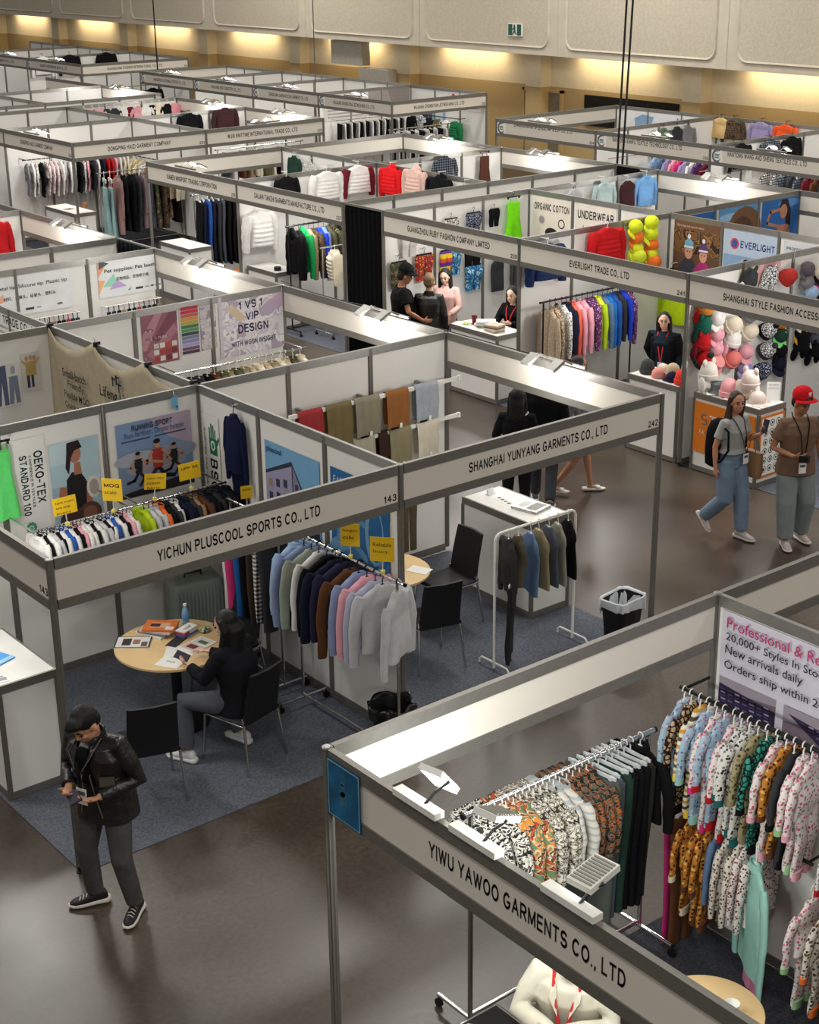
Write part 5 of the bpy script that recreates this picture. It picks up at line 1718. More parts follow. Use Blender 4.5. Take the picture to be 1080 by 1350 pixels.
PT = {
    'leafbw': pattern('leaf_print_mono', 'camo', [(40, 40, 38), (210, 206, 196), (226, 222, 212), (70, 68, 64)], 26),
    'tropic': pattern('tropical_print', 'camo', [(104, 136, 104), (218, 136, 52), (206, 196, 172), (70, 60, 48), (196, 84, 48)], 18),
    'leafbw2': pattern('fern_print_mono', 'camo', [(58, 56, 50), (214, 206, 190), (110, 104, 92), (224, 220, 208)], 30),
    'paisley': pattern('dark_floral', 'camo', [(44, 42, 40), (84, 92, 80), (176, 96, 52), (36, 36, 38), (120, 116, 104)], 22),
    'pales': pattern('pale_stripe', 'stripe', [(206, 204, 196), (170, 178, 180), (214, 204, 190)], 18),
    'leopard': pattern('leopard_print', 'leopard', [(30, 24, 22), (120, 90, 66), (186, 160, 130)], 30),
    'floralp': pattern('floral_pink', 'dots', [(224, 214, 212), (196, 84, 112), (120, 140, 110), (210, 130, 150)], 42),
    'floralw': pattern('floral_wine', 'dots', [(220, 212, 206), (110, 44, 54), (150, 70, 80), (90, 60, 60)], 46),
    'floralo': pattern('floral_orange', 'dots', [(186, 120, 50), (90, 44, 30), (226, 180, 90), (60, 40, 34)], 40),
    'florals': pattern('floral_sky', 'dots', [(160, 186, 206), (90, 110, 140), (206, 210, 214), (186, 130, 150)], 44),
    'leaves': pattern('leaf_brown', 'dots', [(214, 206, 194), (80, 56, 44), (110, 84, 60), (60, 50, 44)], 40),
    'bwdot': pattern('dot_mono', 'dots', [(216, 214, 208), (30, 30, 32), (60, 60, 62), (120, 116, 110)], 44),
    'olived': pattern('dot_olive', 'dots', [(160, 148, 112), (60, 56, 44), (96, 90, 66), (130, 110, 80)], 36),
    'tealleo': pattern('leopard_teal', 'leopard', [(22, 26, 26), (40, 110, 100), (60, 150, 130)], 30),
    'ochre': pattern('ochre_stripe', 'stripe', [(206, 150, 46), (222, 216, 200), (92, 74, 50), (222, 216, 200)], 11),
    'plaidbw': pattern('plaid_mono', 'plaid', [(220, 218, 214), (120, 120, 120), (26, 26, 28)], 22),
    'plaidn': pattern('plaid_navy', 'plaid', [(28, 34, 48), (60, 70, 84), (120, 124, 124)], 20),
    'camog': pattern('camo_green', 'camo', [(60, 66, 46), (96, 92, 66), (40, 40, 34), (124, 114, 84)], 14),
    'camob': pattern('camo_brown', 'camo', [(86, 66, 50), (52, 44, 38), (120, 98, 74), (38, 34, 32)], 16),
    'zebra': pattern('zebra_print', 'leopard', [(24, 24, 28), (206, 206, 208), (222, 222, 222)], 34),
    'navydot': pattern('dot_navy', 'dots', [(34, 44, 70), (190, 196, 206), (120, 134, 160), (210, 210, 214)], 60),
    'purpd': pattern('floral_purple', 'dots', [(96, 54, 96), (210, 180, 210), (60, 40, 70), (180, 110, 150)], 40),
    'heat': pattern('festive_print', 'dots', [(150, 40, 44), (220, 180, 60), (40, 60, 90), (210, 130, 60), (60, 110, 70)], 34),
    'water': pattern('wave_print', 'camo', [(30, 90, 150), (70, 150, 190), (24, 70, 120), (170, 206, 220)], 20),
    'fur': mat('faux_fur', (176, 156, 132), .95, 0, .3, 60, .9),
    'furl': pattern('fur_spotted', 'leopard', [(120, 96, 74), (180, 158, 134), (196, 178, 156)], 26),
}

# --- sports booth: sweatshirt rail (from the back end to the post end)
row([('shirt', 'long pale blue', F['sky'], None, (1, 1.5, 1)), ('sweat', 'grey blue', F['peri']), ('sweat', 'sage grey', F['sage']), ('sweat', 'white lace edged', F['white']), ('sweat', 'black', F['black']), ('sweat', 'dark navy', F['navy'], None, (1.02, 1.05, 1)),
     ('sweat', 'deep purple', cloth((42, 38, 62))), ('sweat', 'chocolate brown', F['brown'], None, (1, 1.05, 1.1)), ('sweat', 'powder blue', F['peri']), ('sweat', 'dusty pink', F['pink']), ('sweat', 'pale lavender', cloth((170, 172, 194))), ('sweat', 'warm grey', F['lgrey'])],
    (2.72, 1.12), (2.72, -.18), 1.63, 0.0, 'wall end', 'sweatshirt rail', 'sweatshirts on the chrome rail', hm=M_HB, sc=(.98, 1.02, 1))
garment('sweat', 2.72, -.3, 1.63, .55, F['lgrey'], 'light grey sweatshirt facing out at the post end of the sweatshirt rail', 'sweatshirts on the chrome rail', (1.02, 1.06, 1), M_HB, seed=1, peg=0)
# long trousers behind them
row([('trousers', 'white', F['white']), ('trousers', 'hot pink', F['hot']), ('trousers', 'bright blue', cloth((30, 92, 158))), ('trousers', 'black', F['black']), ('trousers', 'dark brown', cloth((60, 48, 40))), ('trousers', 'checked', PT['plaidbw'], F['black']), ('trousers', 'charcoal', F['charcoal'])],
    (2.72, 2.1), (2.72, 1.33), 1.63, 0.0, 'grey case', 'long trouser rail', 'long trousers beside the sweatshirts', hm=M_HB, sc=(.95, 1.16, .9))
# back wall rails
_s = []
for k in range(22):
    c = ['white', 'black', 'white', 'lgrey', 'black', 'white', 'blue', 'white', 'black', 'pink', 'white'][k % 11]
    _s.append(('shirt', {'lgrey': 'pale grey'}.get(c, c), F[c]))
row(_s, (1.0, 2.42), (1.88, 2.42), 1.67, PI / 2, 'outer end', 'pale sportswear rail', 'folded sports tops under the OEKO-TEX print', hm=M_HB, sc=(.82, .95, .5))
_s = []
for k, c in enumerate(['lime', 'lgrey', 'lgrey', 'orange', 'black', 'charcoal', 'white', 'navy', 'navy', 'charcoal', 'tan', 'brown', 'navy', 'black', 'charcoal', 'black', 'navy', 'black']):
    _s.append(('jacket' if k > 10 else 'shirt', {'lgrey': 'pale grey'}.get(c, c), F[c]))
row(_s, (2.02, 2.45), (2.93, 2.45), 1.66, PI / 2, 'pale rail', 'dark sportswear rail', 'sports tops under the runners print', hm=M_HB, sc=(.86, .92, .6))
# tracksuit on the side wall
garment('sweat', 2.93, 2.3, 2.42, -PI / 2, cloth((22, 28, 58)), 'navy tracksuit top on a hanger hooked over the wall beside BSCI', None, (.55, .9, 1), M_HB, seed=1)
garment('trousers', 2.955, 2.3, 2.0, -PI / 2, cloth((18, 24, 50)), 'navy tracksuit trousers with white piping below the tracksuit top', None, (.6, .72, .7), M_HB, m2=F['white'], seed=2)
garment('dress', .97, 2.9, 2.42, 0, cloth((96, 210, 110)), 'bright green garment hanging at the picture edge left of the OEKO-TEX print', None, (.62, 1.0, .8), M_HB, seed=1)
# YUNYANG booth
def folded(x, y, z, w, drop, m, lab, gname='trousers folded over the display bars'):
    o = thing('folded_trousers', lab, 'trousers', (x, y, z), 0, gname)
    g = MB()
    n = 10
    for s, dr, mi, yy in ((-1, drop, 0, 0), (-1, drop - .03, 0, .012)):
        rs = []
        prof = [(-.036 - yy * .6, -dr), (-.036, -dr * .5), (-.03 + yy, -.02), (-.012, .026 - yy * .4), (.02, .026 - yy * .4), (.036 - yy, -.02), (.04, -dr * .5), (.04, -dr + .04)]
        vs = []
        for i in range(n + 1):
            xx = -w / 2 + w * i / n
            for j, (py, pz) in enumerate(prof):
                e = 1 - .06 * (j in (0, 7))
                vs.append((xx * e, py - .008 * math.sin(i * 1.9 + j) * (1 if pz < -.03 else 0), pz))
        m0 = len(vs)
        k = len(prof)
        vs += [(a * .98, b + (.008 if b < 0 else -.008), c - .006) for a, b, c in vs]
        fs = []
        for i in range(n):
            for j in range(k - 1):
                a, b = i * k + j, (i + 1) * k + j
                fs += [(a, b, b + 1, a + 1), (m0 + a, m0 + a + 1, m0 + b + 1, m0 + b)]
        g.add(vs, fs)
        break
    g.build('folded_cloth', m, o, 180)
    MB().box((.02, -.05, -drop + .02), (.03, .004, .05)).build('size_tag', M_PAPER, o)
    MB().box((-w * .2, -.046, -drop + .0), (w * .3, .006, .018)).build('waist_label', F['black'], o)
    return o


for x, w, d, c, lab in ((4.1, .29, .34, (150, 52, 54), 'brick red folded trousers, first on the upper display bar'), (4.44, .31, .42, (112, 98, 66), 'olive brown folded trousers, second on the upper display bar'),
                        (4.79, .31, .37, (134, 126, 108), 'taupe folded trousers, third on the upper display bar'), (5.17, .29, .36, (142, 92, 52), 'rust brown folded trousers on the upper display bar'),
                        (5.55, .3, .36, (156, 160, 168), 'pale grey folded trousers at the open end of the upper display bar')):
    folded(x, 2.8, 2.0, w, d, cloth(c), lab)
for x, w, d, c, lab in ((4.74, .26, .4, (166, 160, 142), 'pale sage folded trousers on the lower display bar'), (4.98, .12, .4, (58, 40, 34), 'dark brown folded trousers on the lower display bar'),
                        (5.2, .28, .38, (134, 126, 98), 'khaki folded trousers on the lower display bar'), (5.56, .28, .36, (204, 196, 178), 'cream folded trousers at the open end of the lower display bar')):
    folded(x, 2.8, 1.6, w, d, cloth(c), lab)
garment('trousers', 5.05, 2.8, 1.12, 0, F['black'], 'long black trousers under the display bars, beside the post at 143', None, (.6, .92, .8), M_HB, seed=1, peg=0)
garment('trousers', 5.32, 2.8, 1.12, 0, cloth((92, 80, 60)), 'shorter brown trousers under the display bars', None, (.6, .5, .8), M_HB, seed=2, peg=0)
wall_rail('x', 4.7, 5.5, 2.8, 1.12, 3, 'short rail under the display bars')
# white hoop rail
HR = 'garments on the white hoop rail'
garment('sweat', 4.62, .5, 1.33, 1.1, cloth((48, 48, 48)), 'dark grey top at the outer end of the white hoop rail', HR, (.8, .95, .9), M_HW, seed=1, peg=0)
garment('trousers', 4.63, .47, .93, .75, cloth((40, 40, 41)), 'dark grey trousers hanging below the dark grey top on the white rail', HR, (1.2, .9, .76), M_HW, seed=1, peg=0)
garment('vest', 4.74, .5, 1.33, 1.2, cloth((86, 80, 68)), 'brown strap top, second on the white hoop rail', HR, (.7, 1.3, .9), M_HW, seed=2, peg=0)
row([('vest', 'blue denim', F['denim']), ('vest', 'stone', F['khaki']), ('vest', 'faded grey denim', F['slate']), ('vest', 'greige', cloth((140, 136, 124))), ('vest', 'black', F['black'])],
    (4.83, .5), (5.42, .5), 1.33, 1.25, 'brown strap top', 'white hoop rail', HR, sc=(1.0, .75, 1.05))

# --- near right booth: printed shirts and trousers on the chrome rail
YR = 'printed shirts and trousers on the near chrome rail'
_sp = [('shirt', 'mono leaf', PT['leafbw'])] * 4 + [('shirt', 'orange tropical', PT['tropic'])] * 3 + [('shirt', 'cream fern', PT['leafbw2'])] * 4 + [('shirt', 'pale striped', PT['pales'])] * 2 + [('shirt', 'dark floral', PT['paisley'])] * 4
row(_sp, (1.08, -3.1), (2.02, -3.1), 1.55, PI / 2, 'outer end', 'near chrome rail', YR, hm=M_HW, sc=(1.05, 1.18, .8))
row([('trousers', 'grey green', cloth((82, 88, 82)), None, (1.15, 1.02, 1)), ('trousers', 'blue grey', F['slate']), ('trousers', 'bottle green', F['dgreen']), ('trousers', 'black', F['black']), ('trousers', 'black', F['black']), ('trousers', 'jet black', F['black']), ('trousers', 'dark olive', cloth((44, 44, 38)))],
    (2.02, -3.1), (2.42, -3.1), 1.56, PI / 2, 'shirt end', 'near chrome rail', YR, hm=M_HC, sc=(1.1, 1.1, 1))
garment('shirt', 2.48, -3.1, 1.56, -PI / 2, F['black'], 'black long-sleeved top by the far upright of the near chrome rail', YR, (1, 1.1, .9), M_HW, seed=2, peg=0)

# --- childrenswear on the banner wall
wall_rail('y', -4.3, -3.2, 2.72, 1.86, 2.96, 'upper black rail of children pyjamas under the banner', r=.014)
wall_rail('y', -4.3, -3.2, 2.72, 1.1, 2.96, 'lower rail of childrenswear under the pyjamas')
wall_rail('y', -5.2, -4.4, 2.72, 1.62, 2.96, 'upper rail of small pyjamas at the picture edge', M_CHROME)
wall_rail('y', -5.2, -4.4, 2.72, .98, 2.96, 'lower rail of small pyjamas at the picture edge', M_CHROME)
CR = 'children pyjama sets under the banner'
U = lambda a: (1.02, a, 1.0)
row([('set', 'pale blue print', PT['florals'], F['sky'], U(1.05)), ('set', 'brown leopard print', PT['leopard'], F['black'], U(1.0)), ('set', 'ochre striped', PT['ochre'], F['yellow'], U(1.02)), ('set', 'aqua print', PT['florals'], F['mint']), ('set', 'lilac pink print', PT['floralp'], F['hot']),
     ('set', 'sky blue print', PT['florals'], F['red']), ('set', 'pink print', PT['floralp'], F['red']), ('set', 'mono print', PT['bwdot'], F['teal'], U(1.1)), ('set', 'mono print', PT['bwdot'], F['teal'], U(1.15)), ('set', 'olive dinosaur print', PT['olived'], F['khaki'], U(1.05)),
     ('set', 'teal leopard print', PT['tealleo'], F['black']), ('set', 'white and rose print', PT['floralp'], F['pink'], U(1.1)), ('set', 'rust floral', PT['floralo'], F['brown'], U(1.1)), ('set', 'charcoal', F['charcoal'], F['black']), ('set', 'white rose print', PT['floralp'], cloth((150, 190, 140)), U(1.12)), ('set', 'candy pink', PT['floralp'], F['pink'], U(1.0))],
    (2.72, -3.2), (2.72, -4.26), 1.86, 0.1, 'post end', 'pyjama rail', CR, sc=U(1.0))
row([('trousers', 'magenta print', cloth((176, 44, 104)), F['red'], (.8, .55, 1)), ('trousers', 'dark brown', F['brown'], None, (.8, .6, 1)), ('set', 'orange floral', PT['floralo'], F['cream'], U(.85)), ('set', 'ochre bird print', PT['floralo'], F['brown'], U(.98)), ('set', 'ochre bird print', PT['floralo'], F['brown'], U(1.0)), ('shirt', 'faded blue', F['denim'], None, (.7, .8, .8)),
     ('shirt', 'white leaf print', PT['leaves'], None, (.75, .8, .9)), ('shirt', 'white leaf print', PT['leaves'], None, (.75, .85, .9)), ('shirt', 'wine sprig print', PT['floralw'], None, (.75, .82, .9)), ('shirt', 'wine sprig print', PT['floralw'], None, (.75, .88, .9))],
    (2.72, -3.2), (2.72, -3.95), 1.1, 0.15, 'post end', 'lower rail', 'childrenswear on the lower rail', sc=U(1.0))
garment('shirt', 2.6, -3.98, 1.12, 1.0, F['mint'], 'mint green ruffled smock, lower rail below the pyjamas', None, (.95, .82, 1.4), M_HW, seed=1, peg=0)
garment('trousers', 2.68, -3.96, .9, 1.0, cloth((206, 130, 160)), 'pink leggings hanging below the mint smock', None, (.8, .58, 1), M_HW, seed=1, peg=0)
row([('set', 'white print', PT['bwdot'], F['red']), ('set', 'navy and white print', PT['navydot'], F['navy']), ('set', 'cream sprig print', PT['leaves'], F['red']), ('set', 'grey print', PT['bwdot'], F['slate']), ('set', 'rose print', PT['floralp'], F['pink']), ('set', 'blue print', PT['florals'], F['blue'])],
    (2.72, -4.4), (2.72, -5.1), 1.62, .15, 'pyjama wall', 'upper edge rail', 'small pyjamas at the picture edge, upper', sc=U(.8))
row([('set', 'white and green print', PT['floralp'], cloth((150, 190, 140))), ('set', 'tan print', PT['leaves'], F['orange']), ('set', 'brown sprig print', PT['leaves'], F['brown']), ('set', 'wine sprig', PT['floralw'], F['wine']), ('set', 'blue and red print', PT['florals'], F['red']), ('set', 'black speckled', PT['bwdot'], F['black']), ('set', 'rose print', PT['floralp'], F['red'])],
    (2.68, -4.28), (2.68, -5.1), .98, .15, 'mint smock', 'lower edge rail', 'small pyjamas at the picture edge, lower', sc=U(.92))

# --- 1 VS 1 VIP booth: rail of casual jackets
wall_rail('x', 4.2, 6.0, 5.55, 1.78, 5.97, 'chrome rail of jackets before the 1 VS 1 VIP poster', M_CHROME)
row([('jacket', q, F[c]) for q, c in (('black', 'black'), ('black', 'black'), ('charcoal', 'charcoal'), ('black', 'black'), ('dark brown', 'brown'), ('olive', 'olive'), ('khaki', 'khaki'), ('olive', 'olive'), ('khaki', 'khaki'), ('beige', 'beige'), ('cream', 'cream'), ('beige', 'beige'), ('khaki', 'khaki'), ('cream', 'cream'), ('beige', 'beige'), ('olive', 'olive'), ('cream', 'cream'))],
    (4.28, 5.55), (5.95, 5.55), 1.78, PI / 2, 'trend print end', 'VIP jacket rail', 'jackets before the VIP poster', far=True, sc=(1, 1, 1.1))
# pet leashes on hooks
for j, (x0, x1, n) in enumerate(((3.9, 4.75, 14), (5.2, 5.95, 11))):
    wall_rail('x', x0 - .05, x1 + .05, 8.9, 1.80, 9, ['hook rail under the metal tip poster', 'hook rail under the pet supplies poster'][j], M_WPLAST, .008)
    for k in range(n):
        x = x0 + (x1 - x0) * k / (n - 1)
        c = [(24, 24, 28), (40, 44, 70), (30, 30, 34), (150, 130, 110), (60, 60, 66), (180, 60, 60), (20, 22, 30)][(k * 3 + j) % 7]
        g = MB()
        g.tube([(0, 0, .012), (.0, -.02, .0), (0, -.02, -.06)], .006, 6)
        g.tube([(-.012, -.02, -.06), (-.02, -.02, -.16), (-.012, -.02, -.26), (.012, -.02, -.26), (.02, -.02, -.16), (.012, -.02, -.06)], .016, 6)
        o = g.build('pet_lead', cloth(c), None, 60)
        o.location = (x, 8.9, 1.79)
        tag(o, 'looped lead, %s from the open side of the %s' % (ORD[n - 1 - k], ['metal tip hook rail', 'pet supplies hook rail'][j]), 'pet lead', ['leads under the metal tip poster', 'leads under the pet supplies poster'][j])
garment('coat', 5.5, 12.92, 2.45, 0, F['red'], 'red coat on the white wall at the picture edge', None, (1, 1, 1), M_HB, far=True)

# --- underwear booth (wall y 9.25)
for kind, x, z, sc, m, lab in (('shorts', 10.45, 2.1, (.8, .8, .8), cloth((196, 190, 186)), 'pale briefs with an orange hem, topmost by the black curtain'), ('shorts', 10.25, 1.75, (.9, 1.25, 1), PT['camog'], 'camouflage boxer shorts behind the man in the black cap'),
                               ('shorts', 10.74, 1.8, (.95, 1.05, 1), PT['heat'], 'red festive print boxer shorts above the seated group'), ('shorts', 11.17, 1.8, (.6, 1.25, 1), pattern('bright_blocks', 'stripe', [(226, 200, 40), (110, 60, 160), (220, 90, 60)], 5), 'yellow and purple boxer shorts behind the long-haired woman'),
                               ('shorts', 11.38, 1.8, (.5, 1.2, 1), PT['water'], 'teal boxer shorts beside the yellow and purple pair'), ('shorts', 11.72, 1.76, (.9, .75, 1), F['black'], 'plain black briefs under the GUANGZHOU fascia'),
                               ('shorts', 11.74, 1.5, (.92, 1.55, 1), PT['water'], 'turquoise swim shorts left of the seated dark-haired woman'), ('vest', 12.25, 1.52, (.75, .8, 1), F['charcoal'], 'dark grey strap vest behind the seated dark-haired woman'),
                               ('shorts', 11.28, 2.26, (.8, .8, .8), PT['leafbw'], 'patterned grey briefs above the GUANGZHOU fascia'), ('shorts', 11.74, 2.3, (.85, 1.1, .8), PT['navydot'], 'navy patterned shorts above the GUANGZHOU fascia'),
                               ('shorts', 12.17, 2.3, (.6, .7, .7), F['black'], 'small black thong on a clip hanger above the fascia'), ('dress', 12.58, 2.45, (.9, .85, .8), cloth((120, 222, 30)), 'neon green dress hooked over the wall')):
    garment(kind, x, 9.16, z, 0, m, lab, None, sc, M_HB, seed=1)
garment('coat', 12.72, 9.12, 1.75, 0.0, cloth((70, 68, 70)), 'long grey coat hanging behind the GUANGZHOU counter', None, (.7, 1.2, 1), M_HB, seed=2)
# --- EVERLIGHT booth
rack(10.12, 5.86, 11.85, 5.86, 1.63, 'black rail crowded with bright jackets in the EVERLIGHT booth', M_BLACK)
row([('coat', 'long beige fur', PT['fur'], None, (1, .98, 1.3)), ('coat', 'spotted fur', PT['furl'], None, (1, 1, 1.2)), ('jacket', 'white speckled', PT['bwdot']), ('jacket', 'navy', F['navy'], None, (1, 1.55, 1)), ('jacket', 'coral orange', cloth((226, 96, 70))), ('coat', 'pale pink', F['pink']), ('jacket', 'blush pink', F['pink']),
     ('jacket', 'purple floral', PT['purpd']), ('jacket', 'purple print', PT['purpd']), ('jacket', 'neon yellow', cloth((214, 226, 60)), F['lime']), ('jacket', 'light blue', F['denim']), ('jacket', 'bright blue', cloth((30, 110, 190))), ('jacket', 'deep blue', F['blue']), ('jacket', 'charcoal', F['charcoal']), ('jacket', 'royal blue', F['royal']), ('jacket', 'lilac speckled', PT['purpd'])],
    (10.2, 5.86), (11.8, 5.86), 1.63, 1.3, 'aisle end', 'EVERLIGHT jacket rail', 'jackets on the EVERLIGHT rail', hm=M_HB, sc=(.95, 1, 1))
garment('puffer', 10.4, 6.1, 2.42, 0, cloth((30, 44, 80)), 'navy padded jacket on the wall above the fur coats', None, (1.05, 1.12, .8), M_HW, seed=1)
garment('puffer', 11.55, 6.1, 2.5, 0, cloth((184, 26, 30)), 'red padded jacket on the wall above the EVERLIGHT fascia', None, (1.05, .95, .8), M_HW, seed=1)
for k, (y, c, lab) in enumerate(((5.95, (184, 214, 30), 'neon yellow work jacket behind the woman with glasses'), (5.4, (214, 226, 40), 'second neon work jacket behind the woman with glasses'), (5.1, (240, 130, 30), 'orange and neon work vest by post 241'))):
    garment('jacket' if k < 2 else 'vest', 12.85, y, 1.55, -PI / 2, cloth(c), lab, None, (1.05, 1.15, 1), M_HB, seed=k)
garment('vest', 12.88, 6.05, 1.75, -PI / 2, F['black'], 'black knitted piece with an orange band on the EVERLIGHT wall', None, (.6, .5, .8), M_HB, seed=2)
# --- winter jackets
garment('sweat', 10.95, 13.12, 2.5, 0, F['black'], 'black top on a hanger above the DALIAN fascia', None, (.9, .8, .8), M_HW, seed=1)
garment('puffer', 11.78, 13.1, 2.5, 0, F['white'], 'white quilted puffer jacket above the DALIAN fascia', None, (1.1, .9, .8), M_HW, seed=1)
garment('puffer', 12.45, 13.08, 2.54, 0, F['white'], 'white puffer jacket with wine red side panels', None, (1.05, .95, .8), M_HW, m2=F['wine'], seed=1)
garment('puffer', 12.86, 12.68, 2.52, -PI / 2, cloth((214, 30, 34)), 'bright red puffer jacket on the spine wall', None, (.9, .95, .8), M_HW, seed=0)
garment('puffer', 12.86, 12.0, 2.56, -PI / 2, cloth((214, 178, 166)), 'blush pink hooded puffer jacket beside the red one', None, (.95, .95, .8), M_HW, seed=0)
garment('puffer', 12.86, 11.34, 2.5, -PI / 2, F['black'], 'black puffer jacket, last of the row beside the blush pink one', None, (1.0, .95, .8), M_HW, seed=0)
garment('sweat', 12.88, 10.7, 2.44, -PI / 2, F['sage'], 'small sage hooded top at the end of the jacket row', None, (.6, .5, .8), M_HW, seed=0)
garment('puffer', 10.36, 13.1, 2.0, 0, F['white'], 'long white padded coat by the XIAMEN post', None, (1.0, 1.5, 1), M_HW, seed=1)
rack(10.2, 12.0, 11.3, 12.0, 1.82, 'black rail of padded jackets under the DALIAN fascia', M_BLACK)
row([('puffer', 'black', F['black']), ('puffer', 'black hooded', F['black']), ('puffer', 'green', cloth((30, 150, 80))), ('puffer', 'brown', F['khaki']), ('puffer', 'black spotted', PT['camob']), ('puffer', 'royal blue', F['royal']), ('puffer', 'sky blue', cloth((120, 140, 190))), ('puffer', 'olive', F['olive']), ('puffer', 'camouflage', PT['camog']), ('puffer', 'black', F['black'])],
    (10.25, 12.0), (11.25, 12.0), 1.82, 1.35, 'counter end', 'DALIAN jacket rail', 'padded jackets under the DALIAN fascia', hm=M_HB, sc=(.95, .72, 1.12))
rack(10.5, 11.5, 11.0, 11.5, 1.5, 'short rail with a cream coat by the black curtain', M_CHROME)
garment('puffer', 10.75, 11.5, 1.5, 1.2, F['cream'], 'cream padded coat at the black curtain', None, (.8, 1.25, .8), M_HW, seed=1, peg=0)
garment('shirt', 14.5, 13.14, 2.5, 0, PT['plaidn'], 'navy plaid shirt on a hanger beside the brown strap dress', None, (1.1, .8, .9), M_HB, seed=1)
garment('dress', 15.48, 13.14, 2.5, 0, cloth((80, 48, 38)), 'brown strap dress on a black hanger', None, (.8, .68, .8), M_HB, seed=1)
for k, (y, m, lab) in enumerate(((15.7, F['dgreen'], 'dark green top above the XIAMEN fascia'), (15.2, PT['bwdot'], 'black and white top above the XIAMEN fascia'), (14.6, F['black'], 'black top above the XIAMEN fascia'), (14.1, F['charcoal'], 'charcoal top above the XIAMEN fascia'))):
    garment('shirt', 12.9, y, 2.4 - .06 * k, -PI / 2, m, lab, None, (.85, .7, .8), M_HC, far=True, seed=k)
# --- XIAMEN trousers
rack(10.76, 15.9, 12.5, 15.9, 1.8, 'chrome rail of dark trousers in the XIAMEN booth', M_CHROME)
row([('trousers', q, F[c]) for q, c in (('black', 'black'), ('navy', 'navy'), ('blue', 'blue'), ('navy', 'navy'), ('charcoal', 'charcoal'), ('slate', 'slate'), ('black', 'black'), ('black', 'black'), ('navy', 'navy'), ('white edged black', 'black'), ('charcoal', 'charcoal'), ('olive', 'olive'), ('black', 'black'), ('navy', 'navy'), ('navy', 'navy'), ('charcoal', 'charcoal'))],
    (10.8, 15.9), (12.45, 15.9), 1.8, 1.2, 'corner post', 'XIAMEN trouser rail', 'trousers in the XIAMEN booth', far=True, hm=M_HC, sc=(1, 1.15, 1.2))
wall_rail('y', 14.3, 15.4, 12.72, 1.75, 12.98, 'rail of camouflage coats on the XIAMEN spine wall')
row([('coat', q, m) for q, m in (('camouflage', PT['camog']), ('charcoal', F['charcoal']), ('brown', PT['camob']), ('dark', F['charcoal']))], (12.72, 15.3), (12.72, 14.4), 1.75, 0.0, 'trouser rail', 'spine wall rail', 'coats behind the XIAMEN trousers', far=True)
row([('coat', q, F[c]) for q, c in (('wine', 'wine'), ('wine', 'wine'), ('charcoal', 'charcoal'), ('black', 'black'), ('black', 'black'), ('charcoal', 'charcoal'))], (12.9, 17.9), (14.6, 17.9), 1.6, 1.2, 'corner booth', 'rail in the cross aisle', 'coats on the cross aisle rail', far=True)
rack(12.85, 17.9, 14.7, 17.9, 1.6, 'rail of wine and black coats standing in the cross aisle', M_CHROME)

# --- babywear corner
wall_rail('x', 10.45, 13.2, 22.4, 1.8, 22.72, 'long rail of babywear along the wall', M_BLACK)
_pal = [('grey', F['grey']), ('pale', F['white']), ('white print', PT['bwdot']), ('black', F['black']), ('rose print', PT['floralw']), ('rose print', PT['floralp']), ('pink stripe', PT['floralp']), ('white', F['white']), ('pale grey', F['lgrey']), ('white', F['white']), ('mint', F['sage']), ('black', F['black']), ('black print', PT['bwdot']),
        ('pink', F['pink']), ('charcoal', F['charcoal']), ('white', F['white']), ('navy', F['navy']), ('red', F['red']), ('red', F['red']), ('rose', F['pink']), ('white', F['white']), ('cream', F['cream']), ('pale', F['white']), ('cream', F['cream'])]
row([('set', q, m) for q, m in _pal], (10.5, 22.4), (13.15, 22.4), 1.8, PI / 2 - .3, 'outer end', 'long babywear rail', 'babywear on the long wall rail', far=True, sc=(1.5, 1.1, .95))
rack(11.35, 20.72, 13.3, 20.72, 1.62, 'chrome rail of long dresses in the babywear booth', M_CHROME)
row([('dress', 'pale teal', cloth((140, 170, 172)), None, (1.1, 1.3, 1.6)), ('dress', 'pale teal', cloth((140, 170, 172)), None, (1.1, 1.3, 1.6)), ('coat', 'dusty pink', cloth((150, 118, 116))), ('coat', 'black', F['black']), ('coat', 'black', F['black']), ('coat', 'charcoal', F['charcoal']), ('coat', 'mauve', cloth((130, 110, 116))), ('coat', 'slate violet', cloth((76, 74, 90))), ('coat', 'camouflage', PT['camog']), ('coat', 'olive print', PT['camob']), ('dress', 'dark floral', PT['paisley']), ('coat', 'black', F['black'])],
    (11.4, 20.72), (13.25, 20.72), 1.62, 1.3, 'counter end', 'long dress rail', 'long dresses in the babywear booth', far=True, sc=(1, 1.12, 1.2))
wall_rail('y', 20.0, 22.4, 13.0, 1.7, 13.3, 'rail of cream babywear on the side wall', M_BLACK)
row([('set', q, m) for q, m in (('cream', F['cream']), ('yellow', cloth((216, 200, 150))), ('cream', F['cream']), ('white', F['white']), ('beige', F['beige']), ('rose', F['pink']), ('cream', F['cream']), ('black print', PT['bwdot']), ('beige', F['beige']), ('cream', F['cream']))],
    (13.0, 22.3), (13.0, 20.1), 1.7, .3, 'wall corner', 'cream babywear rail', 'cream babywear on the side wall', far=True, sc=(1.3, 1, .9))
garment('jacket', 14.78, 22.62, 2.5, 0, F['black'], 'black coat on the white wall above the WUXI fascia', None, (1.1, .95, .8), M_HB, far=True)
garment('jacket', 15.75, 22.62, 2.55, 0, cloth((60, 36, 38)), 'dark brown coat on the white wall above the WUXI fascia', None, (1.15, 1.1, .8), M_HB, far=True)
row([('jacket', q, F[c]) for q, c in (('charcoal', 'charcoal'), ('white', 'white'), ('brown', 'brown'), ('tan', 'tan'), ('cream', 'cream'), ('olive', 'olive'), ('cream', 'cream'), ('black', 'black'), ('brown', 'brown'), ('beige', 'beige'))], (14.1, 20.3), (16.2, 20.3), 1.9, 1.3, 'DONGPING post', 'WUXI knitwear rail', 'knitwear under the WUXI fascia', far=True)
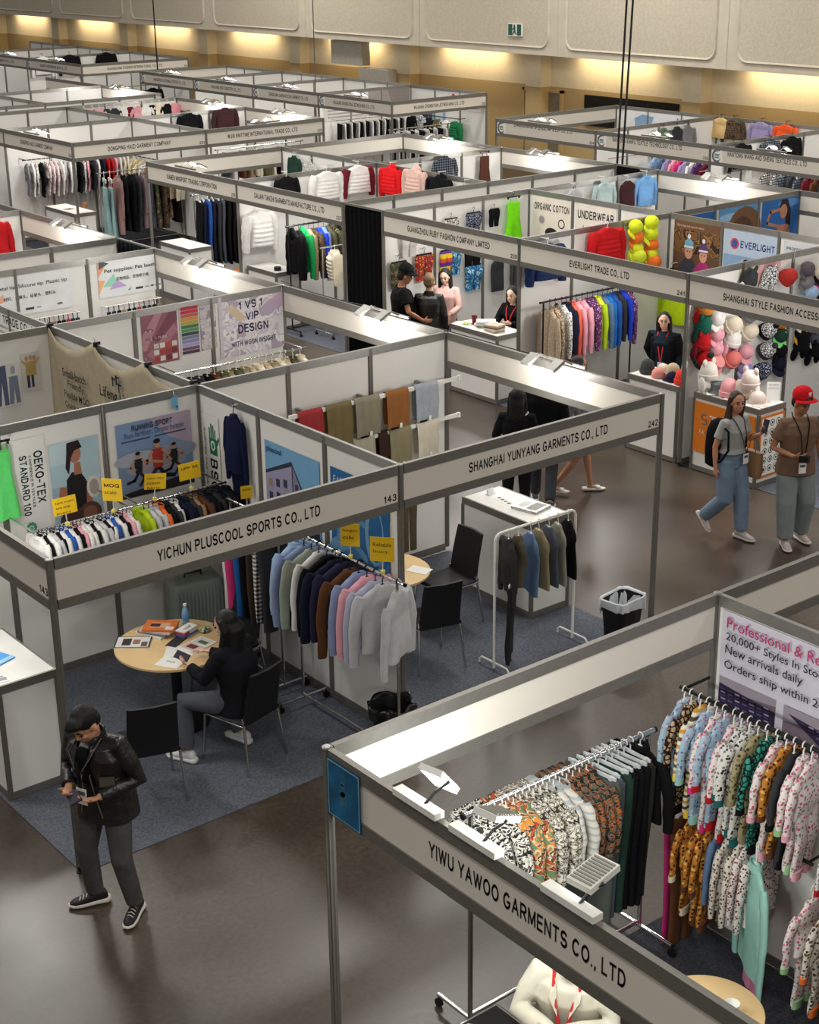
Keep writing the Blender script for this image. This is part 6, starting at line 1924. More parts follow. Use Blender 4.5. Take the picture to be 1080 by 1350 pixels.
rack(14.05, 20.3, 16.25, 20.3, 1.9, 'rail of knitwear under the WUXI fascia', M_CHROME)
row([('set', q, m) for q, m in (('ochre', cloth((150, 110, 70))), ('ochre', cloth((130, 100, 66))), ('pink', F['pink']), ('green', F['dgreen']), ('dark', F['charcoal']), ('white', F['white']), ('wine', F['wine']), ('rose', cloth((216, 150, 160))), ('white', F['white']), ('black', F['black']), ('cream', F['cream']), ('black', F['black']), ('rose', cloth((216, 140, 150))))],
    (13.6, 25.7), (16.3, 25.7), 2.42, 0, 'spine wall', 'bear suit wall', 'bear suits on the far wall', far=True, sc=(1.0, .75, 1))
# --- concrete wall rows
for x, m, lab in ((21.0, cloth((92, 112, 96)), 'sage green top on the SANFU wall'), (21.42, F['charcoal'], 'dark grey top behind the sage green top'), (21.75, F['grey'], 'grey striped top, last on the SANFU wall')):
    garment('shirt', x, 13.68, 2.42, 0, m, lab, None, (1.1, 1, 1), M_HB, far=True)
for y, m, lab in ((13.75, cloth((206, 176, 120)), 'sand yellow sweatshirt on the back wall'), (13.25, PT['camob'], 'brown camouflage jacket on the back wall'), (12.5, F['lilac'], 'lilac and white hooded top on the back wall'), (11.85, cloth((236, 90, 40)), 'bright orange top on the back wall')):
    if y == 13.75:
        y = 13.6
    garment('sweat', 22.74, y, 2.5, -PI / 2, m, lab, None, (1.1, 1, .8), M_HB, far=True)
for x, m, lab in ((19.85, F['black'], 'black top at the front of the WANG AND SHENG wall'), (20.72, PT['plaidn'], 'black plaid shirt on the WANG AND SHENG wall'), (21.38, F['black'], 'black jacket, last on the WANG AND SHENG wall')):
    garment('jacket', x, 10.62, 2.48, 0, m, lab, None, (1.05, 1, .8), M_HB, far=True)
for y in (13.2, 12.2):
    pass
wall_rail('y', 11.0, 13.6, 20.5, 1.9, 19.2, 'rail of mauve shirts below the SANFU fascia', M_CHROME)
row([('shirt', q, F[c]) for q, c in (('sky', 'sky'), ('denim blue', 'denim'), ('lilac', 'lilac'), ('rose', 'pink'), ('magenta', 'hot'), ('lilac', 'lilac'), ('white', 'white'), ('purple', 'purple'), ('wine', 'wine'), ('purple', 'purple'), ('wine', 'wine'), ('mauve', 'lilac'), ('purple', 'purple'), ('wine', 'wine'))], (20.5, 13.5), (20.5, 11.1), 1.9, 0.2, 'far end', 'mauve shirt rail', 'shirts below the SANFU fascia', far=True)
wall_rail('y', 8.0, 10.5, 20.3, 1.95, 19.2, 'rail of plaid shirts below the WANG AND SHENG fascia', M_CHROME)
row([('shirt', q, m) for q, m in (('checked', PT['plaidbw']), ('checked', PT['plaidbw']), ('grey plaid', PT['plaidn']), ('charcoal', F['charcoal']), ('black check', PT['plaidn']), ('wine plaid', F['wine']), ('brown', F['brown']), ('charcoal', F['charcoal']), ('black', F['black']), ('white', F['white']), ('white', F['white']), ('pale', F['white']))], (20.3, 10.4), (20.3, 8.1), 1.95, .25, 'SANFU side', 'plaid shirt rail', 'shirts below the WANG AND SHENG fascia', far=True)
row([('puffer', q, m) for q, m in (('black', F['black']), ('black striped', PT['zebra']), ('black', F['black']), ('dark olive', F['olive']), ('white', F['white']), ('bright green', F['green']))], (22.4, 24.0), (22.4, 22.0), 1.75, PI / 2, 'FABRIC board', 'JETWEAVING jacket wall', 'jackets in the JETWEAVING booth', far=True, sc=(.8, 1, .8))
wall_rail('y', 21.9, 24.1, 22.4, 1.75, 22.6, 'jacket rail on the JETWEAVING back wall')
for j, (z, lab) in enumerate(((1.75, 'upper sample rail of the JETWEAVING booth'),)):
    wall_rail('x', 19.9, 22.2, 23.9, 1.75, 24.2, lab, M_CHROME)
row([('trousers', q, F[c]) for q, c in [('black', 'black'), ('white', 'white')] * 10], (19.95, 23.9), (22.15, 23.9), 1.75, 1.3, 'front post', 'JETWEAVING sample rail', 'trouser samples in the JETWEAVING booth', far=True, sc=(.8, .7, .8))
row([('trousers', q, F[c]) for q, c in [('black', 'black'), ('white', 'white')] * 6], (20.0, 21.75), (21.8, 21.75), 1.7, 1.3, 'corner post', 'JETWEAVING end rail', 'trouser samples under the JETWEAVING end fascia', far=True, sc=(.8, .7, .8))
rack(19.95, 21.75, 21.85, 21.75, 1.7, 'sample rail under the JETWEAVING end fascia', M_CHROME)
for x, m, lab in ((21.0, F['black'], 'black coat on the farthest cross wall'), (22.4, F['black'], 'second black coat on the farthest cross wall'), (20.0, F['white'], 'white top on the farthest cross wall')):
    garment('jacket', x, 40.7, 2.55, 0, m, lab, None, (1.3, 1, 1), M_HB, far=True)
row([('puffer', 'black', F['black']), ('puffer', 'dark', F['charcoal']), ('puffer', 'black', F['black'])], (20.9, 37.6), (22.6, 37.6), 1.6, 0.2, 'corner', 'rail in the farthest booth', 'coats in the farthest booth', far=True, sc=(1.3, 1.1, 1.2))
rack(20.8, 37.6, 22.7, 37.6, 1.6, 'rail of black coats in the farthest booth', M_CHROME)
# shirts behind the ORGANIC COTTON wall
for x, k2, m, lab in ((13.9, 'vest', F['lgrey'], 'pale grey top on a clear hanger above the UNDERWEAR poster'), (14.6, 'shirt', cloth((176, 196, 196)), 'pale aqua top above the UNDERWEAR poster'), (15.15, 'vest', cloth((62, 34, 38)), 'dark wine strap top beside the blue shirt'), (15.6, 'shirt', cloth((110, 156, 206)), 'sky blue polo shirt on a hanger'), ):
    garment(k2, x, 9.14, 2.44 + (.04 if k2 == 'shirt' else 0), 0, m, lab, None, (1.0, .95, .9), M_HC, seed=1)


# --- hats
def hat(kind, x, y, z, m, lab, rz=0.0, tilt=0.0, sc=1.0, m2=None, group='hats on the hat booth wall'):
    o = thing({'cap': 'cap', 'beanie': 'beanie', 'bucket': 'bucket_hat', 'hood': 'animal_hat'}[kind], lab, 'hat', (x, y, z), rz, group)
    o.rotation_euler = (tilt, 0, rz)
    o.scale = (sc, sc, sc)
    if kind == 'cap':
        link('crown', proto('crown', cap_mesh), o, m)
        link('brim', proto('brim', brim_mesh), o, m2 or m)
        link('top_button', proto('capbtn', lambda: MB().ball((0, 0, .128), (.012, .012, .007), 8, 5).mesh('top_button', 180)), o, m2 or m)
    elif kind == 'beanie':
        link('knit_body', proto('knit', beanie_mesh), o, m)
        link('turn_up', proto('turnup', lambda: MB().lathe([(.104, 0), (.114, .004), (.114, .058), (.104, .06)], 24, cap0=False, cap1=False).mesh('turn_up', 50)), o, m2 or m)
        if m2:
            link('bobble', proto('bobble', lambda: MB().ball((0, 0, .22), .04, 12, 8).mesh('bobble', 180)), o, m2)
    elif kind == 'bucket':
        link('crown', proto('bcrown', lambda: MB().lathe([(.1, .02), (.092, .1), (.07, .112), (.003, .115)], 22).mesh('crown', 40)), o, m)
        link('brim', proto('bbrim', lambda: MB().lathe([(.099, .03), (.16, -.03), (.158, -.036), (.097, .02)], 26, cap0=False, cap1=False).mesh('brim', 60)), o, m2 or m)
    else:
        link('knit_body', proto('knit', beanie_mesh), o, m)
        for s in (-1, 1):
            link('ear', proto(('ear', s), lambda: MB().ball((s * .07, 0, .19), (.035, .02, .045), 10, 7).mesh('ear', 180)), o, m)
            link('ear_flap', proto(('flap', s), lambda: MB().ball((s * .1, 0, -.06), (.03, .05, .1), 10, 7).mesh('ear_flap', 180)), o, m2 or m)
    return o


HT = PI / 2 * .62
HATS = [
    (10.22, 1.97, 'hood', cloth((190, 120, 50)), F['red'], 'shaggy ginger animal hat, topmost left on the hat wall'), (10.2, 1.74, 'hood', cloth((30, 84, 72)), F['dgreen'], 'dark green animal hat under the ginger one'), (10.2, 1.53, 'hood', F['red'], F['wine'], 'red animal hat under the green one'), (10.22, 1.33, 'beanie', F['red'], F['dgreen'], 'small red and green hat under the red animal hat'),
    (10.48, 1.82, 'cap', F['white'], None, 'white cap at the top of the pink cap column'), (10.49, 1.62, 'cap', F['pink'], None, 'pink cap directly under the white cap'), (10.49, 1.44, 'cap', F['pink'], F['floralp'] if 'floralp' in F else F['pink'], 'pink cap, third in the white and pink column'), (10.5, 1.26, 'bucket', cloth((226, 150, 150)), None, 'pink bucket hat at the foot of the pink cap column'),
    (10.76, 1.68, 'beanie', F['cream'], None, 'long cream knitted hat right of the pink column'), (10.78, 1.46, 'hood', F['white'], F['pink'], 'white animal hat under the long cream hat'), (10.78, 1.24, 'beanie', cloth((216, 120, 114)), None, 'coral beanie under the white animal hat'),
    (11.08, 1.78, 'beanie', F['grey'], None, 'grey beanie beside the upright of the hat wall'), (11.08, 1.54, 'beanie', F['cream'], None, 'ivory knitted hat under the grey beanie'), (11.08, 1.3, 'cap', F['pink'], None, 'dusty pink cap under the ivory hat'), (11.08, 1.08, 'cap', F['lilac'], None, 'lilac cap under the dusty pink cap'),
    (11.44, 1.74, 'beanie', PT['zebra'], None, 'black and white patterned beanie, top of its column'), (11.44, 1.5, 'beanie', PT['zebra'], F['black'], 'dark patterned bobble hat in the black and white column'), (11.45, 1.24, 'beanie', PT['zebra'], F['charcoal'], 'zebra striped hat in the black and white column'), (11.4, .98, 'beanie', PT['navydot'], None, 'navy dotted hat at the foot of the black and white column'),
    (11.74, 1.6, 'beanie', cloth((196, 116, 44)), None, 'rust orange beanie right of the black and white column'), (11.75, 1.4, 'cap', F['dgreen'], cloth((130, 220, 130)), 'green cap with a bright brim under the rust beanie'), (11.76, 1.2, 'cap', F['black'], None, 'black cap with a white card under the green cap'), (11.76, 1.02, 'cap', F['navy'], None, 'navy cap under the black cap'),
    (12.18, 1.52, 'cap', F['olive'], F['cream'], 'olive cap on the last cap column'), (12.18, 1.34, 'cap', F['black'], cloth((216, 160, 60)), 'black and yellow cap under the olive cap'), (12.18, 1.16, 'hood', F['black'], None, 'black ear-flap hat under the black and yellow cap'), (12.48, 1.46, 'cap', F['charcoal'], None, 'charcoal cap at the picture edge'), (12.48, 1.24, 'cap', F['slate'], F['white'], 'slate cap with a white brim at the picture edge'), (12.48, 1.04, 'hood', F['black'], None, 'second black ear-flap hat at the picture edge'),
    (11.02, 2.2, 'hood', F['charcoal'], F['white'], 'grey pointed hat above the hat booth fascia'), (11.42, 2.16, 'hood', PT['zebra'], None, 'speckled balaclava above the hat booth fascia'), (11.78, 2.14, 'beanie', cloth((170, 50, 44)), None, 'brick red balaclava above the hat booth fascia'), (12.2, 2.2, 'cap', cloth((92, 84, 92)), None, 'plum grey cap above the fascia, by the wall upright'), (12.2, 2.02, 'cap', F['grey'], None, 'grey cap under the plum grey cap'), (12.24, 1.86, 'beanie', F['sky'], None, 'sky blue cloth hat under the grey cap'),
    (12.5, 2.1, 'cap', F['cream'], F['black'], 'cream cap with a black brim at the picture edge'), (12.5, 1.92, 'cap', cloth((226, 90, 150)), F['black'], 'hot pink cap with a black brim at the picture edge')]
for x, z, kd, m, m2, lab in HATS:
    hat(kd, x, 3.15 if kd == 'hood' else 3.178, z, m, lab, 0, HT if kd != 'hood' else .3, 1.0, m2)
for k, (x, z, c, kd) in enumerate(((12.17, 2.34, (214, 226, 50), 'cap'), (12.2, 2.18, (236, 120, 50), 'cap'), (12.2, 2.02, (214, 226, 50), 'cap'), (12.2, 1.88, (206, 220, 60), 'beanie'), (12.5, 2.36, (214, 226, 50), 'cap'), (12.5, 2.2, (214, 226, 50), 'cap'), (12.52, 2.04, (236, 120, 50), 'cap'), (12.52, 1.9, (214, 226, 50), 'cap'), (12.52, 1.76, (236, 120, 50), 'beanie'))):
    hat(kd, x, 6.175, z, cloth(c), ['neon yellow hat, top of the left hi-vis column', 'orange hat, second in the left hi-vis column', 'neon hat, third in the left hi-vis column', 'neon knitted hat at the foot of the left hi-vis column', 'neon cap, top of the right hi-vis column', 'neon cap, second in the right hi-vis column', 'orange cap, third in the right hi-vis column', 'neon cap, fourth in the right hi-vis column', 'orange knitted hat at the foot of the right hi-vis column'][k], 0, HT, 1.1, None, 'hi-vis hats')
# on the counters
for k, (kd, y, x, c, lab) in enumerate((('hood', 3.0, 10.2, (222, 216, 206), 'white knotted hat at the post end of the hat counter'), ('bucket', 2.86, 10.25, (110, 118, 118), 'grey hat standing on the hat counter'), ('beanie', 2.68, 10.22, (232, 160, 166), 'fluffy pink hat standing on the hat counter'), ('beanie', 2.56, 10.3, (222, 206, 190), 'cream hat lying on the hat counter'), ('hood', 2.42, 10.28, (216, 196, 190), 'pale rose hat lying on the hat counter'), ('cap', 2.28, 10.26, (206, 190, 180), 'flat beige cap at the corner of the hat counter'))):
    hat(kd, x, y, 1.012 if kd != 'hood' else 1.16, cloth(c), lab, .4 * k, 0, 1.1, None, 'hats on the hat booth counter')
for k, (x, y, c, lab) in enumerate(((10.25, 4.05, (70, 72, 74), 'dark grey hat on the EVERLIGHT counter'), (10.4, 3.92, (206, 196, 180), 'cream hat on the EVERLIGHT counter'), (10.2, 3.82, (226, 150, 140), 'coral patterned hat on the EVERLIGHT counter'), (10.34, 3.7, (190, 170, 140), 'tan hat on the EVERLIGHT counter'), (10.2, 3.58, (36, 34, 60), 'navy hat at the edge of the EVERLIGHT counter'), (10.34, 3.5, (206, 50, 100), 'hot pink hat on the EVERLIGHT counter'), (10.2, 3.42, (226, 70, 56), 'red orange hat on the EVERLIGHT counter by the post'))):
    hat(['beanie', 'cap', 'cap'][k % 3], x, y, 1.012, cloth(c), lab, .7 * k, 0, .9, None, 'hats on the EVERLIGHT counter')

# ================================================================ people
def V(*a):
    return Vector(a)


def mirror(p):
    return Vector((p[0], -p[1], p[2]))


def hand_shapes(g, wr, dr, palm_n, r=1.0, curl=.5, side=1):
    """palm and five bent fingers from wrist wr along dr; palm_n points out of the palm; side: where the thumb leaves"""
    dr = dr.normalized()
    pn = (palm_n - dr * palm_n.dot(dr)).normalized()
    ac = dr.cross(pn) * side
    # palm as a flattened tube
    g.tube([wr - dr * .02, wr + dr * .03 * r, wr + dr * .06 * r, wr + dr * .085 * r], [.026 * r, .033 * r, .04 * r, .034 * r], 12, 0, True, .42, up=pn)
    for k, (off, ln) in enumerate(((.028, .07), (.0095, .08), (-.0095, .074), (-.027, .058))):
        b = wr + dr * .08 * r + ac * off * r
        a = curl * (1 + .08 * k)
        pts, d0 = [b - dr * .02], dr
        p = b
        for j, f in enumerate((.45, .32, .26)):
            an = a * (.5, .85, .7)[j]
            d0 = (d0 * math.cos(an) + pn * math.sin(an)).normalized()
            p = p + d0 * ln * f * r
            pts.append(p)
        g.tube(pts, [.0095 * r, .0098 * r, .009 * r, .0075 * r], 8)
    b = wr + dr * .028 * r + ac * .03 * r
    d0 = (dr * .62 + ac * .75 + pn * .25).normalized()
    p1 = b + d0 * .035 * r
    p2 = p1 + (d0 * .5 + dr * .6 + pn * .35 * (1 + curl)).normalized() * .03 * r
    g.tube([b - d0 * .015, b, p1, p2], [.013 * r, .0125 * r, .0105 * r, .008 * r], 8)


def head_shapes(g, c, M, s=1.0, female=False):
    g.ball(c + M @ V(-.012, 0, .025) * s, (.098 * s, .078 * s, .098 * s), 18, 12, M=M)
    g.ball(c + M @ V(.028, 0, -.035) * s, (.064 * s, .06 * s, .085 * s), 16, 10, M=M)
    g.ball(c + M @ V(.05, 0, -.088) * s, (.034 * s, .034 * s, .026 * s), 12, 8, M=M)
    g.tube([c + M @ V(.082, 0, .02) * s, c + M @ V(.103, 0, -.018) * s, c + M @ V(.092, 0, -.032) * s], [.010 * s, .015 * s, .014 * s], 8)
    for q in (-1, 1):
        g.ball(c + M @ V(-.005, q * .08, -.012) * s, (.022 * s, .012 * s, .034 * s), 10, 8, M=M)
        g.ball(c + M @ V(.068, q * .032, -.02) * s, (.022 * s, .024 * s, .018 * s), 8, 6, M=M)
        g.ball(c + M @ V(.082, q * .026, .03) * s, (.012 * s, .022 * s, .009 * s), 8, 6, M=M)
    g.ball(c + M @ V(.088, 0, -.062) * s, (.012 * s, .024 * s, .009 * s), 10, 6, M=M)


def torso(g, rs, n=28, e=.8):
    g.rings([[(x + hd * math.copysign(abs(math.cos(a)) ** e, math.cos(a)), y + hw * math.copysign(abs(math.sin(a)) ** e, math.sin(a)), z) for a in [2 * PI * k / n for k in range(n)]] for x, y, z, hw, hd in rs])


def person(label, loc, deg, skin=(196, 148, 120), j=None, top=None, top_sl='long', top_len=.88, legs=None, leg_len='ankle', legw=1.0, shoes=((220, 220, 216), (30, 30, 32)), hair=None, hairc=(24, 20, 20), hl=0,
           head=(0, 0), female=False, vox=.0085, s=1.0, hands=True, bulk=1.0, curl=(.5, .5), palms=None, sandals=False, topm=None, legm=None, sit=False, collar=None, undertop=None, skirt=None):
    o = thing('person', label, 'person', (loc[0], loc[1], loc[2] if len(loc) > 2 else 0), math.radians(deg))
    o.scale = (s, s, s)
    J = dict(pelvis=V(0, 0, .95), waist=V(0, 0, 1.1), chest=V(0, 0, 1.3), neck=V(-.01, 0, 1.47), head=V(.025, 0, 1.62),
             shL=V(-.005, .165, 1.395), elL=V(-.02, .235, 1.13), wrL=V(.05, .24, .89), hdL=None, shR=V(-.005, -.165, 1.395), elR=V(-.02, -.235, 1.13), wrR=V(.05, -.24, .89), hdR=None,
             hpL=V(0, .09, .92), knL=V(.02, .1, .5), anL=V(-.02, .1, .09), toL=V(1, .12, 0), hpR=V(0, -.09, .92), knR=V(.02, -.1, .5), anR=V(-.02, -.1, .09), toR=V(1, -.12, 0))
    for k, v in (j or {}).items():
        J[k] = V(*v)
    M = Matrix.Rotation(math.radians(head[0]), 3, 'Z') @ Matrix.Rotation(math.radians(head[1]), 3, 'Y')
    sm = mat('skin_%d' % skin[0], skin, .5, 0, .04, 20, 0, .3)
    wm = .9 if female else 1.0
    # ---- body: one continuous surface
    g = MB()
    head_shapes(g, J['head'], M, .96 if female else 1.0, female)
    g.tube([J['neck'] - V(0, 0, .05), J['neck'], J['head'] + M @ V(-.02, 0, -.05)], [.062, .052 if not female else .046, .05], 14)
    P, Wt, Cc, N = J['pelvis'], J['waist'], J['chest'], J['neck']
    torso(g, [(P.x, P.y, P.z - .1, .12 * wm, .085), (P.x, P.y, P.z, .135 * wm, .09), (Wt.x, Wt.y, Wt.z, .13 * wm, .09), (Cc.x, Cc.y, Cc.z, .155 * wm, .105), ((Cc.x + N.x) / 2, (Cc.y + N.y) / 2, (Cc.z + N.z) / 2 + .02, .13 * wm, .08), (N.x, N.y, N.z - .01, .055, .05)])
    for sd in 'LR':
        sg = 1 if sd == 'L' else -1
        sh, el, wr = J['sh' + sd], J['el' + sd], J['wr' + sd]
        g.tube([(sh + J['chest']) / 2 + V(0, 0, .05), sh, sh.lerp(el, .4), el, el.lerp(wr, .35), wr], [.05, .052 * wm, .046 * wm, .036 * wm, .037 * wm, .025 * wm], 12)
        if hands:
            dr = J['hd' + sd] or (wr - el)
            pn = V(*palms[sd]) if palms and sd in palms else V(0, -sg, 0)
            hand_shapes(g, wr, Vector(dr), pn, .95 if not female else .86, curl[0 if sd == 'L' else 1], -sg if dr[2] < -.5 else (-sg))
        hp, kn, an = J['hp' + sd], J['kn' + sd], J['an' + sd]
        g.tube([hp, hp.lerp(kn, .35), kn, kn.lerp(an, .3), an], [.078, .072, .05, .048, .034], 12)
        td = J['to' + sd].normalized()
        fl = V(-td.y, td.x, 0)
        fu = td.cross(fl)
        fu = fu if fu.z > 0 else -fu
        g.tube([an - td * .04 - fu * .045, an - fu * .03, an + td * .07 - fu * .058, an + td * .14 - fu * .068], [.026, .032, .028, .016], 10)
    link('body', blob(g, vox, 3), o, sm)
    # ---- face
    for q in (-1, 1):
        MB().ball(J['head'] + M @ V(.078, q * .03, .008), (.012, .014, .008), 10, 6, M=M).build('eye', mat('eye_dark', (34, 26, 24), .3), o, 180)
        MB().tube([J['head'] + M @ V(.084, q * .014, .034), J['head'] + M @ V(.086, q * .03, .04), J['head'] + M @ V(.076, q * .046, .034)], .005, 6).build('eyebrow', mat('brow_%d' % hairc[0], hairc, .8), o, 60)
    MB().ball(J['head'] + M @ V(.092, 0, -.062), (.009, .022, .006), 10, 6, M=M).build('mouth', mat('lips_%d' % skin[0], (int(skin[0] * .78), int(skin[1] * .6), int(skin[2] * .6)), .5), o, 180)
    # ---- clothes
    tm = topm or (cloth(top) if top else None)
    if tm:
        g = MB()
        b = bulk
        low = V(P.x, P.y, top_len)
        rs = [(P.x, P.y, top_len, .182 * b * wm + .004, .14 * b)]
        if top_len < 1.0:
            rs.append((P.x, P.y, .97 if not sit else P.z + .02, .172 * b * wm, .126 * b))
        rs += [(Wt.x, Wt.y, max(Wt.z, top_len + .03), .152 * b * wm, .112 * b), (Cc.x, Cc.y, Cc.z, .178 * b * wm, .126 * b + (.012 if female else 0)), ((Cc.x + N.x) / 2, (Cc.y + N.y) / 2, (Cc.z + N.z) / 2 + .01, .15 * b * wm, .1 * b), (N.x * .8 + Cc.x * .2, N.y, N.z - .045, .095, .078), (N.x, N.y, N.z - .01, .066, .062)]
        torso(g, rs)
        for sd in 'LR':
            sh, el, wr = J['sh' + sd], J['el' + sd], J['wr' + sd]
            r = [.058 * b, .062 * b * wm, .06 * b * wm, .052 * b * wm, .05 * b * wm, .04 * b * wm]
            pts = [sh.lerp(J['chest'], .6) + V(0, 0, .05), sh, sh.lerp(el, .5), el, el.lerp(wr, .5), el.lerp(wr, .93)]
            if top_sl == 'short':
                pts, r = pts[:2] + [sh.lerp(el, .35), sh.lerp(el, .62)], [r[0], r[1], r[2] * 1.02, r[2] * 1.08]
            elif top_sl == 'none':
                pts, r = pts[:2], r[:2]
            g.tube(pts, r, 14)
        me = blob(g, vox * 1.15, 3)
        link('jacket' if collar else 'shirt', me, o, tm)
        if collar:
            for sg in (-1, 1):
                c = MB()
                c.add([N + V(.0, sg * .072, -.0), N + V(.08 * bulk, sg * .055, -.05), N + V(.14 * bulk, sg * .03, -.2), N + V(.12 * bulk, sg * .085, -.1), N + V(.03, sg * .085, -.02), N + V(-.05, sg * .06, .03), N + V(-.075, 0, .035), N + V(-.085, 0, -.03), N + V(-.05, sg * .085, -.04)],
                      [(0, 1, 2, 3, 4), (0, 4, 8, 5), (5, 8, 7, 6)])
                if topm is M_LEATHER:
                    MB().tube([N + V(-.05, sg * .087, -.035), N + V(.03, sg * .089, -.018), N + V(.12 * bulk + .004, sg * .087, -.1), N + V(.14 * bulk + .005, sg * .03, -.2)], .0035, 5).build('worn_edge', mat('worn_seam', (96, 92, 86), .6), o, 60)
                ob = c.build('lapel', collar, o)
                mo = ob.modifiers.new('t', 'SOLIDIFY')
                mo.thickness = .008
    if undertop:
        MB().tube([Cc + V(.118 * bulk, 0, .1), Cc + V(.128 * bulk, 0, 0), Wt + V(.113 * bulk, 0, 0)], [.045, .05, .055], 10, 0, True, .25, up=(1, 0, 0)).build('undershirt', undertop, o, 180)
    lm = legm or (cloth(legs) if legs else None)
    if lm:
        g = MB()
        torso(g, [(P.x, P.y, P.z - .09, .14 * wm, .1), (P.x, P.y, P.z + .02, .155 * wm, .104), (P.x * .5 + Wt.x * .5, P.y, P.z + .1, .15 * wm, .108)])
        for sd in 'LR':
            hp, kn, an = J['hp' + sd], J['kn' + sd], J['an' + sd]
            w = legw
            pts = [hp + V(0, 0, .03), hp.lerp(kn, .3), kn, kn.lerp(an, .5), kn.lerp(an, .94)]
            r = [.092, .088 * (1 + (w - 1) * .6), .066 * w, .06 * w, .054 * w]
            if leg_len == 'knee':
                pts, r = pts[:3], r[:3]
            g.tube(pts, r, 14)
        link('trousers', blob(g, vox * 1.15, 3), o, lm)
    if skirt:
        torso(g2 := MB(), [(P.x, P.y, .55, .2, .17), (P.x, P.y, .75, .185, .15), (P.x, P.y, .98, .165, .115), (P.x, P.y, 1.08, .14, .1)])
        link('skirt', g2.mesh('skirt', 180), o, cloth(skirt))
    # ---- shoes
    if shoes:
        for sd in 'LR':
            an, td = J['an' + sd], J['to' + sd].normalized()
            lf = V(-td.y, td.x, 0)
            upv = td.cross(lf) * -1 if td.cross(lf).z < 0 else td.cross(lf)
            bs = an - upv * .085
            T = Matrix((td, lf, upv)).transposed()

            def ring(x, hw, z0, z1, n=14):
                return [bs + T @ V(x, hw * math.copysign(abs(math.cos(a)) ** .7, math.cos(a)), (z0 + z1) / 2 + (z1 - z0) / 2 * math.copysign(abs(math.sin(a)) ** .7, math.sin(a))) for a in [2 * PI * k / n for k in range(n)]]
            so = MB().rings([ring(x, hw, z0, z1) for x, hw, z0, z1 in ((-.1, .026, .008, .044), (-.08, .042, 0, .048), (0, .04, 0, .042), (.1, .05, 0, .036), (.16, .045, .004, .032), (.196, .02, .014, .028))])
            sh = so.build('shoe', C(*shoes[0]), o, 180)
            if sandals:
                MB().rings([ring(x, hw, z0, z1) for x, hw, z0, z1 in ((.07, .049, .02, .062), (.125, .048, .018, .056))]).build('strap', C(*shoes[1]), sh, 180)
                continue
            up = MB().rings([ring(x, hw, z0, z1) for x, hw, z0, z1 in ((-.084, .02, .03, .06), (-.07, .033, .02, .1), (-.02, .036, .02, .11), (.03, .038, .02, .095), (.09, .043, .018, .07), (.15, .038, .016, .052), (.182, .016, .016, .036))])
            up.build('shoe_upper', C(*shoes[1]), sh, 180)
            la = MB()
            for k in range(4):
                la.tube([bs + T @ V(.035 + .024 * k, -.026, .082 - .008 * k), bs + T @ V(.035 + .024 * k, 0, .094 - .009 * k), bs + T @ V(.045 + .024 * k, .026, .08 - .008 * k)], .004, 5)
            la.build('laces', C(*shoes[0]), sh, 60)
    # ---- hair
    if hair:
        g = MB()
        c = J['head']
        k = .96 if female else 1.0
        if hair == 'short':
            g.ball(c + M @ V(-.022, 0, .045) * k, (.1 * k, .086 * k, .094 * k), 18, 12, M=M)
            g.ball(c + M @ V(-.06, 0, .0) * k, (.06 * k, .076 * k, .08 * k), 14, 10, M=M)
            g.ball(c + M @ V(.045, .01, .1) * k, (.06 * k, .07 * k, .034 * k), 12, 8, M=M)
            g.ball(c + M @ V(.085, -.02, .085) * k, (.03 * k, .04 * k, .022 * k), 10, 6, M=M)
        elif hair in ('long', 'bun'):
            g.ball(c + M @ V(-.03, 0, .042) * k, (.098 * k, .087 * k, .095 * k), 18, 12, M=M)
            if hair == 'long':
                a = c + M @ V(-.07, 0, 0)
                g.tube([c + M @ V(-.05, 0, .04), c + M @ V(-.085, 0, -.06), V(c.x - .1, c.y, c.z - .22), V(c.x - .115, c.y, c.z - .22 - hl)], [.085, .088, .085, .045], 14, 0, True, .62, up=(1, 0, 0))
                for q in (-1, 1):
                    g.tube([c + M @ V(-.02, q * .066, .06), c + M @ V(-.02, q * .086, -.03), V(c.x - .025, c.y + q * .09, c.z - .2), V(c.x + .01, c.y + q * .08, c.z - .2 - hl * .8)], [.034, .03, .034, .014], 10)
            else:
                g.tube([c + M @ V(-.06, 0, .02), c + M @ V(-.095, 0, -.04), c + M @ V(-.1, 0, -.1)], [.08, .07, .04], 12)
        link('hair', blob(g, .009, 2), o, mat('hair_%d_%d' % (hairc[0], hairc[2]), hairc, .55, 0, .35, 70, .35, .35))
    o['_j'] = 0
    del o['_j']
    return o, J, M


def lanyard(o, N, low, col, card=True, w=.007, fx=.12):
    g = MB()
    for q in (-1, 1):
        g.tube([N + V(-.055, q * .06, .03), N + V(.02, q * .085, .012), N + V(max(.085, fx - .04), q * .07, -.06), N + V(fx + .012, q * .045, -.15), low + V(.012, q * .006, .02)], w, 6, 0, True, .5)
    g.build('lanyard', cloth(col), o, 60)
    if card:
        c = MB().bbox(low.x, low.x + .004, low.y - .042, low.y + .042, low.z - .11, low.z + .01)
        b = c.build('badge', M_PAPER, o)
        MB().bbox(low.x + .004, low.x + .005, low.y - .03, low.y + .03, low.z - .04, low.z - .01).build('badge_print', C(90, 90, 100), b)


def phone(name, lab, p, d, up, sz=(.15, .075, .008), scr=True):
    """a phone standing free of its holder's object, held at p"""
    d, up = Vector(d).normalized(), Vector(up).normalized()
    sd = up.cross(d).normalized()
    T = Matrix((d, sd, up)).transposed()
    o = thing(name, lab, 'phone', p)
    MB().box((0, 0, 0), sz, 0, 0, T).build('case', M_BLACK, o)
    if scr:
        MB().box(T @ V(0, 0, sz[2] / 2 + .0005), (sz[0] * .93, sz[1] * .9, .001), 0, 0, T).build('screen', mat('phone_glass', (58, 52, 70), .1), o)
    return o


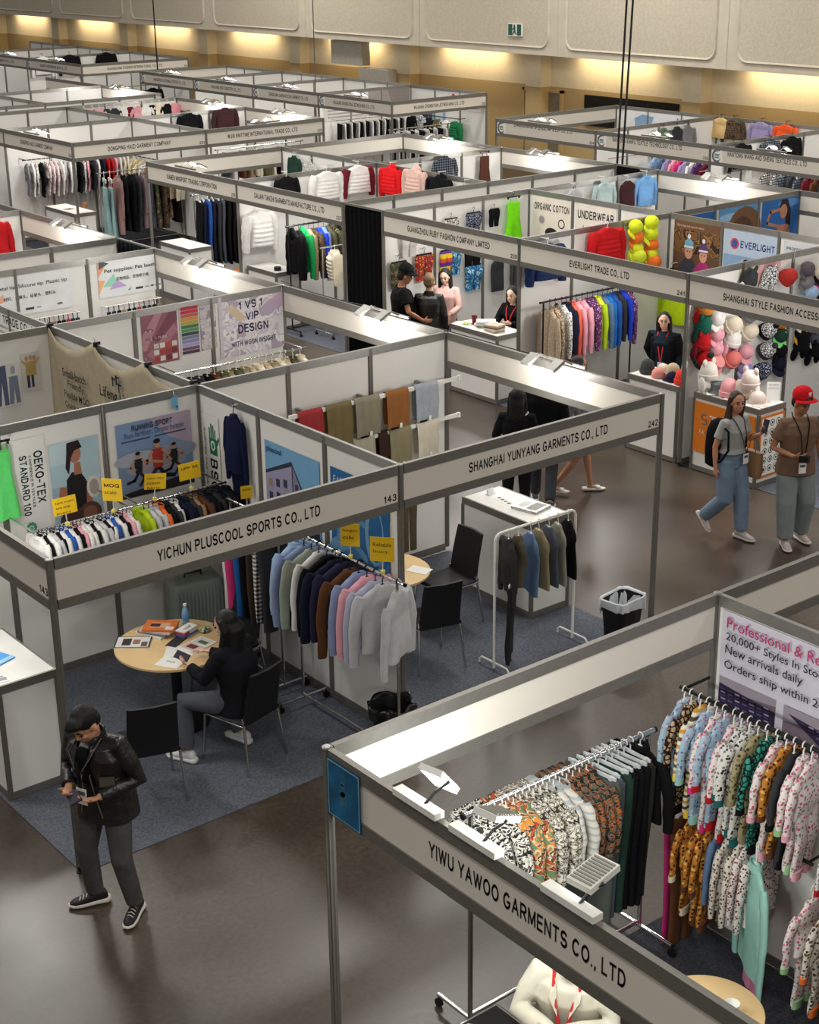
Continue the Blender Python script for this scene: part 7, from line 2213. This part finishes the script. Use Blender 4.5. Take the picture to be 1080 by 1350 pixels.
def W2(o, v):
    bpy.context.view_layer.update()
    return o.matrix_world @ Vector(v)


M_LEATHER = mat('black_leather', (24, 22, 21), .36, 0, .35, 16, .9, .5)
# 1. man with the phone
o, J, M = person('man in a black leather jacket looking down at his phone in the aisle', (-.03, -.575), 203, (198, 144, 112),
                 dict(pelvis=(-.02, 0, .94), waist=(0, 0, 1.08), chest=(.035, 0, 1.27), neck=(.06, 0, 1.43), head=(.15, .02, 1.535), shL=(.03, .175, 1.365), elL=(-.04, .27, 1.1), wrL=(.19, .11, 1.03), hdL=(.75, -.6, -.05), shR=(.05, -.175, 1.365), elR=(.0, -.28, 1.1), wrR=(.2, -.13, 1.05), hdR=(.8, .55, -.1),
                      hpL=(0, .095, .9), knL=(.06, .15, .49), anL=(-.02, .17, .09), toL=(.96, .28, 0), hpR=(0, -.095, .9), knR=(.06, -.15, .49), anR=(.0, -.165, .09), toR=(.72, -.69, 0)),
                 topm=M_LEATHER, top_len=.78, bulk=1.22, legm=mat('washed_black_denim', (66, 66, 65), .85, 0, .2, 12, .3), legw=1.14, shoes=((206, 200, 188), (26, 25, 25)), hair='short', hairc=(16, 15, 16), head=(-8, 40), vox=.0065, curl=(.75, .7), palms=dict(L=(0, -.3, 1), R=(0, .3, 1)), collar=M_LEATHER, undertop=cloth((14, 14, 15)), s=1.0)
for sg in (-1, 1):
    MB().tube([V(.165, sg * .05, 1.3), V(.17, sg * .035, 1.15), V(.15, sg * .05, 1.0), V(.14, sg * .09, .84)], .005, 5).build('zip', mat('zip_metal', (140, 138, 132), .3, .8), o, 60)
    MB().tube([V(.06, sg * .14, 1.435), V(.03, sg * .19, 1.425), V(.0, sg * .235, 1.38)], .004, 5).build('shoulder_seam', mat('worn_seam', (96, 92, 86), .6), o, 60)
MB().box((.135, .15, 1.13), (.014, .1, .07), .55).build('wallet_pocket', mat('worn_card', (74, 72, 60), .5), o)
lanyard(o, J['neck'], V(.2, -.02, 1.06), (30, 30, 32), True, .006, .14)
w1 = W2(o, (.29, -.01, 1.055))
phone('phone', 'phone held in both hands by the leather jacket man', w1, (-.2, -1, 0), (-.3, 0, 1), (.15, .078, .009))
MB().lathe([(.03, -.01), (.032, 0), (.03, .01)], 14).xform(Matrix.Translation(J['wrR'] - V(.03, 0, 0)) @ Matrix.Rotation(PI / 2, 4, 'Y')).build('wristwatch', mat('watch_gold', (170, 150, 100), .3, .8), o, 60)

# 2. seated woman at the magazine table
SIT = dict(pelvis=(-.06, 0, .53), waist=(-.05, 0, .68), chest=(-.01, 0, .87), neck=(.01, 0, 1.03), head=(.06, 0, 1.17), shL=(0, .175, .975), elL=(.12, .23, .76), wrL=(.33, .17, .82), hdL=(1, -.2, .1), shR=(0, -.175, .975), elR=(.12, -.23, .76), wrR=(.33, -.13, .81), hdR=(1, .2, 0),
           hpL=(-.02, .09, .53), knL=(.4, .11, .5), anL=(.36, .12, .09), toL=(1, .1, 0), hpR=(-.02, -.09, .53), knR=(.4, -.11, .5), anR=(.34, -.12, .09), toR=(1, -.1, 0))
o, J, M = person('seated woman with long black hair and a black blazer at the magazine table', (1.80, .68), 108, (214, 170, 146), dict(SIT, knL=(.36, .22, .5), anL=(.3, .3, .09), anR=(.12, -.2, .09), knR=(.36, -.14, .5), wrL=(.3, .2, .83), wrR=(.36, -.1, .82)), top=(26, 27, 31), top_len=.42, bulk=1.2,
                 legs=(82, 84, 90), legw=1.25, shoes=((226, 226, 224), (222, 222, 220)), hair='long', hairc=(12, 12, 13), hl=.3, head=(12, 22), female=True, vox=.0075, sit=True, curl=(.5, .35), palms=dict(L=(0, -.6, .6), R=(0, .3, -1)))
phone('phone', 'black phone in the seated woman hand over the papers', W2(o, (.44, .12, .845)), (-.3, 1, .1), (-.6, -.1, .7), (.14, .07, .008))

# 3. man in the cream shirt
o, J, M = person('seated man in a cream shirt with a red lanyard under the nearest fascia', (.93, -4.07), 212, (206, 160, 130), dict({k: (v[0], v[1], v[2] + .06) if k[:2] not in ('an', 'to') else v for k, v in SIT.items()}, wrL=(.3, -.04, .86), wrR=(.33, .06, .84), elL=(.1, .26, .84), elR=(.1, -.26, .84), hdL=(.1, -1, 0), hdR=(.2, 1, 0)),
                 top=(206, 200, 182), top_len=.5, bulk=1.16, legs=(40, 40, 46), shoes=((40, 40, 42), (30, 30, 32)), hair='short', hairc=(20, 18, 18), head=(0, 12), vox=.008, sit=True, collar=cloth((206, 200, 182)))
lanyard(o, J['neck'], V(.15, 0, .72), (190, 46, 50), False, .011, .13)

# 4. and 5. the couple walking
o, J, M = person('woman in a cropped grey tee and blue jeans walking with a tan tote', (8.62, 1.28), -92, (186, 132, 104),
                 dict(shL=(0, .17, 1.4), elL=(.03, .22, 1.14), wrL=(.22, .2, 1.26), hdL=(.5, .1, .8), shR=(0, -.17, 1.4), elR=(-.06, -.22, 1.12), wrR=(-.03, -.23, .88), hdR=(.1, 0, -1), knL=(.1, .09, .5), anL=(.14, .08, .09), toL=(1, .1, 0), knR=(.02, -.1, .5), anR=(-.28, -.1, .2), toR=(.75, -.05, -.65)),
                 top=(158, 158, 156), top_sl='short', top_len=1.04, legm=cloth((112, 130, 150)), legw=1.45, shoes=((206, 200, 192), (176, 172, 168)), hair='long', hairc=(52, 36, 30), hl=.2, head=(-22, 4), female=True, vox=.0075, s=.965, curl=(.7, .5), palms=dict(L=(0, -1, .2), R=(0, 1, 0)), bulk=1.0)
lanyard(o, J['neck'], V(.15, .06, 1.03), (16, 16, 18), True, .006, .14)
bp = thing('backpack', 'black backpack on the shoulder of the woman in blue jeans', 'bag', W2(o, (-.17, -.06, 1.12)), math.radians(-92))
g = MB()
g.rings([srec(a, b, z, 0, 20, .7) for a, b, z in ((.08, .06, -.28), (.11, .12, -.24), (.11, .14, -.05), (.1, .13, .14), (.07, .09, .24), (.03, .03, .27))])
g.build('pack', cloth((16, 16, 18)), bp, 60)
for q in (-1, 1):
    MB().tube([(.05, q * .1, .2), (.13, q * .13, .27), (.26, q * .13, .2), (.28, q * .14, .0), (.2, q * .16, -.14), (.06, q * .13, -.2)], .014, 6, 0, True, .4, up=(1, 0, 0)).build('shoulder_strap', cloth((16, 16, 18)), bp, 60)
tt = thing('tote_bag', 'tan tote bag hanging at the side of the woman in blue jeans', 'bag', W2(o, (.1, .22, .93)), math.radians(-92))
MB().rings([srec(.13, .03, -.2, 0, 20, .6), srec(.15, .05, -.12, 0, 20, .6), srec(.145, .035, .1, 0, 20, .6)]).build('bag_body', mat('tan_leather', (150, 116, 84), .5), tt, 60)
for q in (-1, 1):
    MB().tube([(-.08, q * .03, .08), (-.06, q * .03, .2), (0, q * .02, .3), (.06, q * .03, .2), (.08, q * .03, .08)], .008, 6).build('bag_handle', mat('tan_leather', (150, 116, 84)), tt, 60)
phone('phone', 'phone raised by the woman in blue jeans', W2(o, (.29, .19, 1.37)), (.3, 0, 1), (-.9, .1, .3))

o, J, M = person('man in a brown tee, red cap and grey jeans walking beside the woman', (9.03, .74), -118, (166, 116, 88),
                 dict(elL=(-.04, .27, 1.13), wrL=(.03, .3, .88), elR=(-.03, -.27, 1.12), wrR=(.2, -.12, 1.08), hdR=(.5, .75, 0), knL=(.06, .13, .5), anL=(-.03, .13, .09), toL=(1, .2, 0), knR=(.1, -.12, .5), anR=(.14, -.12, .09), toR=(1, -.16, 0)),
                 top=(112, 88, 72), top_sl='short', top_len=.83, bulk=1.2, legm=cloth((122, 130, 130)), legw=1.65, shoes=((214, 204, 200), (176, 160, 156)), hair='short', hairc=(24, 20, 20), head=(22, 14), vox=.0075, s=.985, curl=(.5, .9), palms=dict(R=(-.6, 0, .5)))
lanyard(o, J['neck'], V(.175, 0, .98), (16, 16, 18), True, .007, .165)
phone('camera', 'black compact camera held by the man in the red cap', W2(o, (.27, -.03, 1.07)), (1, .3, 0), (0, 0, 1), (.06, .1, .07), False)
cp = thing('baseball_cap', 'red baseball cap with white initials on the walking man', 'hat', W2(o, J['head'] + M @ V(-.012, 0, .068)), 0)
cp.rotation_euler = (Matrix.Rotation(math.radians(-118), 3, 'Z') @ M @ Matrix.Rotation(math.radians(-12), 3, 'Y') @ Matrix.Rotation(math.radians(90), 3, 'Z')).to_euler()
link('crown', proto('crown', cap_mesh), cp, cloth((196, 26, 36))).scale = (1.14, 1.14, 1.05)
link('brim', proto('brim', brim_mesh), cp, cloth((196, 26, 36))).scale = (1.12, 1.02, 1.1)
text('N', cp, (-.024, -.112, .045), (1, 0, 0), .03, .04, M_PAPER, 'emblem', up=(0, .22, .97), wt=.2)
text('Y', cp, (-.012, -.1125, .043), (1, 0, 0), .034, .044, M_PAPER, 'emblem', up=(0, .22, .97), wt=.18)

# 6. the three passing behind the YUNYANG booth
o, J, M = person('woman seen from behind with long black hair, passing behind the YUNYANG fascia', (7.0, 2.98), 40, (220, 180, 156), dict(elL=(.02, .25, 1.15), wrL=(.18, .22, 1.02)), top=(18, 18, 20), top_len=.82, bulk=1.12, legs=(20, 20, 22), shoes=((40, 40, 42), (24, 24, 26)), hair='long', hairc=(11, 11, 12), hl=.24, female=True, vox=.011, s=.95)
MB().tube([V(.02, -.12, 1.45), V(.14, -.02, 1.3), V(.1, .18, 1.0), V(-.12, .16, 1.0), V(-.13, -.02, 1.3), V(-.02, -.12, 1.45)], .014, 6).build('white_strap', M_PAPER, o, 60)
o, J, M = person('person in a black top and grey jeans walking behind the YUNYANG fascia', (7.72, 3.3), 42, (190, 146, 120), dict(knL=(.14, .1, .5), anL=(.2, .1, .09), anR=(-.24, -.1, .14)), top=(18, 18, 21), top_len=.86, bulk=1.16, legs=(62, 64, 68), legw=1.15, shoes=((214, 214, 212), (70, 72, 76)), hair='short', vox=.011)
o, J, M = person('woman in a beige skirt and white sandals walking behind the fascia numbered 242', (8.34, 3.4), -40, (170, 122, 94), dict(knL=(.14, .08, .5), anL=(.2, .08, .09), anR=(-.26, -.08, .12), elL=(.03, .22, 1.14), wrL=(.22, .12, 1.1), hdL=(1, 0, .2)), top=(110, 108, 112), top_len=.95, skirt=(176, 166, 140), shoes=((206, 200, 190), (214, 208, 200)), sandals=True, hair='long', hairc=(26, 22, 22), hl=.1, female=True, vox=.011, s=.97)
cu = thing('paper_cup', 'white paper cup carried by the woman in the beige skirt', 'cup', W2(o, (.31, .1, 1.12)))
MB().lathe([(.03, -.05), (.04, .05)], 16).build('cup_body', M_PAPER, cu, 40)
MB().lathe([(.042, .05), (.042, .058), (.036, .064)], 16).build('lid', M_WPLAST, cu, 40)
hb = thing('carrier_bag', 'white carrier bag hanging from the woman in the beige skirt', 'bag', W2(o, (.1, .3, .68)))
MB().rings([srec(.07, .04, -.14, 0, 16, .8), srec(.09, .05, -.05, 0, 16, .8), srec(.05, .03, .12, 0, 16, .8), srec(.02, .015, .22, 0, 16, .8)]).build('bag_body', M_PAPER, hb, 70)

# 7. the group at the GUANGZHOU counter
o, J, M = person('man in a black cap and black tee at the GUANGZHOU booth, arm reaching out', (9.66, 8.35), -28, (166, 118, 92), dict(elL=(.05, .27, 1.16), wrL=(.2, .18, 1.02), elR=(.04, -.28, 1.15), wrR=(.26, -.2, 1.0), hdR=(1, -.1, -.1), head=(.05, 0, 1.61)), top=(15, 15, 16), top_sl='short', top_len=.85, bulk=1.3, legs=(24, 24, 26), shoes=((40, 40, 42), (24, 24, 26)), hair='short', vox=.011, s=1.03, head=(0, 14))
cp = thing('baseball_cap', 'black cap on the man reaching out at the GUANGZHOU booth', 'hat', W2(o, J['head'] + M @ V(-.01, 0, .06)))
cp.rotation_euler = (Matrix.Rotation(math.radians(-28), 3, 'Z') @ M @ Matrix.Rotation(math.radians(90), 3, 'Z')).to_euler()
link('crown', proto('crown', cap_mesh), cp, F['black']).scale = (1.2, 1.2, 1.05)
link('brim', proto('brim', brim_mesh), cp, F['black']).scale = (1.2, 1.2, 1.1)
o, J, M = person('short-haired person in a black leather jacket with back turned at the GUANGZHOU booth', (9.98, 8.12), 40, (190, 150, 124), None, topm=M_LEATHER, top_len=.84, bulk=1.15, legs=(22, 22, 24), shoes=((40, 40, 42), (24, 24, 26)), hair='short', hairc=(104, 80, 56), vox=.011, s=.96, collar=M_LEATHER)
o, J, M = person('long-haired woman in a pale pink blouse at the GUANGZHOU booth', (10.5, 8.35), 205, (222, 180, 158), dict(elL=(.04, .24, 1.14), wrL=(.2, .16, 1.05), head=(.05, 0, 1.6)), top=(216, 176, 168), top_len=.86, bulk=1.12, legs=(50, 50, 54), shoes=((60, 60, 62), (30, 30, 32)), hair='long', hairc=(20, 17, 18), hl=.16, head=(10, 20), female=True, vox=.011, s=.96)
o, J, M = person('dark-haired woman with a red lanyard seated behind the GUANGZHOU counter', (11.05, 7.45), 190, (220, 178, 156), dict({k: (v[0], v[1], v[2] + .16) if k[:2] not in ('an', 'to') else v for k, v in SIT.items()}), top=(18, 18, 21), top_len=.55, bulk=1.12, legs=(26, 26, 28), shoes=((60, 60, 62), (30, 30, 32)), hair='long', hairc=(14, 13, 15), hl=.05, head=(8, 10), female=True, vox=.011, sit=True)
lanyard(o, J['neck'], V(.13, 0, .86), (196, 50, 56), True, .009, .12)
st = thing('bar_stool', 'black stool under the seated woman at the GUANGZHOU counter', 'stool', (11.1, 7.46, 0))
MB().lathe([(.17, .57), (.18, .585), (.17, .605)], 20).build('seat', M_BLACKF, st, 40)
MB().tube([(0, 0, 0), (0, 0, .57)], .03, 10).lathe([(.2, 0), (.2, .02)], 20).build('stem', M_CHROME, st, 40)
# 8. the woman with glasses
o, J, M = person('woman with glasses, black jacket and red lanyard behind the EVERLIGHT counter', (11.0, 4.46), 200, (216, 172, 148), dict(elR=(-.05, -.27, 1.15), wrR=(-.12, -.2, .98), head=(.04, 0, 1.61)), top=(24, 34, 44), top_len=.84, bulk=1.12, legs=(26, 26, 30), shoes=((60, 60, 62), (30, 30, 32)), hair='long', hairc=(16, 15, 17), hl=.06, head=(18, 4), female=True, vox=.009, s=.93)
for q in (-1, 1):
    MB().tube([J['head'] + M @ V(.093, q * .03 + .019 * math.cos(a), .008 + .016 * math.sin(a)) for a in [2 * PI * k / 12 for k in range(13)]], .0025, 5).build('spectacle_rim', M_ALU, o, 60)
    g = MB()
    torso(g, [(0, q * .1, .8, .075, .14), (0, q * .11, 1.1, .07, .135), (0, q * .12, 1.36, .06, .12)], 16)
    g.tube([V(0, q * .17, 1.42), V(-.02, q * .235, 1.2), J['el' + ('L' if q > 0 else 'R')]], [.075, .072, .066], 12)
    link('open_jacket', blob(g, .011, 3), o, F['black'])
lanyard(o, J['neck'], V(.15, .02, 1.02), (190, 50, 56), True, .008, .135)

# ================================================================ small things
# on the magazine table
def sheet(name, lab, cat, x, y, z, w, d, deg, m, h=.003, group=None, art=None):
    o = thing(name, lab, cat, (x, y, z), math.radians(deg), group)
    MB().bbox(-w / 2, w / 2, -d / 2, d / 2, 0, h).build('sheet' if h < .01 else 'pages', m, o)
    if art:
        g, ms = MB(), []
        for k, (x0, y0, x1, y1, c) in enumerate(art):
            g.bbox(w * (x0 - .5), w * (x1 - .5), d * (y0 - .5), d * (y1 - .5), h, h + .0006 + .0002 * k, k)
            ms.append(C(*c))
        g.build('cover_print', ms, o)
    return o


zt = .751
for k in range(4):
    sheet('magazine', ['bottom magazine of the pile on the round table', 'second magazine of the pile on the round table', 'third magazine of the pile on the round table', 'orange covered magazine on top of the pile on the round table'][k], 'magazine', 1.72 + .01 * k, 1.78 - .008 * k, zt + .016 * k, .21, .28, 18 + 9 * k, [M_PAPER, C(120, 116, 120), C(206, 200, 196), C(206, 110, 50)][k], .016,
          'magazines on the round table', [(.05, .05, .95, .95, (206, 112, 52)), (.25, .2, .75, .8, (206, 160, 130)), (.35, .5, .65, .8, (70, 40, 34)), (.1, .05, .4, .3, (226, 216, 206))] if k == 3 else None)
sheet('magazine', 'open black and white fashion magazine at the far edge of the round table', 'magazine', 1.46, 1.72, zt, .3, .22, -38, M_PAPER, .008, 'magazines on the round table', [(0, 0, 1, 1, (34, 34, 36)), (.04, .05, .96, .95, (214, 212, 208)), (.2, .2, .45, .8, (60, 50, 46)), (.5, .3, .7, .7, (150, 110, 90)), (.75, .1, .92, .5, (90, 80, 74))])
sheet('paper_sheet', 'printed white papers hanging over the edge of the round table', 'papers', 1.56, 1.22, zt, .21, .29, -60, M_PAPER, .002, None, [(.3, .3, .7, .32, (120, 120, 124)), (.3, .36, .65, .38, (120, 120, 124)), (.3, .6, .5, .62, (120, 120, 124))])
sheet('paper_sheet', 'second white paper slipped under the printed papers', 'papers', 1.64, 1.3, zt, .21, .29, -38, M_PAPER, .0015)
sheet('magazine', 'open magazine under the seated woman hand', 'magazine', 1.86, 1.33, zt, .26, .19, 14, M_PAPER, .006, 'magazines on the round table', [(.05, .05, .48, .95, (206, 190, 186)), (.15, .3, .4, .8, (120, 50, 44)), (.54, .1, .95, .9, (214, 206, 200)), (.6, .2, .8, .7, (90, 110, 80))])
bt = thing('water_bottle', 'clear blue water bottle standing on the round table', 'bottle', (1.98, 1.72, zt))
MB().lathe([(.03, 0), (.033, .01), (.03, .05), (.033, .09), (.033, .13), (.024, .16), (.013, .185), (.013, .195)], 20).build('bottle_body', mat('water_plastic', (120, 156, 190), .12, 0, .1, 30, 0, .6), bt, 60)
MB().lathe([(.0335, .07), (.0345, .072), (.0345, .12), (.0335, .122)], 20, cap0=False, cap1=False).build('label_band', C(96, 140, 190), bt, 60)
MB().lathe([(.015, .195), (.015, .212)], 14).build('cap', M_WPLAST, bt, 40)
tb = thing('tissue_box', 'blue, red and white tissue box by the bottle', 'box', (1.9, 1.58, zt), math.radians(20))
MB().bbox(-.09, .09, -.05, .05, 0, .06, 0).bbox(-.091, .091, -.051, .051, .004, .022, 1).bbox(-.091, -.02, -.051, .051, .022, .05, 2).build('carton', [M_PAPER, C(60, 110, 190), C(176, 70, 90)], tb)
MB().ball((0, 0, .065), (.05, .02, .015), 12, 6).build('tissue', M_PAPER, tb, 180)
sk = thing('snack_bag', 'small green and white snack bag by the tissue box', 'snack', (2.05, 1.52, zt), .4)
MB().ball((0, 0, .02), (.06, .04, .02), 14, 8).build('pouch', pattern('snack_print', 'camo', [(60, 110, 50), (206, 206, 196), (90, 130, 60)], 30, .3), sk, 180)
sheet('brochure', 'dark brochure lying by the open magazine on the round table', 'brochure', 1.75, 1.5, zt, .2, .1, 30, C(44, 44, 46), .006)
# counter at the picture edge
fo = sheet('folder', 'bright blue folder on the counter at the picture edge', 'folder', .2, 1.72, 1.001, .23, .32, 20, C(80, 150, 214), .012, None, [(.0, .0, 1, .16, (150, 190, 220))])
sheet('leaflet', 'small printed card beside the blue folder', 'leaflet', .12, 1.34, 1.001, .1, .14, -10, M_PAPER, .002, None, [(.15, .2, .85, .6, (150, 150, 154)), (.3, .7, .7, .8, (90, 90, 94))])
# YUNYANG counter
sheet('clothing_pack', 'plastic wrapped garment pack on the YUNYANG counter', 'pack', 5.76, 1.42, 1.001, .26, .3, 12, mat('poly_bag', (176, 176, 172), .2, 0, .3, 30), .03, None, [(.1, .1, .9, .5, (140, 138, 134)), (.2, .6, .8, .9, (196, 194, 190))])
sheet('leaflet', 'row of dark printed cards on the YUNYANG counter', 'leaflet', 5.7, 1.75, 1.001, .24, .1, 80, M_PAPER, .002, None, [(.05, .3, .2, .7, (90, 92, 98)), (.3, .3, .45, .7, (90, 92, 98)), (.55, .3, .7, .7, (90, 92, 98)), (.8, .3, .95, .7, (90, 92, 98))])
cb = thing('card_holder', 'clear card holder at the far end of the YUNYANG counter', 'card holder', (5.72, 1.98, 1.001), .2)
MB().bbox(-.05, .05, -.03, .03, 0, .008).bbox(-.05, .05, .0, .008, 0, .06).build('holder', M_CLEAR, cb)
MB().bbox(-.045, .045, -.012, -.002, .008, .05).build('cards', M_PAPER, cb)
sheet('paper_sheet', 'white sheet on the small maple table by the post', 'papers', 4.3, 1.38, .751, .15, .21, 20, M_PAPER, .002)
# near right booth
cu = thing('paper_cup', 'white paper cup on the round maple table, lower right', 'cup', (1.62, -4.63, .751))
MB().lathe([(.03, 0), (.041, .1), (.043, .102), (.0405, .103), (.038, .098), (.028, .01)], 22).build('cup_body', M_WPLAST, cu, 40)
sheet('paper_sheet', 'white paper on the table before the man in the cream shirt', 'papers', .5, -3.9, .732, .21, .29, 40, M_PAPER, .002)
# yellow cards on the rails
def ycard(x, y, z, deg, lab, lines, w=.15, h=.13, tilt=0.0):
    w, h = w * 1.22, h * 1.2
    o = thing('price_card', lab, 'card', (x, y, z), math.radians(deg), 'yellow cards on the clothes rails')
    MB().bbox(-w / 2, w / 2, -.002, .002, .1, .1 + h).build('card', mat('yellow_card', (240, 196, 34), .6, 0, .03), o)
    MB().tube([(0, .003, .02), (0, .003, .16)], .005, 6).build('stem', M_CLEAR, o, 60)
    MB().box((0, 0, .012), (.03, .04, .024)).build('clip', mat('yellow_clip', (230, 214, 110), .5), o)
    for k, t in enumerate(lines):
        text(t, o, (-w * .38, -.0032, .1 + h * (.62 - .3 * k)), (1, 0, 0), w * (.76 if k == 0 else .6), h * .16, M_INK)
    o.rotation_euler = (0, tilt, math.radians(deg))
    return o


ycard(1.28, 2.38, 1.67, -8, 'yellow card reading fabric to on the pale sportswear rail', ('Fabric to yarn', 'one stop', 'factory'), .17, .13, -.06)
ycard(1.72, 2.38, 1.68, -50, 'narrow yellow card at the inner end of the pale sportswear rail', ('MOQ', 'scale'), .15, .17)
ycard(2.14, 2.41, 1.68, -14, 'yellow card reading organic cotton on the dark sportswear rail', ('organic cotton', 'custom', 'fabric'), .16, .12, .1)
ycard(2.52, 2.41, 1.69, -8, 'yellow card reading UPF 50 on the dark sportswear rail', ('UPF 50',), .17, .13, -.05)
ycard(2.9, 2.1, 1.5, -14, 'small yellow card by the tracksuit trousers', ('new',), .09, .1)
ycard(2.72, .3, 1.64, -50, 'yellow card reading logo on the sweatshirt rail', ('logo', 'ok'), .13, .16)
ycard(2.72, -.12, 1.64, -50, 'yellow card reading reliable factory on the sweatshirt rail', ('Reliable', 'factory'), .16, .17)
# GUANGZHOU counter
for k in range(4):
    sheet('product_book', ['bottom sample book of the pile on the GUANGZHOU counter', 'second sample book on the GUANGZHOU counter', 'third sample book on the GUANGZHOU counter', 'top sample book of the pile on the GUANGZHOU counter'][k], 'book', 10.24, 6.98, 1.001 + .025 * k, .2, .24, 8 * k - 10, [C(170, 150, 126), C(206, 196, 184), C(120, 96, 80), C(190, 176, 156)][k], .025, 'sample books on the GUANGZHOU counter')
for k in range(3):
    sheet('catalogue', ['lowest catalogue by the red cup', 'middle catalogue by the red cup', 'top white catalogue by the red cup'][k], 'catalogue', 10.32, 7.25, 1.001 + .03 * k, .21, .28, 25 * k, [C(150, 156, 120), M_PAPER, C(206, 206, 204)][k], .03, 'catalogues on the GUANGZHOU counter')
cu = thing('drink_cup', 'dark red cup on the GUANGZHOU counter', 'cup', (10.28, 7.46, 1.001))
MB().lathe([(.03, 0), (.042, .13), (.038, .13), (.03, .01)], 18).build('cup_body', C(120, 30, 34), cu, 40)
ft = thing('sweets_pile', 'small heap of green and white sweets on the GUANGZHOU counter', 'sweets', (10.2, 7.52, 1.001), 0, None, 'stuff')
g = MB()
for k in range(26):
    a, r = RN.random() * 6.3, .07 * math.sqrt(RN.random())
    g.ball((r * math.cos(a), r * math.sin(a), .012 + .03 * (1 - r / .07) * RN.random()), (.016, .011, .01), 7, 5, k % 3)
g.build('wrapped_sweets', [C(150, 190, 60), M_PAPER, C(214, 200, 70)], ft, 180)
for k in range(4):
    sheet('leaflet', ['leaflet at the far corner of the GUANGZHOU counter', 'leaflet overlapping the far corner leaflet', 'leaflet behind the green sweets', 'leaflet beside the pile of sample books'][k], 'leaflet', (10.2, 10.3, 10.4, 10.44)[k], (7.68, 7.62, 7.58, 7.05)[k], 1.001 + .002 * k, .12, .17, 40 * k, M_PAPER, .002)
# hat booth counter and others
for k in range(5):
    sheet('hair_band_pack', ['flat packed headband at the front corner of the hat counter', 'flat packed headband, second from the front corner', 'flat packed headband, third from the front corner', 'flat packed headband beside the fluffy pink hat', 'flat packed headband beside the white knotted hat'][k], 'headband', (10.16, 10.24, 10.34, 10.14, 10.13)[k], (2.16, 2.2, 2.26, 2.6, 2.9)[k], 1.001 + .001 * k, .1, .16, 35 * k, [C(206, 186, 176), C(216, 206, 200), C(190, 160, 150), C(210, 200, 190), M_PAPER][k], .008, 'packed headbands on the hat counter')
sg = thing('counter_sign', 'white acrylic sign with small print standing on the hat counter', 'sign', (10.45, 2.2, 1.001), math.radians(-40))
MB().bbox(-.08, .08, -.003, .003, 0, .24).build('sign_sheet', M_PAPER, sg)
MB().bbox(-.085, .085, -.03, .03, 0, .006).build('stand_foot', M_CLEAR, sg)
text('FOLLOW US', sg, (-.055, -.004, .2), (1, 0, 0), .11, .016, M_INK)
text('WHOLESALE HATS', sg, (-.06, -.004, .16), (1, 0, 0), .12, .012, C(90, 90, 94))
bx = thing('card_box', 'small black round box on the DALIAN counter', 'box', (10.28, 12.5, 1.001))
MB().lathe([(.06, 0), (.062, .05), (.055, .055)], 20).build('box_body', M_BLACK, bx, 40)
MB().lathe([(.058, .055), (.056, .065)], 20).build('lid', C(60, 60, 62), bx, 40)
sheet('leaflet', 'leaflets on the babywear counter', 'leaflet', 10.5, 20.5, 1.001, .2, .15, 20, C(120, 116, 108), .004)
sheet('leaflet', 'leaflet on the XIAMEN counter', 'leaflet', 10.36, 15.6, 1.001, .15, .2, 20, C(216, 214, 210), .003)
# cables of the clip lamps
def cable(pts, lab):
    g = MB().tube(pts, .006, 6)
    return tag(g.build('lamp_cable', M_BLACK, None, 60), lab, 'cable')


cable([(5.98, 3.1, 2.47), (5.99, 2.6, 2.466), (6.0, 2.0, 2.467), (5.99, 1.5, 2.48)], 'black cable lying along the fascia above booth 242')
cable([(5.98, 6.0, 2.5), (5.99, 5.4, 2.462), (6.0, 4.8, 2.462), (5.99, 4.2, 2.49)], 'black cable lying along the fascia right of the VIP poster')

flush_text()
